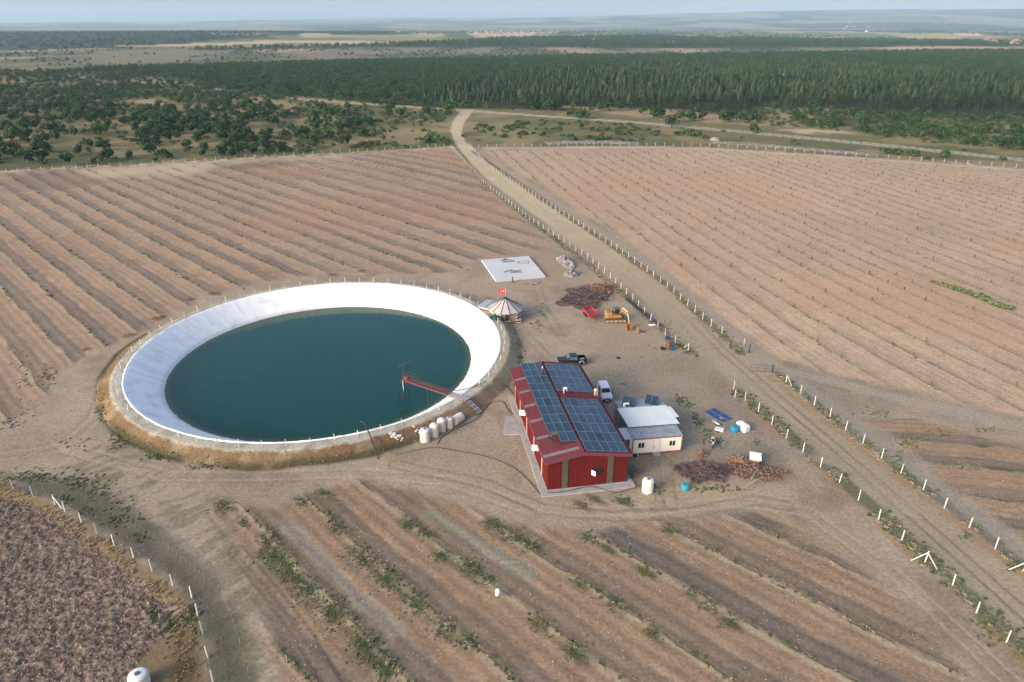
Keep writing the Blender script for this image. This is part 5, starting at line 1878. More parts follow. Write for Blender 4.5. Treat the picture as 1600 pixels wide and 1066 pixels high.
# bare end of the frame where one panel is missing
for v in (-0.2, 0.9, 2.2):
    fr.tube([(0.0, v, -0.1), (0.0, v, zb(0))], 0.03, 4)
    fr.tube([(0.0, v, -0.1), (1.0, v, zb(1.0))], 0.03, 4)
fr.tube([(0.0, -0.2, -0.1), (0.0, 2.2, -0.1)], 0.03, 4)
fr.tube([(0.9, -0.2, -0.45), (0.9, 2.2, -0.45)], 0.03, 4)
fr.tube([(0.0, -0.2, -0.1), (0.0, 2.2, zb(0))], 0.03, 4)
fr.tube([(0.0, 0, -0.06), (0.0, 10 * PL, -0.06)], 0.03, 4)
fr.build('frame', STEEL_D, west_a)
# ================================================================== cabins
TERRA = M('terracotta_trim', (0.30, 0.085, 0.055), rough=0.6)
GREYR = M('grey_roof_sheet', (0.25, 0.28, 0.30), rough=0.5, var=0.15, scale=0.9, col2=(0.33, 0.35, 0.36), c2scale=1.2)
GREYW = M('grey_wall_panel', (0.30, 0.33, 0.33), rough=0.6, var=0.1)
WHITER = M('white_roof_sheet', (0.54, 0.60, 0.59), rough=0.4, var=0.05, scale=0.8, col2=(0.56, 0.58, 0.58), c2scale=0.7, c2lo=0.58, c2hi=0.75)
CROT = math.atan2(0.96, 7.15)

def window(parent, x, y, z, w, h, name='window', face=-1):
    """framed window on a wall facing local -y"""
    b = MB(); b.box((x, y, z), (w, 0.06, h)); o = b.build(name, GLASSD, parent)
    f = MB()
    for dx in (-w / 2, 0, w / 2): f.box((x + dx, y - 0.045, z), (0.055, 0.03, h + 0.11))
    for dz in (-h / 2, h / 2): f.box((x, y - 0.05, z + dz), (w + 0.11, 0.03, 0.06))
    f.build('frame', WHITE, o)
    return o

fc = thing('cabin', 'cream cabin with two windows and a door, terracotta edging and a grey roof', 'cabin', (16.84, 80.41, 0), CROT)
L_, D_, H_ = 7.2, 2.9, 2.42
b = MB(); b.box((L_ / 2, D_ / 2, 0.14 + H_ / 2), (L_, D_, H_ - 0.02)); b.build('wall', CREAM, fc)
b = MB()
for x in (0.05, L_ - 0.05):
    b.box((x, -0.02, H_ / 2 + 0.1), (0.13, 0.06, H_ + 0.05)); b.box((x, D_ + 0.02, H_ / 2 + 0.1), (0.13, 0.06, H_ + 0.05))
b.box((L_ / 2, -0.025, 0.13), (L_, 0.08, 0.16)); b.box((L_ / 2, -0.03, H_ + 0.1), (L_ + 0.06, 0.09, 0.13))
b.box((-0.02, D_ / 2, 0.13), (0.06, D_, 0.16)); b.box((L_ + 0.02, D_ / 2, 0.13), (0.06, D_, 0.16))
b.build('trim', TERRA, fc)
b = MB()
for i in range(18):
    x0 = -0.08 + (L_ + 0.16) * i / 18
    b.box((x0 + 0.2, D_ / 2, H_ + 0.20), (0.36, D_ + 0.06, 0.05)); b.box((x0 + 0.02, D_ / 2, H_ + 0.215), (0.05, D_ + 0.05, 0.07))
b.build('roof', GREYR, fc)
for x in (1.25, 5.75): window(fc, x, -0.035, 1.52, 0.9, 0.85)
b = MB(); b.box((3.45, -0.045, 1.16), (0.86, 0.05, 1.98)); d_ = b.build('door', M('cream_door', (0.82, 0.74, 0.61), rough=0.5), fc)
b = MB(); b.box((3.12, -0.10, 1.1), (0.05, 0.06, 0.16)); b.build('handle', STEEL_D, d_)
f = MB()
for x in (2.99, 3.91): f.box((x, -0.055, 1.16), (0.05, 0.06, 2.05))
f.box((3.45, -0.055, 2.19), (0.97, 0.06, 0.05)); f.build('frame', ALU, d_)
b = MB(); b.box((3.5, -0.48, 0.12), (1.0, 0.75, 0.22)); o = b.build('doorstep', CONC, loc=(16.84, 80.41, 0), rotz=CROT); tag(o, 'small concrete step before the cream cabin door', 'step')
b = MB()
b.tube([(0.6, 0.9, H_ + 0.32), (0.3, 1.6, H_ + 0.32)], 0.04, 5); b.tube([(0.9, 0.7, H_ + 0.32), (1.3, 1.3, H_ + 0.32)], 0.04, 5)
o = b.build('white_sticks', WHITE, loc=(16.84, 80.41, 0), rotz=CROT); tag(o, 'pair of white sticks lying on the cream cabin roof', 'sticks')

# white sheet canopy between the cabins
cp = thing('canopy', 'white sheet roof spanning the gap between the two cabins', 'canopy', (16.6, 83.2, 0), CROT)
b = MB()
prof = []
for i in range(160):
    x = 7.6 * i / 159
    prof.append((x, 0.014 if i % 4 in (0, 1) else 0.0))
b.loft([[(x, -0.1, 2.86 + o) for x, o in prof], [(x - 0.3, 4.9, 3.06 + o) for x, o in prof]], closed=False)
b.build('roof', WHITER, cp)
b = MB()
for x, y in ((0.1, 0.5), (7.2, 0.5), (0.0, 4.6), (7.0, 4.6)): b.tube([(x, y, 0), (x, y, 2.88 + 0.04 * y)], 0.05, 5)
b.build('posts', ALU, cp)
b = MB(); b.box((7.25, 2.6, 1.35), (0.06, 3.6, 2.6)); b.build('wall', GREYW, cp)
b = MB(); b.box((7.5, 3.0, 3.0), (0.9, 3.0, 0.05), mat=Matrix.Rotation(R(4), 4, 'Z')); b.build('edge_sheet', WHITER, cp)
# grey cabin behind
gc = thing('cabin', 'grey cabin behind the white canopy, solar panels and an air conditioner on its roof', 'cabin', (16.2, 88.1, 0), CROT)
b = MB(); b.box((3.6, 1.5, 1.27), (7.2, 2.9, 2.5)); b.build('wall', GREYW, gc)
b = MB()
for i in range(18):
    x0 = -0.05 + 7.3 * i / 18
    b.box((x0 + 0.2, 1.5, 2.56), (0.36, 3.0, 0.05)); b.box((x0 + 0.02, 1.5, 2.575), (0.05, 2.99, 0.07))
b.build('roof', GREYR, gc)
b = MB(); b.box((-0.03, 1.5, 1.0), (0.05, 0.9, 2.0)); b.build('door', M('grey_door', (0.24, 0.25, 0.25), rough=0.6), gc)
def rot_pt(x, y, org, a):
    return (org[0] + x * math.cos(a) - y * math.sin(a), org[1] + x * math.sin(a) + y * math.cos(a))
# air conditioner
ax, ay = rot_pt(1.1, 0.9, (16.2, 88.1), CROT)
ac = thing('air_conditioner', 'white air conditioner unit on the grey cabin roof', 'air conditioner', (ax, ay, 2.62), CROT)
b = MB(); b.bbox((0, 0, 0.36), (0.85, 0.36, 0.68), 0.03); b.build('case', WHITE, ac)
b = MB(); b.lathe([(0.25, 0), (0.25, 0.03)], n=16, mat=Matrix.Rotation(R(90), 4, 'X')); b.build('fan', STEEL_D, ac, loc=(0.1, -0.18, 0.37))
# tilted panels on the cabin roof
for x, y, rz_, lab in ((1.7, 1.7, R(-28), 'tilted solar panels on a frame beside the rooftop air conditioner'), (5.3, 1.7, R(-32), 'tilted solar panels at the far corner of the grey cabin roof')):
    ox, oy = rot_pt(x, y, (16.2, 88.1), CROT)
    t = thing('solar_array', lab, 'solar array', (ox, oy, 2.62), CROT + rz_, 'tilted panels on the grey cabin')
    for i in range(2):
        o = bpy.data.objects.new('panel', pan_me); COL.objects.link(o); o.parent = t
        o.scale = (0.8, 0.72, 1); o.location = (i * 0.92 - 0.9, -0.8, 0.15); o.rotation_euler = (R(32), 0, 0)
    f = MB()
    for xx in (-0.9, 0.0, 0.9):
        f.tube([(xx, -0.8, 0), (xx, -0.8, 0.14)], 0.03, 4); f.tube([(xx, 0.55, 0), (xx, 0.55, 0.96)], 0.03, 4); f.tube([(xx, -0.8, 0.05), (xx, 0.55, 0.05)], 0.03, 4)
    f.build('frame', RUST, t)
# lean-to between barn and cabin
lt = thing('lean_to', 'white flat lean-to roof tucked between the barn and the cream cabin', 'lean-to', (15.35, 80.6, 0), CROT)
b = MB(); b.box((0.72, 1.35, 2.45), (1.75, 2.9, 0.10)); b.build('roof', WHITER, lt)
b = MB(); b.box((1.30, 0.0, 1.2), (0.28, 0.10, 2.4)); b.box((1.35, 1.4, 1.2), (0.10, 2.7, 2.4)); b.build('wall', CREAM, lt)
b = MB(); b.tube([(0.0, 0.05, 0), (0.0, 0.05, 2.4)], 0.06, 5); b.build('post', STEEL_D, lt)
# bundle of scrap between barn and grey cabin
b = MB(); rng = random.Random(12)
for i in range(26):
    x, y = rng.uniform(-.5, .6), rng.uniform(-1.8, 1.8)
    a = rng.gauss(1.7, .35); l = rng.uniform(.5, 1.8)
    b.tube([(x, y, rng.uniform(.1, .7)), (x + l * math.cos(a), y + l * math.sin(a), rng.uniform(.2, 1.2))], rng.uniform(.03, .09), 5)
o = b.build('scrap_heap', M('scrap', (0.20, 0.21, 0.23), rough=0.6, var=0.4, scale=1.5), loc=(15.4, 86.2, 0)); tag(o, 'grey scrap metal heaped between the barn and the grey cabin', 'scrap heap')
b = MB(); b.lathe([(0.28, 0), (0.3, 0.3), (0.28, 0.9), (0.1, 0.95)], n=14); o = b.build('barrel', STEEL_D, loc=(14.75, 88.6, 0)); tag(o, 'black barrel behind the barn by the grey cabin', 'barrel')

# ================================================================== tanks
TANK = M('tank_plastic', (0.62, 0.57, 0.46), rough=0.45, var=0.06, scale=1.2, col2=(0.60, 0.55, 0.45), c2scale=0.8, c2lo=0.52, c2hi=0.7)
TANKT = M('tank_top', (0.62, 0.64, 0.63), rough=0.45, var=0.06)
LIDM = M('lid_dark', (0.09, 0.09, 0.10), rough=0.6)
def tank(label, x, y, r, h, lying=None, lid=LIDM, group='water tanks below the embankment', z=0.0):
    t = thing('water_tank', label, 'water tank', (x, y, z), 0, group)
    prof = [(r * 0.96, 0), (r, 0.08)]
    for k in range(1, 6):
        zz = h * 0.84 * k / 6
        prof += [(r, zz - 0.05), (r * 1.025, zz), (r, zz + 0.05)]
    prof += [(r, h * 0.84), (r * 0.96, h * 0.90)]
    m = Matrix.Identity(4) if lying is None else Matrix.Translation((0, 0, r)) @ Matrix.Rotation(lying, 4, 'Z') @ Matrix.Rotation(R(90), 4, 'Y')
    b = MB(); b.lathe(prof, n=28, mat=m); b.build('shell', TANK, t, smooth=False)
    b = MB(); b.lathe([(r * 0.96, h * 0.89), (r * 0.78, h * 0.955), (r * 0.42, h * 0.985), (r * 0.40, h * 0.99)], n=28, mat=m); b.build('dome', TANKT, t)
    b = MB(); b.lathe([(r * 0.27, h * 0.975), (r * 0.27, h * 1.03), (r * 0.22, h * 1.05)], n=16, mat=m); b.build('lid', lid, t)
    b = MB()
    q = m @ Vector((0, -r, 0.15)); q2 = m @ Vector((0, -r - 0.12, 0.15))
    b.tube([q, q2], 0.045, 6); b.build('outlet', LIDM, t)
    return t
tank('front cream tank of the row, widest and nearest the hose', *G2(664.5, 688.5), 0.74, 2.05)
tank('second cream tank in the row below the bank, white top with ring lid', *G2(679, 681), 0.68, 2.05, lid=TANKT)
tank('third tank in the row, pale with a white ribbed lid', *G2(690.5, 673), 0.66, 2.1, lid=TANKT)
tank('narrow beige tank standing next to the toppled white tank', *G2(702.5, 668.5), 0.56, 1.8)
tank('white ribbed tank lying on its side at the end of the row', G2(709, 665)[0], G2(709, 665)[1], 0.70, 2.1, lying=R(55), lid=TANKT)
tank('cream tank standing alone beside the barn corner', *G2(1011.5, 768), 0.74, 2.0, group='water tanks by the barn')
tank('white tank with dark lid standing in dry grass by the ploughed plot', *G2(220, 1071), 0.86, 1.55, group='water tanks in the fields')
BLUE = M('blue_plastic', (0.028, 0.20, 0.36), rough=0.4, var=0.08)
TEAL = M('teal_plastic', (0.03, 0.24, 0.33), rough=0.4, var=0.1)
def barrel(label, x, y, r, h, mat):
    t = thing('plastic_barrel', label, 'barrel', (x, y, 0), 0, 'blue plastic barrels')
    b = MB(); b.lathe([(r * .9, 0), (r, .06), (r * 1.03, h * .33), (r * .99, h * .36), (r * 1.03, h * .66), (r, h * .7), (r * .93, h * .95), (r * .8, h)], n=22); b.build('drum', mat, t)
    b = MB(); b.lathe([(r * .3, h), (r * .3, h + .05), (r * .25, h + .07)], n=12); b.build('lid', LIDM, t)
barrel('bright blue barrel at the end of the white horizontal tank', *G2(1147, 674), .62, 0.95, BLUE)
barrel('teal barrel on bare ground below the brushwood heap', *G2(1070, 764.5), .52, 0.85, TEAL)
t = thing('box_tank', 'white box shaped tank on the ground beside the laid out blue panels', 'tank', (*G2(1160, 671), 0), R(-62))
b = MB(); b.bbox((0, 0, 0.55), (2.0, 1.15, 1.0), 0.16); b.build('shell', TANKT, t)
b = MB(); b.box((0, -.3, .025), (1.8, .14, .05)); b.box((0, .3, .025), (1.8, .14, .05)); b.build('skid', M('old_wood', (.24, .19, .14), rough=.9), t)
b = MB(); b.lathe([(.2, 1.04), (.2, 1.1), (.15, 1.12)], n=14); b.build('lid', WHITE, t)
pan_bl = panel_mesh(PW, 1.9, BLUEP)
q0 = G2(1114, 641)
for i in range(2):
    for j in range(2):
        o = bpy.data.objects.new('photovoltaic_module', pan_bl); COL.objects.link(o)
        a = R(-57)
        px_, py_ = rot_pt(j * 1.95, i * 1.16 - 1.2, (q0[0] + .35, q0[1] + .6), a)
        o.location = (px_, py_, 0.08); o.rotation_euler = (0, 0, a - R(90))
        tag(o, 'deep blue solar panel laid flat on the dirt near the white box tank', 'solar panel', 'blue panels on the ground')

# ================================================================== vehicles
TYRE = M('tyre_rubber', (0.022, 0.022, 0.023), rough=0.9, var=0.2)
RIM = M('wheel_rim', (0.48, 0.49, 0.50), rough=0.4, metal=0.5)
LAMP = M('lamp_glass', (0.70, 0.72, 0.74), rough=0.15, var=0.02, spec=0.6)
REDL = M('rear_lamp', (0.35, 0.02, 0.02), rough=0.2)
BLACKP = M('black_plastic', (0.02, 0.02, 0.022), rough=0.6)
def wheel(t, x, y, r, w, name='wheel'):
    m = Matrix.Rotation(R(90), 4, 'Y')
    b = MB(); b.lathe([(r * .62, -w / 2), (r * .93, -w / 2), (r, -w * .32), (r, w * .32), (r * .93, w / 2), (r * .62, w / 2)], n=22, mat=m)
    o = b.build('wheel', TYRE, t, loc=(x, y, r))
    b = MB(); b.lathe([(r * .6, -w * .46), (r * .25, -w * .40), (r * .2, -w * .5), (r * .2, w * .5), (r * .25, w * .40), (r * .6, w * .46)], n=14, mat=m); b.build('rim', RIM, o)
    return o
def hull(sections):
    """sections [(y, [(half width, z) bottom to top])] -> closed body, front at -y"""
    b = MB(); rings = []
    for y, prof in sections:
        rings.append([(w, y, z) for w, z in prof] + [(-w, y, z) for w, z in reversed(prof)])
    return b.loft(rings, True, True)
def van(x, y, rz):
    t = thing('van', 'white van parked between the barn and the open yard', 'van', (x, y, 0), rz)
    P = lambda wl, zl, wb, zb, wr, zr: [(wl, zl), (wb, zl + .18), (wb, zb), (wr, zr - .10), (wr - .12, zr)]
    VP = M('van_paint', (0.76, 0.77, 0.78), rough=0.28, var=0.02, spec=0.5)
    b = hull([(-2.15, P(.70, .28, .78, .72, .74, .84)), (-2.02, P(.80, .24, .86, .82, .80, .98)), (-1.45, P(.86, .22, .90, .95, .80, 1.12)), (-1.15, P(.86, .22, .90, 1.0, .78, 1.24)), (-.55, P(.86, .22, .90, 1.0, .74, 1.80)), (-.2, P(.86, .22, .90, 1.0, .75, 1.86)), (1.7, P(.86, .22, .90, 1.0, .74, 1.87)), (2.05, P(.84, .24, .88, 1.0, .70, 1.78)), (2.15, P(.82, .3, .85, .9, .70, 1.5))])
    b.build('body', VP, t, smooth=False)
    g = MB(); g.add([(-.70, -1.14, 1.26), (.70, -1.14, 1.26), (.62, -.60, 1.76), (-.62, -.60, 1.76)], [(0, 1, 2, 3)]); g.v = [(a, c - .025, d + .03) for a, c, d in g.v]; g.build('windshield', GLASSD, t)
    for s in (-1, 1):
        g = MB()
        for y0, y1 in ((-.75, .05), (.12, .9)):
            zb = 1.08; q = [(s * .885, y0, zb), (s * .885, y1, zb), (s * .80, y1, 1.62), (s * .80, y0 + (.3 if y0 < -.5 else 0), 1.62)]
            g.add([(a + s * .02, c, d) for a, c, d in q], [(0, 1, 2, 3) if s > 0 else (3, 2, 1, 0)])
        g.build('side_window', GLASSD, t)
        b = MB(); b.bbox((s * .58, -2.10, .78), (.32, .14, .17), .03); b.build('headlight', LAMP, t)
        b = MB(); b.bbox((s * .80, 2.10, 1.15), (.12, .1, .5), .03); b.build('tail_light', REDL, t)
        b = MB(); b.bbox((s * 1.02, -.85, 1.14), (.2, .12, .24), .04); b.build('mirror', BLACKP, t)
        for yy in (-1.38, 1.32): wheel(t, s * .79, yy, .31, .19)
    b = MB(); b.bbox((0, -2.16, .46), (1.5, .10, .24), .04); b.build('bumper', BLACKP, t)
    b = MB(); b.box((0, -2.13, .70), (.8, .08, .13)); b.build('grille', BLACKP, t)
    b = MB(); b.box((0, -2.225, .44), (.5, .02, .11)); b.build('number_plate', WHITE, t)
    b = MB(); b.box((0, 2.16, 1.45), (1.15, .03, .4)); b.build('rear_window', GLASSD, t)
    return t
van(15.05, 97.2, R(4))

def pickup(x, y, rz):
    t = thing('pickup_truck', 'dark blue pickup truck with an open bed parked behind the barn', 'pickup truck', (x, y, 0), rz)
    PB = M('pickup_paint', (0.007, 0.012, 0.022), rough=0.25, var=0.02, spec=0.55)
    P = lambda wl, zl, wb, zb, wr, zr: [(wl, zl), (wb, zl + .2), (wb, zb), (wr, zr - .08), (wr - .1, zr)]
    b = hull([(-2.6, P(.76, .45, .82, .80, .80, .95)), (-2.45, P(.84, .40, .90, .92, .84, 1.08)), (-1.1, P(.88, .40, .93, 1.05, .84, 1.18)), (-.8, P(.88, .40, .93, 1.08, .80, 1.30)), (-.2, P(.88, .40, .93, 1.08, .70, 1.78)), (.1, P(.88, .40, .93, 1.08, .70, 1.82)), (1.0, P(.88, .40, .93, 1.08, .70, 1.80)), (1.12, P(.88, .40, .93, 1.08, .74, 1.5)), (1.16, P(.88, .40, .93, .78, .80, .84))])
    b.build('cab', PB, t)
    bd = MB()
    for s in (-1, 1): bd.bbox((s * .88, 1.9, .80), (.10, 1.5, .75), .03)
    bd.bbox((0, 2.62, .80), (1.86, .08, .75), .03); bd.box((0, 1.9, .50), (1.70, 1.44, .10)); bd.box((0, 1.18, .82), (1.7, .05, .68))
    bd.build('bed', PB, t)
    b = MB(); b.bbox((.15, 2.0, .72), (.9, .9, .34), .05); o = b.build('bed_load', M('pale_load', (.52, .46, .36), rough=.8, var=.2), t)
    g = MB(); g.add([(-.72, -.82, 1.33), (.72, -.82, 1.33), (.60, -.24, 1.74), (-.60, -.24, 1.74)], [(0, 1, 2, 3)]); g.v = [(a, c - .03, d + .03) for a, c, d in g.v]; g.build('windshield', M('sky_glass', (.06, .10, .12), rough=.08, spec=.6), t)
    for s in (-1, 1):
        g = MB()
        for y0, y1, i0 in ((-.5, .2, .25), (.27, .95, 0)):
            q = [(s * .925, y0, 1.14), (s * .925, y1, 1.14), (s * .755, y1, 1.68), (s * .755, y0 + i0, 1.68)]
            g.add([(a + s * .02, c, d) for a, c, d in q], [(0, 1, 2, 3) if s > 0 else (3, 2, 1, 0)])
        g.build('side_window', MATS['sky_glass'], t)
        b = MB(); b.bbox((s * .66, -2.55, .86), (.34, .14, .18), .03); b.build('headlight', LAMP, t)
        b = MB(); b.bbox((s * .85, 2.66, .9), (.12, .06, .36), .02); b.build('tail_light', REDL, t)
        b = MB(); b.bbox((s * 1.06, -.55, 1.22), (.22, .12, .2), .04); b.build('mirror', PB, t)
        for yy in (-1.65, 1.75):
            wheel(t, s * .84, yy, .40, .26)
            b = MB(); pts = [(s * .955, yy + .47 * math.cos(a), .40 + .47 * math.sin(a)) for a in [math.pi * k / 8 for k in range(9)]]
            b.tube(pts, .05, 5); b.build('fender', M('dusty_fender', (.55, .55, .52), rough=.6) if yy > 0 else PB, t)
    b = MB(); b.bbox((0, -2.62, .58), (1.7, .12, .26), .04); b.build('bumper', BLACKP, t)
    b = MB(); b.box((0, -2.61, .85), (.85, .05, .2)); b.build('grille', ALU, t)
    return t
pickup(10.5, 108.9, R(-82))

# trailer
TRED = M('trailer_red', (0.36, 0.02, 0.03), rough=0.4, var=0.08)
t = thing('trailer', 'bright red open farm trailer parked below the big brushwood heap', 'trailer', (16.2, 130.6, 0), R(14))
b = MB()
for s in (-1, 1): b.bbox((s * 1.0, 0, 1.12), (.08, 3.9, .62), .02)
for s in (-1, 1): b.bbox((0, s * 1.92, 1.12), (2.0, .08, .62), .02)
b.box((0, 0, .80), (1.95, 3.8, .06)); b.build('tub', TRED, t)
b = MB(); b.box((0, 0, .92), (1.9, 3.72, .10)); b.build('bed_floor', M('trailer_floor', (.13, .11, .11), rough=.9, var=.3), t)
b = MB(); b.box((0, 0, .70), (.9, 3.6, .14)); b.tube([(-.45, -1.9, .68), (0, -3.2, .5), (.45, -1.9, .68)], .06, 5); b.tube([(0, -3.1, .5), (0, -3.5, .5)], .05, 6); b.tube([(0, -3.0, .5), (0, -3.0, 0)], .05, 6); b.build('drawbar', STEEL_D, t)
for s in (-1, 1):
    for y in (.2, 1.15): wheel(t, s * .92, y, .40, .24)

# excavator
YEL = M('machine_yellow', (0.32, 0.17, 0.04), rough=0.45, var=0.15, scale=2, col2=(.30, .15, .05), c2scale=1.5, c2lo=.55, c2hi=.7)
TRK = M('track_steel', (0.10, 0.065, 0.05), rough=0.8, var=0.3, scale=4)
ex = thing('excavator', 'yellow tracked excavator with its rusty bucket lowered to the ground', 'excavator', (20.9, 128.3, 0), R(4))
for s in (-1, 1):
    b = MB(); out = []
    for k in range(9): a = math.pi / 2 + math.pi * k / 8; out.append((-1.75 + .42 * math.cos(a), .45 + .42 * math.sin(a)))
    for k in range(9): a = -math.pi / 2 + math.pi * k / 8; out.append((1.75 + .42 * math.cos(a), .45 + .42 * math.sin(a)))
    y0 = s * 1.15
    b.loft([[(x, y0 - .25, z) for x, z in out], [(x, y0 + .25, z) for x, z in out]], True, True)
    for i in range(22):
        x = -1.8 + 3.6 * i / 21
        b.box((x, y0, .905), (.09, .54, .06)); b.box((x, y0, .02), (.09, .54, .05))
    tr = b.build('track', TRK, ex)
    b = MB()
    for x in (-1.75, -.9, 0, .9, 1.75): b.lathe([(.26, -.27), (.26, .27)], c=(x, y0, .45), n=12, mat=Matrix.Rotation(R(90), 4, 'X'))
    b.box((0, y0, .55), (3.2, .56, .14)); b.build('rollers', M('track_frame', (.34, .27, .16), rough=.7, var=.2), tr)
b = MB(); b.box((0, 0, .62), (1.8, 1.8, .4)); b.lathe([(.7, .8), (.7, 1.0)], n=20); b.build('undercarriage', TRK, ex)
b = MB(); b.bbox((-.25, .1, 1.28), (3.1, 2.3, .52), .08); b.bbox((-1.2, .1, 1.83), (1.25, 2.25, .62), .12); b.bbox((.35, .85, 1.72), (1.6, .75, .42), .08); b.build('house', YEL, ex)
b = MB(); b.bbox((-1.72, .1, 1.62), (.32, 2.2, .95), .1); b.build('counterweight', M('grimy_yellow', (.32, .20, .07), rough=.7, var=.2), ex)
b = MB(); b.tube([(-1.1, .6, 2.1), (-1.1, .6, 2.55)], .06, 8); b.build('exhaust', STEEL_D, ex)
cb = MB()
for x, y in ((-.35, -.98), (.75, -.98), (-.35, -.05), (.75, -.05)): cb.tube([(x, y, 1.5), (x * .94, y, 2.95)], .05, 4)
cb.box((.2, -.52, 1.62), (1.15, .98, .25)); c_ = cb.build('cab', YEL, ex)
b = MB(); b.bbox((.2, -.52, 3.0), (1.25, 1.1, .12), .04); b.build('cab_roof', M('blue_tarp_roof', (.06, .10, .15), rough=.5), c_)
b = MB()
b.quad((-.30, -1.0, 1.8), (.70, -1.0, 1.8), (.68, -1.0, 2.9), (-.28, -1.0, 2.9)); b.quad((.77, -.95, 1.8), (.77, -.08, 1.8), (.73, -.08, 2.9), (.73, -.95, 2.9)); b.quad((-.37, -.08, 1.8), (-.37, -.95, 1.8), (-.34, -.95, 2.9), (-.34, -.08, 2.9)); b.build('glass', GLASSD, c_)
def beam(pts, w, hs, mat, name, parent):
    b = MB(); rings = []
    for i, (p_, h) in enumerate(zip(pts, hs)):
        a = Vector(pts[max(i - 1, 0)]); c = Vector(pts[min(i + 1, len(pts) - 1)])
        d = (c - a).normalized(); sd_v = Vector((-d.y, d.x, 0)); sd_v = sd_v.normalized() if sd_v.length > 1e-3 else Vector((0, 1, 0)); up = d.cross(sd_v); up = -up if up.z < 0 else up
        p_ = Vector(p_)
        rings.append([p_ + sd_v * w / 2 - up * h / 2, p_ - sd_v * w / 2 - up * h / 2, p_ - sd_v * w / 2 + up * h / 2, p_ + sd_v * w / 2 + up * h / 2])
    return b.loft(rings, True, True).build(name, mat, parent)
bm0, bm1, bm2 = (.55, .15, 1.5), (1.2, -.9, 3.0), (2.15, -2.5, 2.35)
bo = beam([bm0, bm1, bm2], .38, (.4, .6, .34), YEL, 'boom', ex)
b = MB(); b.tube([(.8, -.35, 1.4), (1.15, -1.0, 2.55)], .09, 8); b.build('boom_ram', ALU, bo)
sk0, sk1 = (2.05, -2.3, 2.75), (2.05, -4.1, .95)
st_ = beam([sk0, bm2, sk1], .30, (.26, .44, .26), YEL, 'stick', ex)
b = MB(); b.tube([(1.3, -1.1, 3.3), (2.05, -2.35, 2.85)], .08, 8); b.tube([(2.05, -2.7, 2.6), (2.05, -4.0, 1.4)], .07, 8); b.build('stick_ram', ALU, st_)
b = MB(); pr_ = [(0, 0, 1.05), (0, .25, .55), (0, .0, .12), (0, -.45, 0.0), (0, -.95, .18)]
for s in (-1, 1): b.add([(s * .55, p_[1], p_[2]) for p_ in pr_] + [(s * .51, p_[1], p_[2]) for p_ in pr_], [(0, 1, 2, 3, 4), (9, 8, 7, 6, 5), (0, 4, 9, 5)])
b.loft([[(-.55, p_[1], p_[2]) for p_ in pr_], [(.55, p_[1], p_[2]) for p_ in pr_]], closed=False); b.loft([[(.53, p_[1] - .03, p_[2] + .04) for p_ in pr_], [(-.53, p_[1] - .03, p_[2] + .04) for p_ in pr_]], closed=False)
for k in range(5): b.box((-.44 + .22 * k, -1.05, .2), (.08, .22, .05))
b.build('bucket', M('bucket_rust', (.30, .12, .05), rough=.8, var=.3, scale=3), ex, loc=(2.05, -4.15, 0))
# spare rusty bucket attachment
t = thing('ripper_attachment', 'small yellow and rusty digging attachment lying beyond the excavator bucket', 'attachment', (*G2(999, 520), 0), R(20))
b = MB(); b.bbox((-.2, .1, .7), (.35, .4, 1.0), .05); b.bbox((.05, .1, 1.0), (.5, .4, .3), .05); b.build('bracket', YEL, t)
b = MB(); b.loft([[(-.5, .3, .05), (.7, .3, .05), (.8, .3, .45), (-.4, .3, .5)], [(-.5, -.5, .0), (.7, -.5, .0), (.75, -.4, .25), (-.4, -.4, .25)]], True, True); b.build('blade', RUST, t)
b = MB(); b.bbox((.3, -.9, .1), (.8, .3, .16), .03); b.build('plate', GREYW, t)

# motorcycle
t = thing('motorcycle', 'small blue motorcycle parked on its stand at the edge of the brushwood heap', 'motorcycle', (*G2(1113, 697), 0), R(-14))
for y in (-.62, .62): wheel(t, 0, y, .29, .10)
b = MB(); b.tube([(0, .62, .3), (0, .2, .5), (0, -.25, .62), (0, -.45, .85)], .035, 6); b.tube([(.06, -.62, .3), (.06, -.42, .95)], .025, 6); b.tube([(-.06, -.62, .3), (-.06, -.42, .95)], .025, 6); b.tube([(.08, .1, .35), (.28, .15, 0)], .02, 5); b.build('frame', STEEL_D, t)
b = MB(); b.bbox((0, 0, .42), (.26, .42, .34), .05); b.build('engine', ALU, t)
b = MB(); b.bbox((0, -.15, .80), (.28, .46, .22), .08); b.bbox((0, -.55, .98), (.36, .18, .30), .06); b.bbox((0, .7, .66), (.22, .3, .1), .04); b.build('fuel_tank', M('moto_blue', (.03, .06, .30), rough=.3), t)
b = MB(); b.bbox((0, .36, .80), (.26, .62, .12), .05); b.build('seat', BLACKP, t)
b = MB(); b.tube([(-.38, -.30, 1.10), (-.15, -.42, 1.04), (.15, -.42, 1.04), (.38, -.30, 1.10)], .022, 6); b.build('handlebar', ALU, t)
b = MB(); b.lathe([(.10, 0), (.11, .06)], n=12, mat=Matrix.Rotation(R(90), 4, 'X')); b.build('headlight', LAMP, t, loc=(0, -.66, .98))
b = MB(); b.bbox((0, .80, .88), (.42, .36, .34), .04); b.build('top_box', M('box_tan', (.45, .33, .18), rough=.7), t)

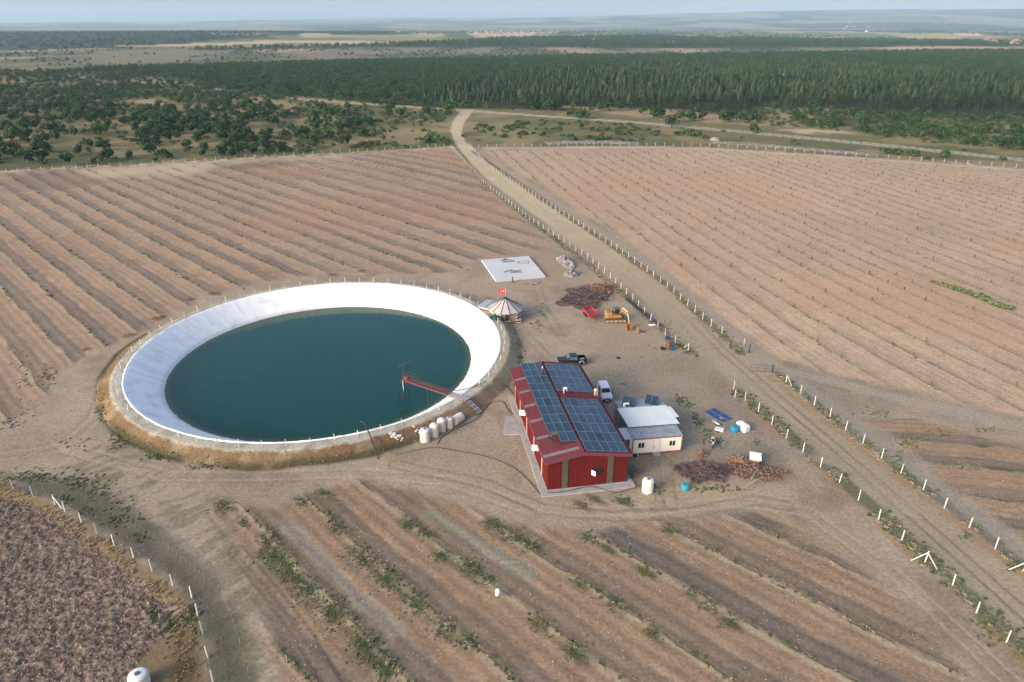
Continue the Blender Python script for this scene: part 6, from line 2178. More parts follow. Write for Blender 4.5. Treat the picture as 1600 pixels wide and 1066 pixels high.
# ================================================================== gazebo
ROOFS = M('gazebo_sheet', (.42, .385, .365), rough=.6, var=.06, scale=.8)
RIB = M('gazebo_rib', (.055, .04, .04), rough=.7)
LOGL = M('log_pale', (.52, .44, .36), rough=.85, var=.2, scale=2)
LOGD = M('log_dark', (.07, .05, .045), rough=.85, var=.2, scale=2)
PLASTER = M('brown_plaster', (.34, .24, .17), rough=.9, var=.12)
gx, gy = -1.35, 129.6
gz = thing('gazebo', 'round log gazebo with a ribbed tent roof and a red flag on top', 'gazebo', (gx, gy, 0), 0)
NS, RG, HG = 12, 3.25, 2.45
vert = lambda k, r, z: (r * math.cos(2 * math.pi * (k + .5) / NS - math.pi / 2), r * math.sin(2 * math.pi * (k + .5) / NS - math.pi / 2), z)
for li in range(7):
    z0, z1 = .05 + li * .34, .05 + (li + 1) * .34 - .008
    b = MB()
    for k in range(NS):
        if k in (11, 0) and li < 6: continue
        p0, p1 = Vector(vert(k, RG, 0)), Vector(vert(k + 1, RG, 0)); n_ = (p0 + p1).normalized()
        r = .16
        ring = lambda p_: [(p_.x + n_.x * o, p_.y + n_.y * o, z) for o, z in ((-.1, z0), (.10, z0), (.17, (z0 + z1) / 2), (.10, z1), (-.1, z1))]
        b.loft([ring(p0), ring(p1)], True, True)
    b.build('log_course', LOGL if li % 2 else LOGD, gz)
b = MB()
p0, p1 = Vector(vert(11, RG - .05, 0)), Vector(vert(1, RG - .05, 0))
b.loft([[(p0.x, p0.y, 0), (p0.x, p0.y, 2.0)], [(p1.x, p1.y, 0), (p1.x, p1.y, 2.0)]], closed=False); b.build('front_wall', PLASTER, gz)
b = MB(); b.box(((p0.x * .62 + p1.x * .38), p0.y - .04, 1.05), (.62, .06, 1.75)); b.build('door', M('door_dark', (.03, .022, .02), rough=.8), gz)
rf = MB()
ev = [vert(k, RG + .42, HG - .12) for k in range(NS)]
for k in range(NS):
    a, c = ev[k], ev[(k + 1) % NS]
    ta, tc_ = vert(k, .22, 4.5), vert(k + 1, .22, 4.5)
    ma = tuple((Vector(a) * .55 + Vector(ta) * .45) - Vector((0, 0, .10))); mc = tuple((Vector(c) * .55 + Vector(tc_) * .45) - Vector((0, 0, .10)))
    rf.add([a, c, mc, ma], [(0, 1, 2, 3)]); rf.add([ma, mc, tc_, ta], [(0, 1, 2, 3)])
roofg = rf.build('roof', ROOFS, gz)
b = MB()
for k in range(NS):
    a, ta = Vector(ev[k]), Vector(vert(k, .22, 4.5)); ma = (a * .55 + ta * .45) - Vector((0, 0, .10)); up = Vector((0, 0, .05))
    b.tube([a + up, ma + up, ta + up], .065, 5)
b.build('ribs', RIB, roofg)
b = MB(); b.lathe([(.40, 4.42), (.42, 4.6), (.30, 4.64)], n=16); b.build('finial', RIB, roofg)
b = MB(); b.tube([(0, 0, 4.5), (0, 0, 6.5)], .025, 6); fp_ = b.build('flag_pole', ALU, gz)
# red flag with a white crescent and star
fl_ = MB(); n_ = 10
for i in range(n_ + 1):
    x = -1.35 * i / n_; w = .10 * math.sin(i * .9)
    fl_.v += [(x, w, 5.55), (x, w * .8, 6.45)]
fl_.f = [(2 * i, 2 * i + 1, 2 * i + 3, 2 * i + 2) for i in range(n_)]; fl_.mi = [0] * n_
fo = fl_.build('flag', M('flag_red', (.62, .03, .03), rough=.7), fp_)
for s in (-1, 1):
    fm = MB()
    pts = []
    for k in range(15): a = R(50 + 260 * k / 14); pts.append((.22 * math.cos(a), .22 * math.sin(a)))
    inn_ = []
    for k in range(15): a = R(62 + 236 * k / 14); inn_.append((.055 + .175 * math.cos(a), .175 * math.sin(a)))
    V = [(-.50 - a if True else 0, s * .13, 6.0 + c) for a, c in pts] + [(-.50 - a, s * .13, 6.0 + c) for a, c in inn_]
    fm.add(V, [(i, i + 1, 15 + i + 1, 15 + i) for i in range(14)])
    star = [((.13 if k % 2 == 0 else .052) * math.cos(R(180 + 36 * k)), (.13 if k % 2 == 0 else .052) * math.sin(R(180 + 36 * k))) for k in range(10)]
    fm.add([(-.80 - a, s * .13, 6.0 + c) for a, c in star] + [(-.80, s * .13, 6.0)], [(k, (k + 1) % 10, 10) for k in range(10)])
    fm.build('crescent_and_star', WHITE, fo)
# annexe with a grey roof
an = thing('log_annexe', 'low log annexe with a flat grey roof joined behind the gazebo', 'annexe', (gx - 3.5, gy + 1.6, 0), R(-32))
for li in range(6):
    b = MB(); z = .05 + li * .36; b.bbox((0, 0, z + .17), (2.6, 3.0, .34), .05); b.build('log_course', LOGL if li % 2 else LOGD, an)
b = MB(); b.add([(-1.6, -1.8, 2.25), (1.6, -1.8, 2.25), (1.7, 1.8, 2.75), (-1.6, 1.8, 2.6), (-1.6, -1.8, 2.33), (1.6, -1.8, 2.33), (1.7, 1.8, 2.83), (-1.6, 1.8, 2.68)], [(3, 2, 1, 0), (4, 5, 6, 7), (0, 1, 5, 4), (1, 2, 6, 5), (2, 3, 7, 6), (3, 0, 4, 7)]); r_ = b.build('roof', M('annexe_roof', (.27, .31, .33), rough=.5, var=.08), an)
b = MB(); b.tube([(.2, -1.8, 2.36), (.2, 1.8, 2.80)], .05, 5); b.build('ribs', RIB, r_)
# dark green net shelter in front
sh = thing('net_shelter', 'dark green shade net draped over poles at the gazebo front', 'net shelter', (-3.3, 126.2, 0), 0)
b = MB(); rng = random.Random(4); gr_ = []
for i in range(13):
    row = []
    for j in range(9):
        u, v_ = i / 12, j / 8
        edge_ = min(u, 1 - u, v_ * 1.1, (1 - v_) * 1.6) * 4
        z = min(1.9, .25 + 1.75 * min(1, edge_)) - .3 * math.sin(u * 9) * .4 + rng.uniform(-.12, .12) - .5 * (1 - v_) * (u < .4)
        row.append((-2.2 + 4.4 * u + rng.uniform(-.1, .1), -1.5 + 3.0 * v_ + rng.uniform(-.1, .1), max(.15, z)))
    gr_.append(row)
b.loft(gr_, closed=False); b.build('net', M('green_net', (.018, .055, .055), rough=.9, var=.4, scale=2.5), sh)
b = MB()
for x, y in ((-1.8, -.9), (1.8, -.9), (1.8, 1.1), (-1.8, 1.1)): b.tube([(x, y, 0), (x, y, 1.7)], .05, 5)
b.build('poles', LOGD, sh)
t = thing('bench', 'pale wooden bench under the green shade net', 'bench', (-2.9, 124.4, 0), 0)
b = MB(); b.bbox((0, 0, .45), (1.5, .4, .06), .01); b.build('seat', LOGL, t)
for x in (-.6, .6): b = MB(); b.box((x, 0, .21), (.08, .36, .42)); b.build('leg', LOGL, t)
for i, (px_, py_) in enumerate(((793, 507), (810, 505))):
    t = thing('log_planter', ('pale log stack beside the gazebo door' if i == 0 else 'pale log stack at the gazebo corner, dark pot on it'), 'log stack', (*G2(px_, py_), 0), R(10 * i))
    for k in range(3): b = MB(); b.tube([(-.6, 0, .14 + .26 * k), (.6, .05, .14 + .26 * k)], .13, 8); b.build('log', LOGL if k != 1 else LOGD, t)

# ================================================================== slab, heaps
sl = thing('concrete_slab', 'large whitish concrete slab with dark debris lying on it', 'slab', (0, 161, 0), 0)
C4 = [(-7.84, 166.71), (4.32, 169.88), (7.95, 154.53), (-3.76, 151.39)]
b = MB(); b.prism([(x, y - 161) for x, y in reversed(C4)], -.2, .45); b.build('deck', M('white_concrete', (.46, .49, .49), rough=.8, var=.06, scale=.25, col2=(.50, .49, .47), c2scale=.22, c2lo=.5, c2hi=.65), sl)
b = MB(); b.box((2.8, 4.6, .49), (2.6, .12, .08)); b.box((2.8, 2.9, .49), (2.6, .12, .08)); b.box((1.5, 3.75, .49), (.12, 1.6, .08)); b.box((4.1, 3.75, .49), (.12, 1.6, .08)); b.build('hatch_frame', RUST, sl)
for nm, cx_, cy_, n_, lab in (('plank', 790, 411, 5, 'dark broken plank on the far edge of the whitish slab'), ('plank', 800, 428, 5, 'dark plank lying on the near half of the whitish slab'), ('plank', 830, 443, 6, 'weathered plank on the ground in front of the whitish slab')):
    for k in range(n_):
        g = G2(cx_ + random.uniform(-7, 7), cy_ + random.uniform(-1.5, 1.5))
        b = MB(); b.box((0, 0, 0), (random.uniform(1.2, 3.2), .2, .08))
        o = b.build(nm, M('dark_plank', (.13, .11, .10), rough=.9, var=.3) if cy_ < 435 else M('grey_plank', (.34, .31, .28), rough=.9, var=.3), loc=(g[0], g[1], (.5 if cy_ < 435 else .1) + .07 * k), rotz=random.gauss(.2, .5)); tag(o, lab, 'plank', 'planks about the slab')
o = bpy.data.objects.new('timber_post', post_mesh(1.3, .3)); COL.objects.link(o); o.location = (*G2(801, 441), 0); o.data.materials.clear(); o.data.materials.append(LOGD); tag(o, 'short dark timber post at the near edge of the slab', 'post')

def stick_pile(name, label, cat, cx_, cy_, rx_, ry_, h, n, mats, seed, lr=(.8, 2.4), rr=(.025, .07), ang=None, rot=0.0, kind=None):
    rng = random.Random(seed); b = MB()
    for i in range(n):
        a, q = rng.uniform(0, 6.28), rng.random() ** .5
        lob = .80 + .22 * math.sin(a * 2 + seed) + .16 * math.sin(a * 5 + seed * 1.7) + .10 * math.sin(a * 9 + seed)
        x, y = rx_ * q * lob * math.cos(a), ry_ * q * lob * math.sin(a)
        zz = h * max(0, 1 - q * q) * rng.random() ** .6 + .05
        t_ = rng.uniform(0, 6.28) if ang is None else rng.gauss(ang, .5)
        l = rng.uniform(*lr) * (.6 if q > .85 else 1); r = rng.uniform(*rr); dz = rng.gauss(0, .12) * l
        p0, p1 = Vector((x - l / 2 * math.cos(t_), y - l / 2 * math.sin(t_), max(.03, zz - dz))), Vector((x + l / 2 * math.cos(t_), y + l / 2 * math.sin(t_), max(.03, zz + dz)))
        mid = (p0 + p1) / 2 + Vector((rng.gauss(0, .06), rng.gauss(0, .06), rng.gauss(0, .04))) * l
        f_ = (x * .3 + y * .1) / max(rx_, .1) * 1.2
        b.cur = min(len(mats) - 1, max(0, int(rng.gauss(len(mats) * .5 - .5 + f_, .75) + .5)))
        b.tube([p0, mid, p1] if lr[1] > 1 else [p0, p1], r, 4 if lr[1] > 1 else 6, r * .7 if lr[1] > 1 else r)
    # the packed heart of the heap
    b.cur = 0; rings = []
    for j in range(6):
        q = 1 - j / 6
        rings.append([(rx_ * .60 * q * math.cos(2 * math.pi * k / 28) * rng.uniform(.9, 1.08), ry_ * .60 * q * math.sin(2 * math.pi * k / 28) * rng.uniform(.9, 1.08), h * .62 * (1 - q * q) + rng.uniform(-.06, .06) - (.1 if j == 0 else 0)) for k in range(28)])
    b.loft(rings, False, True)
    o = b.build(name, mats, loc=(cx_, cy_, 0), rotz=rot)
    tag(o, label, cat)
    if kind: o['kind'] = kind
    return o
TW = [M('twig_dark', (.060, .046, .046), rough=.95, var=.3), M('twig_grey', (.125, .10, .105), rough=.95, var=.3), M('twig_brown', (.19, .125, .10), rough=.95, var=.3)]
g = G2(914, 464)
stick_pile('brushwood_heap', 'wide dark heap of brushwood between the whitish slab and the red trailer', 'brushwood heap', g[0], g[1], 6.6, 7.6, .8, 2600, TW, 31, lr=(.8, 3.2), rr=(.02, .06))
g = G2(935, 455)
stick_pile('root_heap', 'reddish brown heap of roots at the fence end of the dark brushwood', 'brushwood heap', g[0], g[1], 3.6, 4.2, 1.3, 1100, [M('root_dark', (.09, .055, .045), rough=.95), M('root_red', (.20, .11, .075), rough=.95, var=.3), M('root_tan', (.34, .22, .13), rough=.95, var=.3)], 32, lr=(.6, 2.0), rr=(.03, .09))
g = G2(1098, 738)
stick_pile('brushwood_heap', 'grey tangled brushwood heap just below the blue motorcycle', 'brushwood heap', g[0], g[1], 3.3, 2.9, .9, 1500, TW, 33, lr=(.6, 2.4), rr=(.018, .05))
LG = [M('log_bark', (.07, .055, .05), rough=.95, var=.3), M('log_mid', (.14, .092, .07), rough=.9, var=.3), M('log_cut', (.215, .135, .088), rough=.85, var=.3)]
g = G2(1180, 738)
stick_pile('firewood_heap', 'spread heap of split firewood in front of the white topped crate', 'firewood heap', g[0], g[1], 4.3, 2.5, .9, 1500, LG, 34, lr=(.30, .62), rr=(.05, .10), kind=None)
g = G2(1156, 723)
stick_pile('firewood_heap', 'orange heap of freshly split logs against the white topped crate', 'firewood heap', g[0], g[1], 2.1, 1.3, .9, 520, LG[1:] + [LG[2]], 35, lr=(.3, .5), rr=(.06, .11))
g = G2(1096, 711)
stick_pile('firewood_heap', 'small orange log pile on top of the grey brushwood heap', 'firewood heap', g[0], g[1], .95, .7, .8, 120, LG[1:] + [LG[2]], 36, lr=(.3, .5), rr=(.06, .11))
for (a, c), rz_, lab in (((1178, 747), .9, 'long bare pole lying across the firewood heap'), ((1174, 760), .55, 'thick pole lying at the near edge of the firewood heap')):
    b = MB(); b.tube([(-1.2, 0, .55), (1.2, .1, .62)], .07, 6); o = b.build('pole', M('bare_pole', (.42, .31, .22), rough=.9), loc=(*G2(a, c), 0), rotz=rz_); tag(o, lab, 'pole')
t = thing('crate', 'tan crate with a white board lid standing behind the firewood', 'crate', (*G2(1179, 722), 0), R(-16))
b = MB(); b.bbox((0, 0, .45), (1.4, 1.2, .9), .03); b.build('box', M('tan_box', (.40, .31, .22), rough=.85, var=.12), t)
b = MB(); b.box((0, 0, .95), (1.55, 1.5, .08), mat=Matrix.Rotation(R(10), 4, 'X')); b.build('lid', WHITE, t)

def mound(name, label, cat, cx_, cy_, rx_, ry_, h, mat, seed, rough=.35, rot=0, z=0, n=(44, 18)):
    b = MB(); rings = []
    kk = np.arange(n[0])
    for j in range(n[1] + 1):
        q = 1 - j / n[1]
        a = 2 * np.pi * kk / n[0]
        x, y = rx_ * q * np.cos(a), ry_ * q * np.sin(a)
        nn = fbm(x + seed * 10, y, max(.5, .25 * min(rx_, ry_)), 3, seed)
        zz = h * (1 - q ** 2) * (1 - rough + 2 * rough * nn) + (0.25 * h * (fbm(x, y, .7, 2, seed + 3) - .5)) * (q < .98) - (.15 if j == 0 else 0)
        rings.append([(float(x[i] * (1 + .25 * (nn[i] - .5))), float(y[i] * (1 + .25 * (nn[i] - .5))), float(zz[i])) for i in range(n[0])])
    b.loft(rings, False, True)
    o = b.build(name, mat, loc=(cx_, cy_, z), rotz=rot)
    return tag(o, label, cat)
SHEET = M('crumpled_sheet', (.15, .143, .15), rough=.6, var=.35, scale=.9, col2=(.30, .27, .27), c2scale=.9, bump=.8)
g = G2(884, 413); mound('plastic_heap', 'crumpled grey and white plastic sheeting heaped by the road fence', 'plastic heap', g[0], g[1] + 1, 1.5, 5.5, 1.3, SHEET, 41, .7, R(18))
g = G2(893, 429); mound('plastic_heap', 'whitish folded sheeting at the near end of the plastic heap', 'plastic heap', g[0], g[1], 1.9, 2.2, 1.0, M('pale_sheet', (.18, .165, .158), rough=.7, var=.35, scale=1.1, bump=.6), 42, .7, R(-20))
STONE = M('white_rubble', (.15, .135, .11), rough=.95, var=.35, scale=.8, bump=1.0, col2=(.38, .34, .27), c2scale=.9)
def rubble(label, pts, w, h, n, seed):
    """low stony bank: a lumpy heightfield strip along a surveyed line"""
    W = resample(pxpoly(pts), 1.0)
    nx, ny_ = len(W), 19
    b = MB(); rings = []
    for i, (x, y) in enumerate(W):
        x0, y0 = W[max(i - 1, 0)]; x1, y1 = W[min(i + 1, nx - 1)]
        d = Vector((x1 - x0, y1 - y0)).normalized(); nrm_ = Vector((-d.y, d.x))
        end = min(1, i / 8, (nx - 1 - i) / 8)
        row = []
        for j in range(ny_):
            v_ = (j / (ny_ - 1) - .5) * 2
            px_, py_ = x + nrm_.x * v_ * w * .6, y + nrm_.y * v_ * w * .6
            A_ = np.array([px_]); B_ = np.array([py_])
            z = h * end * (1 - v_ * v_) * (.35 + .9 * float(fbm(A_, B_, 5, 3, seed)[0])) + .35 * end * (float(fbm(A_, B_, 1.1, 2, seed + 5)[0]) - .45) - (.12 if abs(v_) > .99 or end == 0 else 0)
            row.append((px_ - W[0][0], py_ - W[0][1], z))
        rings.append(row)
    b.loft(rings, closed=False)
    o = b.build('rubble_bank', STONE, loc=(W[0][0], W[0][1], 0)); return tag(o, label, 'rubble bank')
rubble('long bank of whitish stones behind the far field fence near the dirt road', [(850, 224), (900, 222), (950, 222), (1000, 224.5)], 9, .45, 1100, 51)
rubble('long bank of whitish stones curving along the far corner of the field', [(1110, 222), (1180, 226), (1250, 232), (1320, 238), (1375, 243)], 8, .45, 1200, 52)
rubble('low stone bank by the fence at the far field corner', [(1480, 254), (1560, 260)], 4, .5, 200, 53)
g = G2(1117, 219); mound('sand_pile', 'pale conical sand pile behind the far field fence', 'sand pile', g[0], g[1], 2.8, 2.8, 1.5, M('pale_sand', (.26, .23, .17), rough=.95), 43, .12)

# black pipes stacked along the road fence
PIPE = M('black_pipe', (.022, .028, .038), rough=.45)
pa, pb_ = Vector(G(976, 468)), Vector(G(1026, 508))
dv = (pb_ - pa).normalized(); sv = Vector((dv.y, -dv.x, 0))
for k in range(9):
    off_ = -sv * (.15 + .17 * (k % 5)) + Vector((0, 0, .07 + .13 * (k // 5)))
    e0, e1 = random.uniform(-.6, .8), random.uniform(-1.2, 1.5)
    b = MB(); b.tube([pa + dv * e0 + off_ - pa, (pa + pb_) / 2 + off_ - pa + sv * random.uniform(-.08, .08), pb_ + dv * e1 + off_ - pa], .07, 8)
    o = b.build('pipe', PIPE, loc=pa); tag(o, 'black plastic pipe in the long bundle lying along the road fence', 'pipe', 'black pipes along the road fence')
b = MB(); pts = []
for i in range(12):
    f_ = i / 11; p_ = Vector(G(1026 + 40 * f_, 508 + 38 * f_)) - pa; pts.append(p_ + Vector((.5 * math.sin(f_ * 7), .4 * math.cos(f_ * 5), .1 + .15 * abs(math.sin(f_ * 9)))))
b.tube(pts, .06, 6); o = b.build('hose', PIPE, loc=pa); tag(o, 'black hose trailing from the pipe bundle down the fence', 'hose')
b = MB(); b.bbox((0, 0, .12), (1.4, .3, .18), .03); o = b.build('white_beam', WHITE, loc=(*G2(1019, 508.5), 0), rotz=R(5)); tag(o, 'short white beam at the end of the black pipes', 'beam')
b = MB(); b.lathe([(.22, -.12), (.34, -.1), (.36, 0), (.34, .1), (.22, .12)], n=18, mat=Matrix.Rotation(R(80), 4, 'Y')); o = b.build('tyre', TYRE, loc=(*G2(1034.5, 547), .36), rotz=R(60)); tag(o, 'old tyre standing by the rusty and blue scrap', 'tyre')
b = MB(); b.lathe([(.2, 0), (.34, .02), (.36, .14), (.2, .16)], n=18); o = b.build('tyre', TYRE, loc=(*G2(966, 560), 0)); tag(o, 'old tyre lying flat on the open yard', 'tyre')
t = thing('plough', 'rusty and blue farm implement standing at the end of the road fence', 'farm implement', (*G2(1046, 546), 0), R(12))
b = MB(); b.bbox((-.25, .4, .7), (.5, 1.6, 1.3), .08); b.build('hopper', RUST, t)
b = MB(); b.loft([[(.1, -.8, .0), (1.0, -.6, .0), (1.1, 1.0, .0), (.1, 1.2, .0)], [(.1, -.4, 1.2), (.45, -.3, 1.2), (.4, .8, 1.2), (.1, .8, 1.2)]], True, True); b.build('cover', M('implement_blue', (.03, .10, .19), rough=.5, var=.2), t)
b = MB(); b.bbox((0, 0, .45), (.7, .6, .5), .05); o = b.build('blue_drum', M('implement_dark', (.02, .06, .13), rough=.5), loc=(*G2(1042, 531), 0)); tag(o, 'dark blue box in the weeds above the farm implement', 'box')

# litter near the blue panels
for k, (px_, py_, s, m_, lab) in enumerate(((1120, 662, (1.0, .3, .12), WHITE, 'narrow white board leaning in the scrap by the weeds'), (1124, 672, (1.3, .9, .22), TANKT, 'flat white tray on the ground among weeds and scrap'), (1116, 660, (.5, .4, .35), GREYW, 'small grey box in the scrap by the weeds'), (1125, 663, (.25, 1.0, .1), STEEL_D, 'thin dark bar lying in the scrap by the weeds'))):
    b = MB(); b.bbox((0, 0, s[2] / 2 + .03), s, .02); o = b.build(('board', 'tray', 'box', 'bar')[k], m_, loc=(*G2(px_, py_), 0), rotz=R(-60 + 30 * k)); tag(o, lab, ('board', 'tray', 'box', 'bar')[k])
b = MB(); b.lathe([(.16, -.5), (.19, -.45), (.19, .45), (.16, .5)], n=14, mat=Matrix.Rotation(R(90), 4, 'Y')); t = b.build('gas_canister', BLACKP, loc=(*G2(990, 713.5), .2), rotz=R(4)); tag(t, 'black canister with a white end lying by the cream cabin corner', 'canister')
b = MB(); b.lathe([(.17, .5), (.19, .56), (.1, .62)], n=14, mat=Matrix.Rotation(R(90), 4, 'Y')); b.build('cap', WHITE, t)
b = MB(); rng = random.Random(9)
for i in range(70):
    a = rng.uniform(0, 6.28); l = rng.uniform(.4, 1.5); x, y = rng.gauss(0, .7), rng.gauss(0, .9)
    b.tube([(x, y, rng.uniform(.02, .3)), (x + l * math.cos(a), y + l * math.sin(a), rng.uniform(.05, .5))], .025, 4)
o = b.build('cable_tangle', M('cable_black', (.05, .05, .055), rough=.7), loc=(*G2(987, 742), 0)); tag(o, 'dark tangle of cables and sticks on the ground beside the barn corner', 'cable tangle')
# white sack on a stake in the front field
t = thing('sack_on_stake', 'white sack tied upright over a stake in the front field', 'sack', (*G2(776, 934), .1), 0)
b = MB(); b.tube([(0, 0, -.1), (.02, 0, .9)], .03, 6); b.build('stake', LOGD, t)
b = MB(); b.lathe([(.10, .15), (.16, .3), (.24, .65), (.25, .9), (.16, 1.08), (.03, 1.12)], n=14, mat=Matrix.Rotation(R(8), 4, 'Y')); b.build('sack', WHITE, t)
# pale rubble on the bank by the tanks
for px_, py_, n_ in ((632, 663, 26), (620, 690, 30), (650, 680, 6), (577, 677, 3)):
    for k in range(n_):
        g = G2(px_ + random.gauss(0, 4), py_ + random.gauss(0, 1.6)); rr = math.hypot(g[0] - PC[0], g[1] - PC[1])
        zz = height_at(*g)
        b = MB(); s = random.uniform(.12, .35); b.bbox((0, 0, s * .3), (s * 1.4, s, s * .7), s * .15)
        o = b.build('stone', M('pale_stone', (.62, .57, .50), rough=.9, var=.2), loc=(g[0], g[1], zz), rotz=random.uniform(0, 3)); tag(o, 'pale stone among others strewn on the bank by the cream tanks', 'stone', 'pale stones by the tanks')
# ================================================================== jetty, hoses, people, far houses
a, e = Vector((-8.0, 93.9, 0)), Vector((-17.9, 100.3, 0))
d = (e - a); JL = d.length; JA = math.atan2(d.y, d.x)
jt = thing('jetty', 'rusty steel jetty with railings reaching out over the reservoir water', 'jetty', (a.x, a.y, 1.62), JA)
JR = M('jetty_rust', (.11, .045, .04), rough=.8, var=.25, scale=3, col2=(.11, .05, .05), c2scale=1.5)
b = MB(); b.box((JL / 2 + 1.2, 0, 0), (JL - 2.4, 1.0, .06)); b.build('deck', JR, jt)
b = MB(); b.box((.45, 0, .0), (3.5, 1.25, .08)); b.build('landing', CONC, jt)
b = MB()
for s in (-1, 1):
    b.box((JL / 2 - .2, s * .55, -.10), (JL + .6, .08, .22))
    for k in range(9):
        x = 1.8 + (JL - 1.8) * k / 8
        if s > 0 or k >= 6: b.tube([(x, s * .55, 0), (x, s * .55, 1.05)], .025, 5)
    x0 = 1.8 if s > 0 else 1.8 + (JL - 1.8) * 6 / 8
    for z in (.55, 1.05): b.tube([(x0, s * .55, z), (JL, s * .55, z)], .025, 5)
for z in (.55, 1.05): b.tube([(JL, -.55, z), (JL, .55, z)], .025, 5)
b.build('railing', JR, jt)
b = MB()
for s in (-1, 1): b.tube([(JL - .3, s * .5, 0), (JL - .1, s * .7, -5.6)], .06, 6); b.tube([(JL * .55, s * .5, 0), (JL * .55, s * .5, -5.0)], .06, 6)
for z in (-1.2, -2.6): b.tube([(JL - .25, -.55, z), (JL - .2, .6, z - 1)], .03, 5); b.tube([(JL - .25, .55, z), (JL - .2, -.6, z - 1)], .03, 5)
b.build('support_legs', STEEL_D, jt)
b = MB(); b.tube([(JL, 0, 0), (JL, 0, 2.6)], .05, 6); b.tube([(JL, 0, 2.5), (JL - .9, -1.3, 3.2)], .04, 6); b.tube([(JL, 0, 2.5), (JL + .6, .7, 2.2)], .04, 6); b.build('hoist', JR, jt)
b = MB(); b.bbox((JL - .5, .1, .28), (.7, .55, .45), .05); b.build('pump', RUST, jt)
st = thing('steps', 'rusty steel steps with pale treads climbing the bank to the jetty', 'steps', (a.x + .66, a.y - .50, 0), math.atan2(-1.5, 2.0))
b = MB()
for s in (-1, 1):
    b.loft([[(.1, s * .62 - .03, 1.50), (.1, s * .62 + .03, 1.50), (.1, s * .62 + .03, 1.72), (.1, s * .62 - .03, 1.72)], [(3.0, s * .62 - .03, -.05), (3.0, s * .62 + .03, -.05), (3.0, s * .62 + .03, .2), (3.0, s * .62 - .03, .2)]], True, True)
    b.tube([(.1, s * .62, 1.7), (.1, s * .62, 2.6)], .025, 5)
b.build('stringer', JR, st)
for k in range(8): b = MB(); b.box((.36 + .34 * k, 0, 1.50 - .185 * k), (.28, 1.16, .05)); b.build('tread', CONC if k % 2 == 0 else ALU, st)
b = MB(); b.tube([(0, 0, -.6), (-.08, .05, 2.2)], .05, 6); o = b.build('white_pole', WHITE, loc=(G(631, 612, -2.2)[0], G(631, 612, -2.2)[1], -2.1)); tag(o, 'slender white pole standing in the water beside the jetty end', 'pole')

def hose(label, pts, r=.05, mat=PIPE, name='hose', group=None):
    P = [Vector(p_) for p_ in pts]; Q = []
    for i in range(len(P) - 1):
        p0, p1, p2, p3 = P[max(i - 1, 0)], P[i], P[i + 1], P[min(i + 2, len(P) - 1)]
        for k in range(6):
            t = k / 6
            Q.append(.5 * ((2 * p1) + (p2 - p0) * t + (2 * p0 - 5 * p1 + 4 * p2 - p3) * t * t + (3 * p1 - p0 - 3 * p2 + p3) * t ** 3))
    Q.append(P[-1]); o0 = P[0].copy()
    b = MB(); b.tube([q - o0 for q in Q], r, 7); o = b.build(name, mat, loc=o0, smooth=True)
    return tag(o, label, 'hose', group)
hg = lambda pts, z=.06: [(*G2(p[0], p[1]), z) for p in pts]
hose('thick black hose arching over the rim and down the dry bank', [tuple(Vector(G(566, 661, 1.5)).lerp(Vector(G(591, 717, 0)), t)[:2]) + (z,) for t, z in ((-.12, 1.2), (0, 1.62), (.15, 2.0), (.35, 2.05), (.6, 1.6), (.82, .9), (.95, .3), (1, .03))], .10)
hose('thin black hose running from the barn wall over the rim to the jetty', [(4.2, 90.2, .9), (2.6, 90.8, .2), (*G2(790, 602), .15), (*G2(772, 597), .5), G(757, 597, 1.5), G(735, 606, 1.65), G(712, 610, 1.7), G(690, 607, 1.8), G(640, 592, 1.9)], .05)
hose('black hose lying across the dirt from the tanks to the barn corner', hg([(684, 694), (690, 684), (705, 674), (725, 665), (745, 655), (757, 640), (768, 629), (785, 628), (793, 640), (800, 648)]), .045)
hose('black hose snaking from the stone heap toward the barn front', hg([(602, 694), (612, 708), (628, 710), (650, 704), (680, 700), (720, 706), (760, 714), (800, 730), (826, 752), (846, 775)]), .045)
hose('black hose curving along the plinth at the barn front', hg([(855, 772), (880, 771), (920, 763), (945, 768), (960, 773), (980, 768), (1005, 759)], .25), .04)
hose('black hose looped in the water at the jetty end', [G(632, 596, 1.5), G(622, 600, .8), G(621, 612, -.6), G(626, 622, -2.15), G(624, 640, -2.25)], .06)

# ---- people: one skinned body each, clothing as children
SKIN = M('skin', (.38, .22, .15), rough=.6, var=.05)
def skinned(name, joints, bones, mat, parent=None):
    me = bpy.data.meshes.new(name)
    me.from_pydata([j[0] for j in joints], bones, [])
    me.materials.append(mat)
    o = bpy.data.objects.new(name, me); COL.objects.link(o)
    if parent: o.parent = parent
    md = o.modifiers.new('skin', 'SKIN')
    md.use_smooth_shade = True
    if not me.skin_vertices: me.attributes  # layer is created with the modifier
    sl_ = me.skin_vertices[0].data if me.skin_vertices else None
    if sl_ is None:
        bm_ = bmesh.new(); bm_.from_mesh(me); bm_.verts.layers.skin.verify(); bm_.to_mesh(me); bm_.free(); sl_ = me.skin_vertices[0].data
    for i, j in enumerate(joints):
        r = j[1]; sl_[i].radius = (r, r) if not isinstance(r, tuple) else r
        sl_[i].use_root = (i == 0)
    s = o.modifiers.new('smooth', 'SUBSURF'); s.levels = 1; s.render_levels = 2
    return o
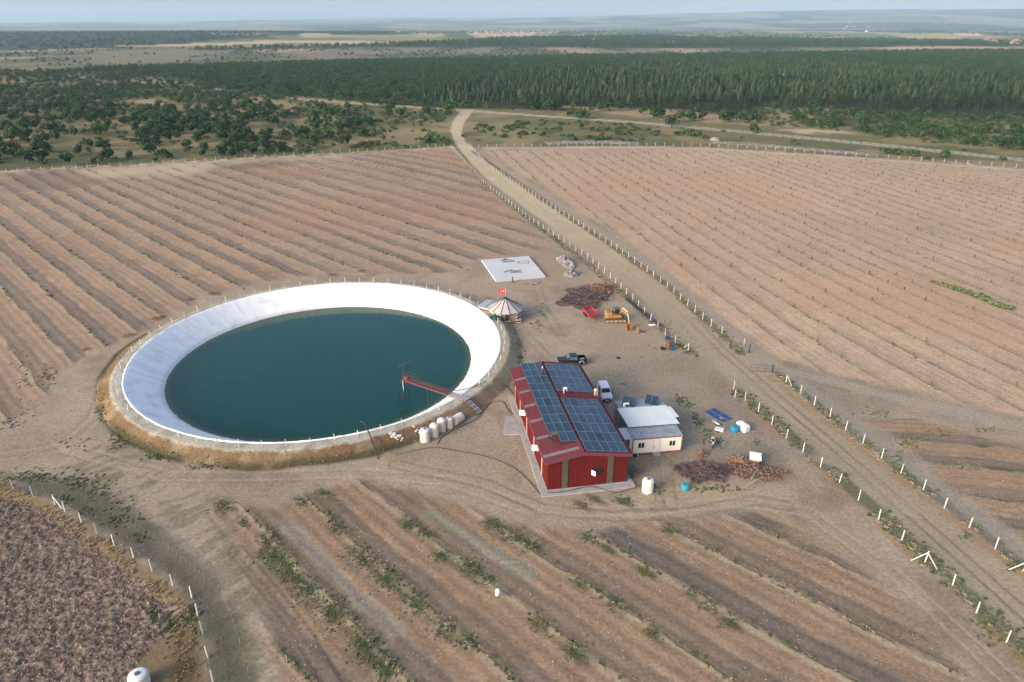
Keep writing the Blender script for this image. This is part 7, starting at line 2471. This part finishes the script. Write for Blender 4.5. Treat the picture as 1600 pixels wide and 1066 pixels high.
def person(label, loc, rz, pose, shirt, trousers, hair):
    J = pose
    t = tag(skinned('person', [
        (J['pelvis'], .13), (J['chest'], .15), (J['neck'], .055), (J['head'], .085), (J['crown'], .075),
        (J['shL'], .06), (J['elL'], .042), (J['haL'], .034), (J['shR'], .06), (J['elR'], .042), (J['haR'], .034),
        (J['hpL'], .09), (J['knL'], .06), (J['anL'], .042), (J['toL'], .035), (J['hpR'], .09), (J['knR'], .06), (J['anR'], .042), (J['toR'], .035)],
        [(0, 1), (1, 2), (2, 3), (3, 4), (1, 5), (5, 6), (6, 7), (1, 8), (8, 9), (9, 10), (0, 11), (11, 12), (12, 13), (13, 14), (0, 15), (15, 16), (16, 17), (17, 18)], SKIN), label, 'person')
    t.location = loc; t.rotation_euler = (0, 0, rz)
    lp_ = lambda a, b_, f_: tuple(Vector(a).lerp(Vector(b_), f_))
    skinned('shirt', [(lp_(J['pelvis'], J['chest'], .1), .155), (J['chest'], .175), (lp_(J['chest'], J['neck'], .7), .09), (J['shL'], .085), (lp_(J['shL'], J['elL'], .85), .065), (J['shR'], .085), (lp_(J['shR'], J['elR'], .85), .065)], [(0, 1), (1, 2), (1, 3), (3, 4), (1, 5), (5, 6)], shirt, t)
    skinned('trousers', [(J['pelvis'], .15), (J['hpL'], .112), (J['knL'], .082), (lp_(J['knL'], J['anL'], .9), .062), (J['hpR'], .112), (J['knR'], .082), (lp_(J['knR'], J['anR'], .9), .062)], [(0, 1), (1, 2), (2, 3), (0, 4), (4, 5), (5, 6)], trousers, t)
    up = (Vector(J['crown']) - Vector(J['head'])).normalized()
    b = MB(); c = Vector(J['head']).lerp(Vector(J['crown']), .75)
    qm = up.to_track_quat('Z', 'Y').to_matrix().to_4x4()
    b.lathe([(.118, -.03), (.122, .03), (.10, .09), (.05, .125), (.01, .13)], n=14, mat=qm); b.build('hair', hair, t, loc=c, smooth=True)
    # face and hands
    f_ = MB(); fw = Vector((0, -1, 0)) - up * Vector((0, -1, 0)).dot(up); fw.normalize(); sd_v = up.cross(fw)
    hc = Vector(J['head']) + up * .03
    f_.tube([hc + fw * .085 + up * .02, hc + fw * .115 - up * .015], .014, 5, .02); f_.build('nose', SKIN, t)
    f_ = MB()
    for s in (-1, 1): f_.lathe([(.004, -.006), (.013, 0), (.004, .006)], c=hc + fw * .088 + up * .03 + sd_v * s * .034, n=8)
    f_.tube([hc + fw * .084 - up * .045 - sd_v * .025, hc + fw * .084 - up * .045 + sd_v * .025], .007, 4); f_.build('eyes_and_mouth', M('eye_dark', (.05, .03, .03), rough=.5), t)
    for hh, el in (('haL', 'elL'), ('haR', 'elR')):
        dd = (Vector(J[hh]) - Vector(J[el])).normalized(); pp = dd.cross(Vector((0, 0, 1))); pp = pp.normalized() if pp.length > .1 else Vector((1, 0, 0))
        h_ = MB(); p0 = Vector(J[hh]); h_.tube([p0, p0 + dd * .09], .036, 6, .042)
        for k in range(4): q = p0 + dd * .085 + pp * (.03 - .02 * k); h_.tube([q, q + dd * (.05, .058, .054, .042)[k], q + dd * .075 - Vector((0, 0, .02))], .0095, 5, .007)
        h_.tube([p0 + dd * .03 + pp * .035, p0 + dd * .06 + pp * .075], .011, 5, .009); h_.build('hand', SKIN, t)
    return t
bend = dict(pelvis=(0, .12, .88), chest=(0, -.22, 1.08), neck=(0, -.40, 1.08), head=(0, -.50, 1.04), crown=(0, -.60, 1.00), shL=(.19, -.30, 1.05), elL=(.24, -.38, .78), haL=(.14, -.48, .56), shR=(-.19, -.30, 1.05), elR=(-.24, -.40, .78), haR=(-.10, -.52, .58), hpL=(.10, .10, .84), knL=(.13, .02, .46), anL=(.13, .12, .09), toL=(.14, -.06, .04), hpR=(-.10, .10, .84), knR=(-.13, .0, .46), anR=(-.13, .12, .09), toR=(-.14, -.06, .04))
squat = dict(pelvis=(0, .14, .38), chest=(0, -.04, .78), neck=(0, -.08, .98), head=(0, -.10, 1.10), crown=(0, -.11, 1.22), shL=(.19, -.05, .88), elL=(.26, -.28, .68), haL=(.14, -.46, .62), shR=(-.19, -.05, .88), elR=(-.26, -.26, .66), haR=(-.10, -.44, .56), hpL=(.11, .10, .36), knL=(.18, -.32, .50), anL=(.14, -.10, .09), toL=(.15, -.28, .04), hpR=(-.11, .10, .36), knR=(-.18, -.30, .48), anR=(-.14, -.08, .09), toR=(-.15, -.26, .04))
kneel = dict(pelvis=(0, .05, .62), chest=(.0, .0, 1.02), neck=(.0, -.02, 1.22), head=(-.02, -.05, 1.34), crown=(-.03, -.06, 1.46), shL=(.19, .0, 1.12), elL=(.26, -.10, .86), haL=(.20, -.30, .70), shR=(-.19, .0, 1.12), elR=(-.27, -.10, .86), haR=(-.18, -.32, .72), hpL=(.10, .04, .58), knL=(.14, -.30, .44), anL=(.16, -.22, .08), toL=(.17, -.40, .04), hpR=(-.10, .04, .58), knR=(-.14, -.16, .16), anR=(-.14, .26, .07), toR=(-.14, .36, .05))
def on_barn(u, v): p_ = rot_pt(u, v, BA, BROT); return p_[0], p_[1]
WSH, GSH, NAV, TAN, DKH = M('white_shirt', (.72, .72, .74), rough=.8), M('grey_shirt', (.50, .50, .56), rough=.8), M('navy_cloth', (.03, .04, .06), rough=.85), M('tan_trousers', (.46, .33, .26), rough=.85), M('dark_hair', (.015, .012, .012), rough=.7)
x, y = on_barn(BRU + 1.2, 14.8); person('person in a pale shirt bending forward on the bare red strip of roof', (x, y, pr(BRU + 1.2) - .14), R(70), bend, GSH, M('pale_trousers', (.48, .45, .44), rough=.85), DKH)
x, y = on_barn(BW_ - .15, 14.6); person('person in a white top kneeling at the eastern eave of the barn roof', (x, y, pr(BW_ - .15) - .13), R(20), kneel, WSH, TAN, DKH)
x, y = on_barn(3.75, 20.6); person('person in dark clothes crouching on the raised solar array', (x, y, lp(3.75) + .03), R(200), squat, NAV, NAV, M('pale_cap', (.5, .48, .46), rough=.8))

# ---- far houses: white walls, pitched roofs
FW, FR2 = M('far_wall', (.40, .40, .39), rough=.8), M('far_roof', (.24, .15, .12), rough=.8)
def house(px_, py_, w, l, h, label, rf=FR2):
    g = G2(px_, py_); z = zt(*g)
    t = thing('house', label, 'house', (g[0], g[1], z - .5), random.uniform(-.4, .4), 'far houses')
    b = MB(); b.box((0, 0, h / 2), (w, l, h)); b.build('wall', FW, t)
    b = MB(); b.loft([[(-w / 2 - .4, y_, h + .01), (0, y_, h + w * .28), (w / 2 + .4, y_, h + .01)] for y_ in (-l / 2 - .4, l / 2 + .4)], True, True); b.build('roof', rf, t)
    b = MB()
    for k in range(3): b.box((-w * .3 + w * .3 * k, -l / 2 - .03, h * .55), (1.1, .06, 1.3))
    b.build('windows', GLASSD, t)
for px_, py_, w, l, h, lab in ((892, 64.5, 16, 9, 5, 'white house, first from the dirt road side in the dark far woods'), (906, 64, 9, 8, 6, 'small white house between two larger ones in the far woods'), (928, 65, 20, 10, 5, 'long white house in the middle of the far woods'), (942, 67.5, 12, 9, 5, 'white house nearest the heath edge in the far woods'), (989, 62.5, 16, 10, 5, 'white house alone in the far woods below the tan field'), (1044, 68.5, 14, 9, 5, 'white house at the lower edge of the far woods'), (1053, 68.5, 10, 9, 6, 'narrow white house beside another at the lower wood edge'),
                             (1544, 66, 36, 16, 6, 'long white farm building on the far farmstead'), (1552, 68.5, 24, 14, 5, 'white shed below the long farm building'), (1586, 69, 40, 12, 5, 'long low white shed on the edge of the far farmstead'), (1576, 65.5, 18, 12, 6, 'white house behind the long low sheds'), (1353, 51.5, 16, 12, 9, 'white tower house alone on the far plain')):
    house(px_, py_, w, l, h, lab)
vr = random.Random(77)
for k in range(16):
    house(1316 + vr.uniform(0, 80), 44.5 + vr.uniform(-1.5, 2.0), 16, 12, 6, 'tiny pale house in the hazy far village')
# ================================================================== light, sky, haze, render settings
SUN_EL, SUN_TRAVEL = 21.0, (0.80, 0.60)
world = bpy.data.worlds.new('World')
scene.world = world
world.use_nodes = True
wn = world.node_tree
bg = wn.nodes['Background']
sky = wn.nodes.new('ShaderNodeTexSky')
sky.sky_type = 'NISHITA'
sky.sun_disc = False
sky.sun_elevation = R(SUN_EL)
sky.sun_rotation = math.atan2(-SUN_TRAVEL[0], -SUN_TRAVEL[1])
sky.altitude = 300
sky.air_density = 0.55
sky.dust_density = 4.3
sky.ozone_density = 0.5
wn.links.new(sky.outputs['Color'], bg.inputs['Color'])
bg.inputs['Strength'].default_value = 0.15
sd_ = bpy.data.lights.new('sun', 'SUN')
sd_.energy = 0.5
sd_.angle = R(10.0)
sd_.color = (1.0, 0.74, 0.54)
so = bpy.data.objects.new('sun', sd_)
COL.objects.link(so)
v = Vector((SUN_TRAVEL[0] * math.cos(R(SUN_EL)), SUN_TRAVEL[1] * math.cos(R(SUN_EL)), -math.sin(R(SUN_EL))))
so.rotation_euler = v.to_track_quat('-Z', 'Y').to_euler()
so.location = (-60, 40, 80)

hz = MB()
hz.box((0, 10900, 217), (46000, 23400, 466))
hm = bpy.data.materials.new('haze')
hm.use_nodes = True
hn_ = hm.node_tree
hn_.nodes.remove(hn_.nodes['Principled BSDF'])
pv = hn_.nodes.new('ShaderNodeVolumePrincipled')
pv.inputs['Color'].default_value = (0.56, 0.81, 0.98, 1)
pv.inputs['Density'].default_value = 6.0e-5
pv.inputs['Anisotropy'].default_value = 0.0
hn_.links.new(pv.outputs['Volume'], hn_.nodes['Material Output'].inputs['Volume'])
ho = hz.build('haze', hm)
tag(ho, kind='stuff')

scene.render.engine = 'CYCLES'
cy = scene.cycles
cy.use_denoising = True
cy.denoising_input_passes = 'RGB_ALBEDO_NORMAL'
cy.denoising_prefilter = 'NONE'
cy.max_bounces = 6
cy.diffuse_bounces = 3
cy.glossy_bounces = 3
cy.transparent_max_bounces = 12
cy.volume_bounces = 0
cy.use_adaptive_sampling = True
cy.adaptive_threshold = 0.02
vs_ = scene.view_settings
vs_.view_transform = 'Standard'
vs_.look = 'None'
vs_.exposure = 1.47
vs_.gamma = 1.0
vs_.use_curve_mapping = False
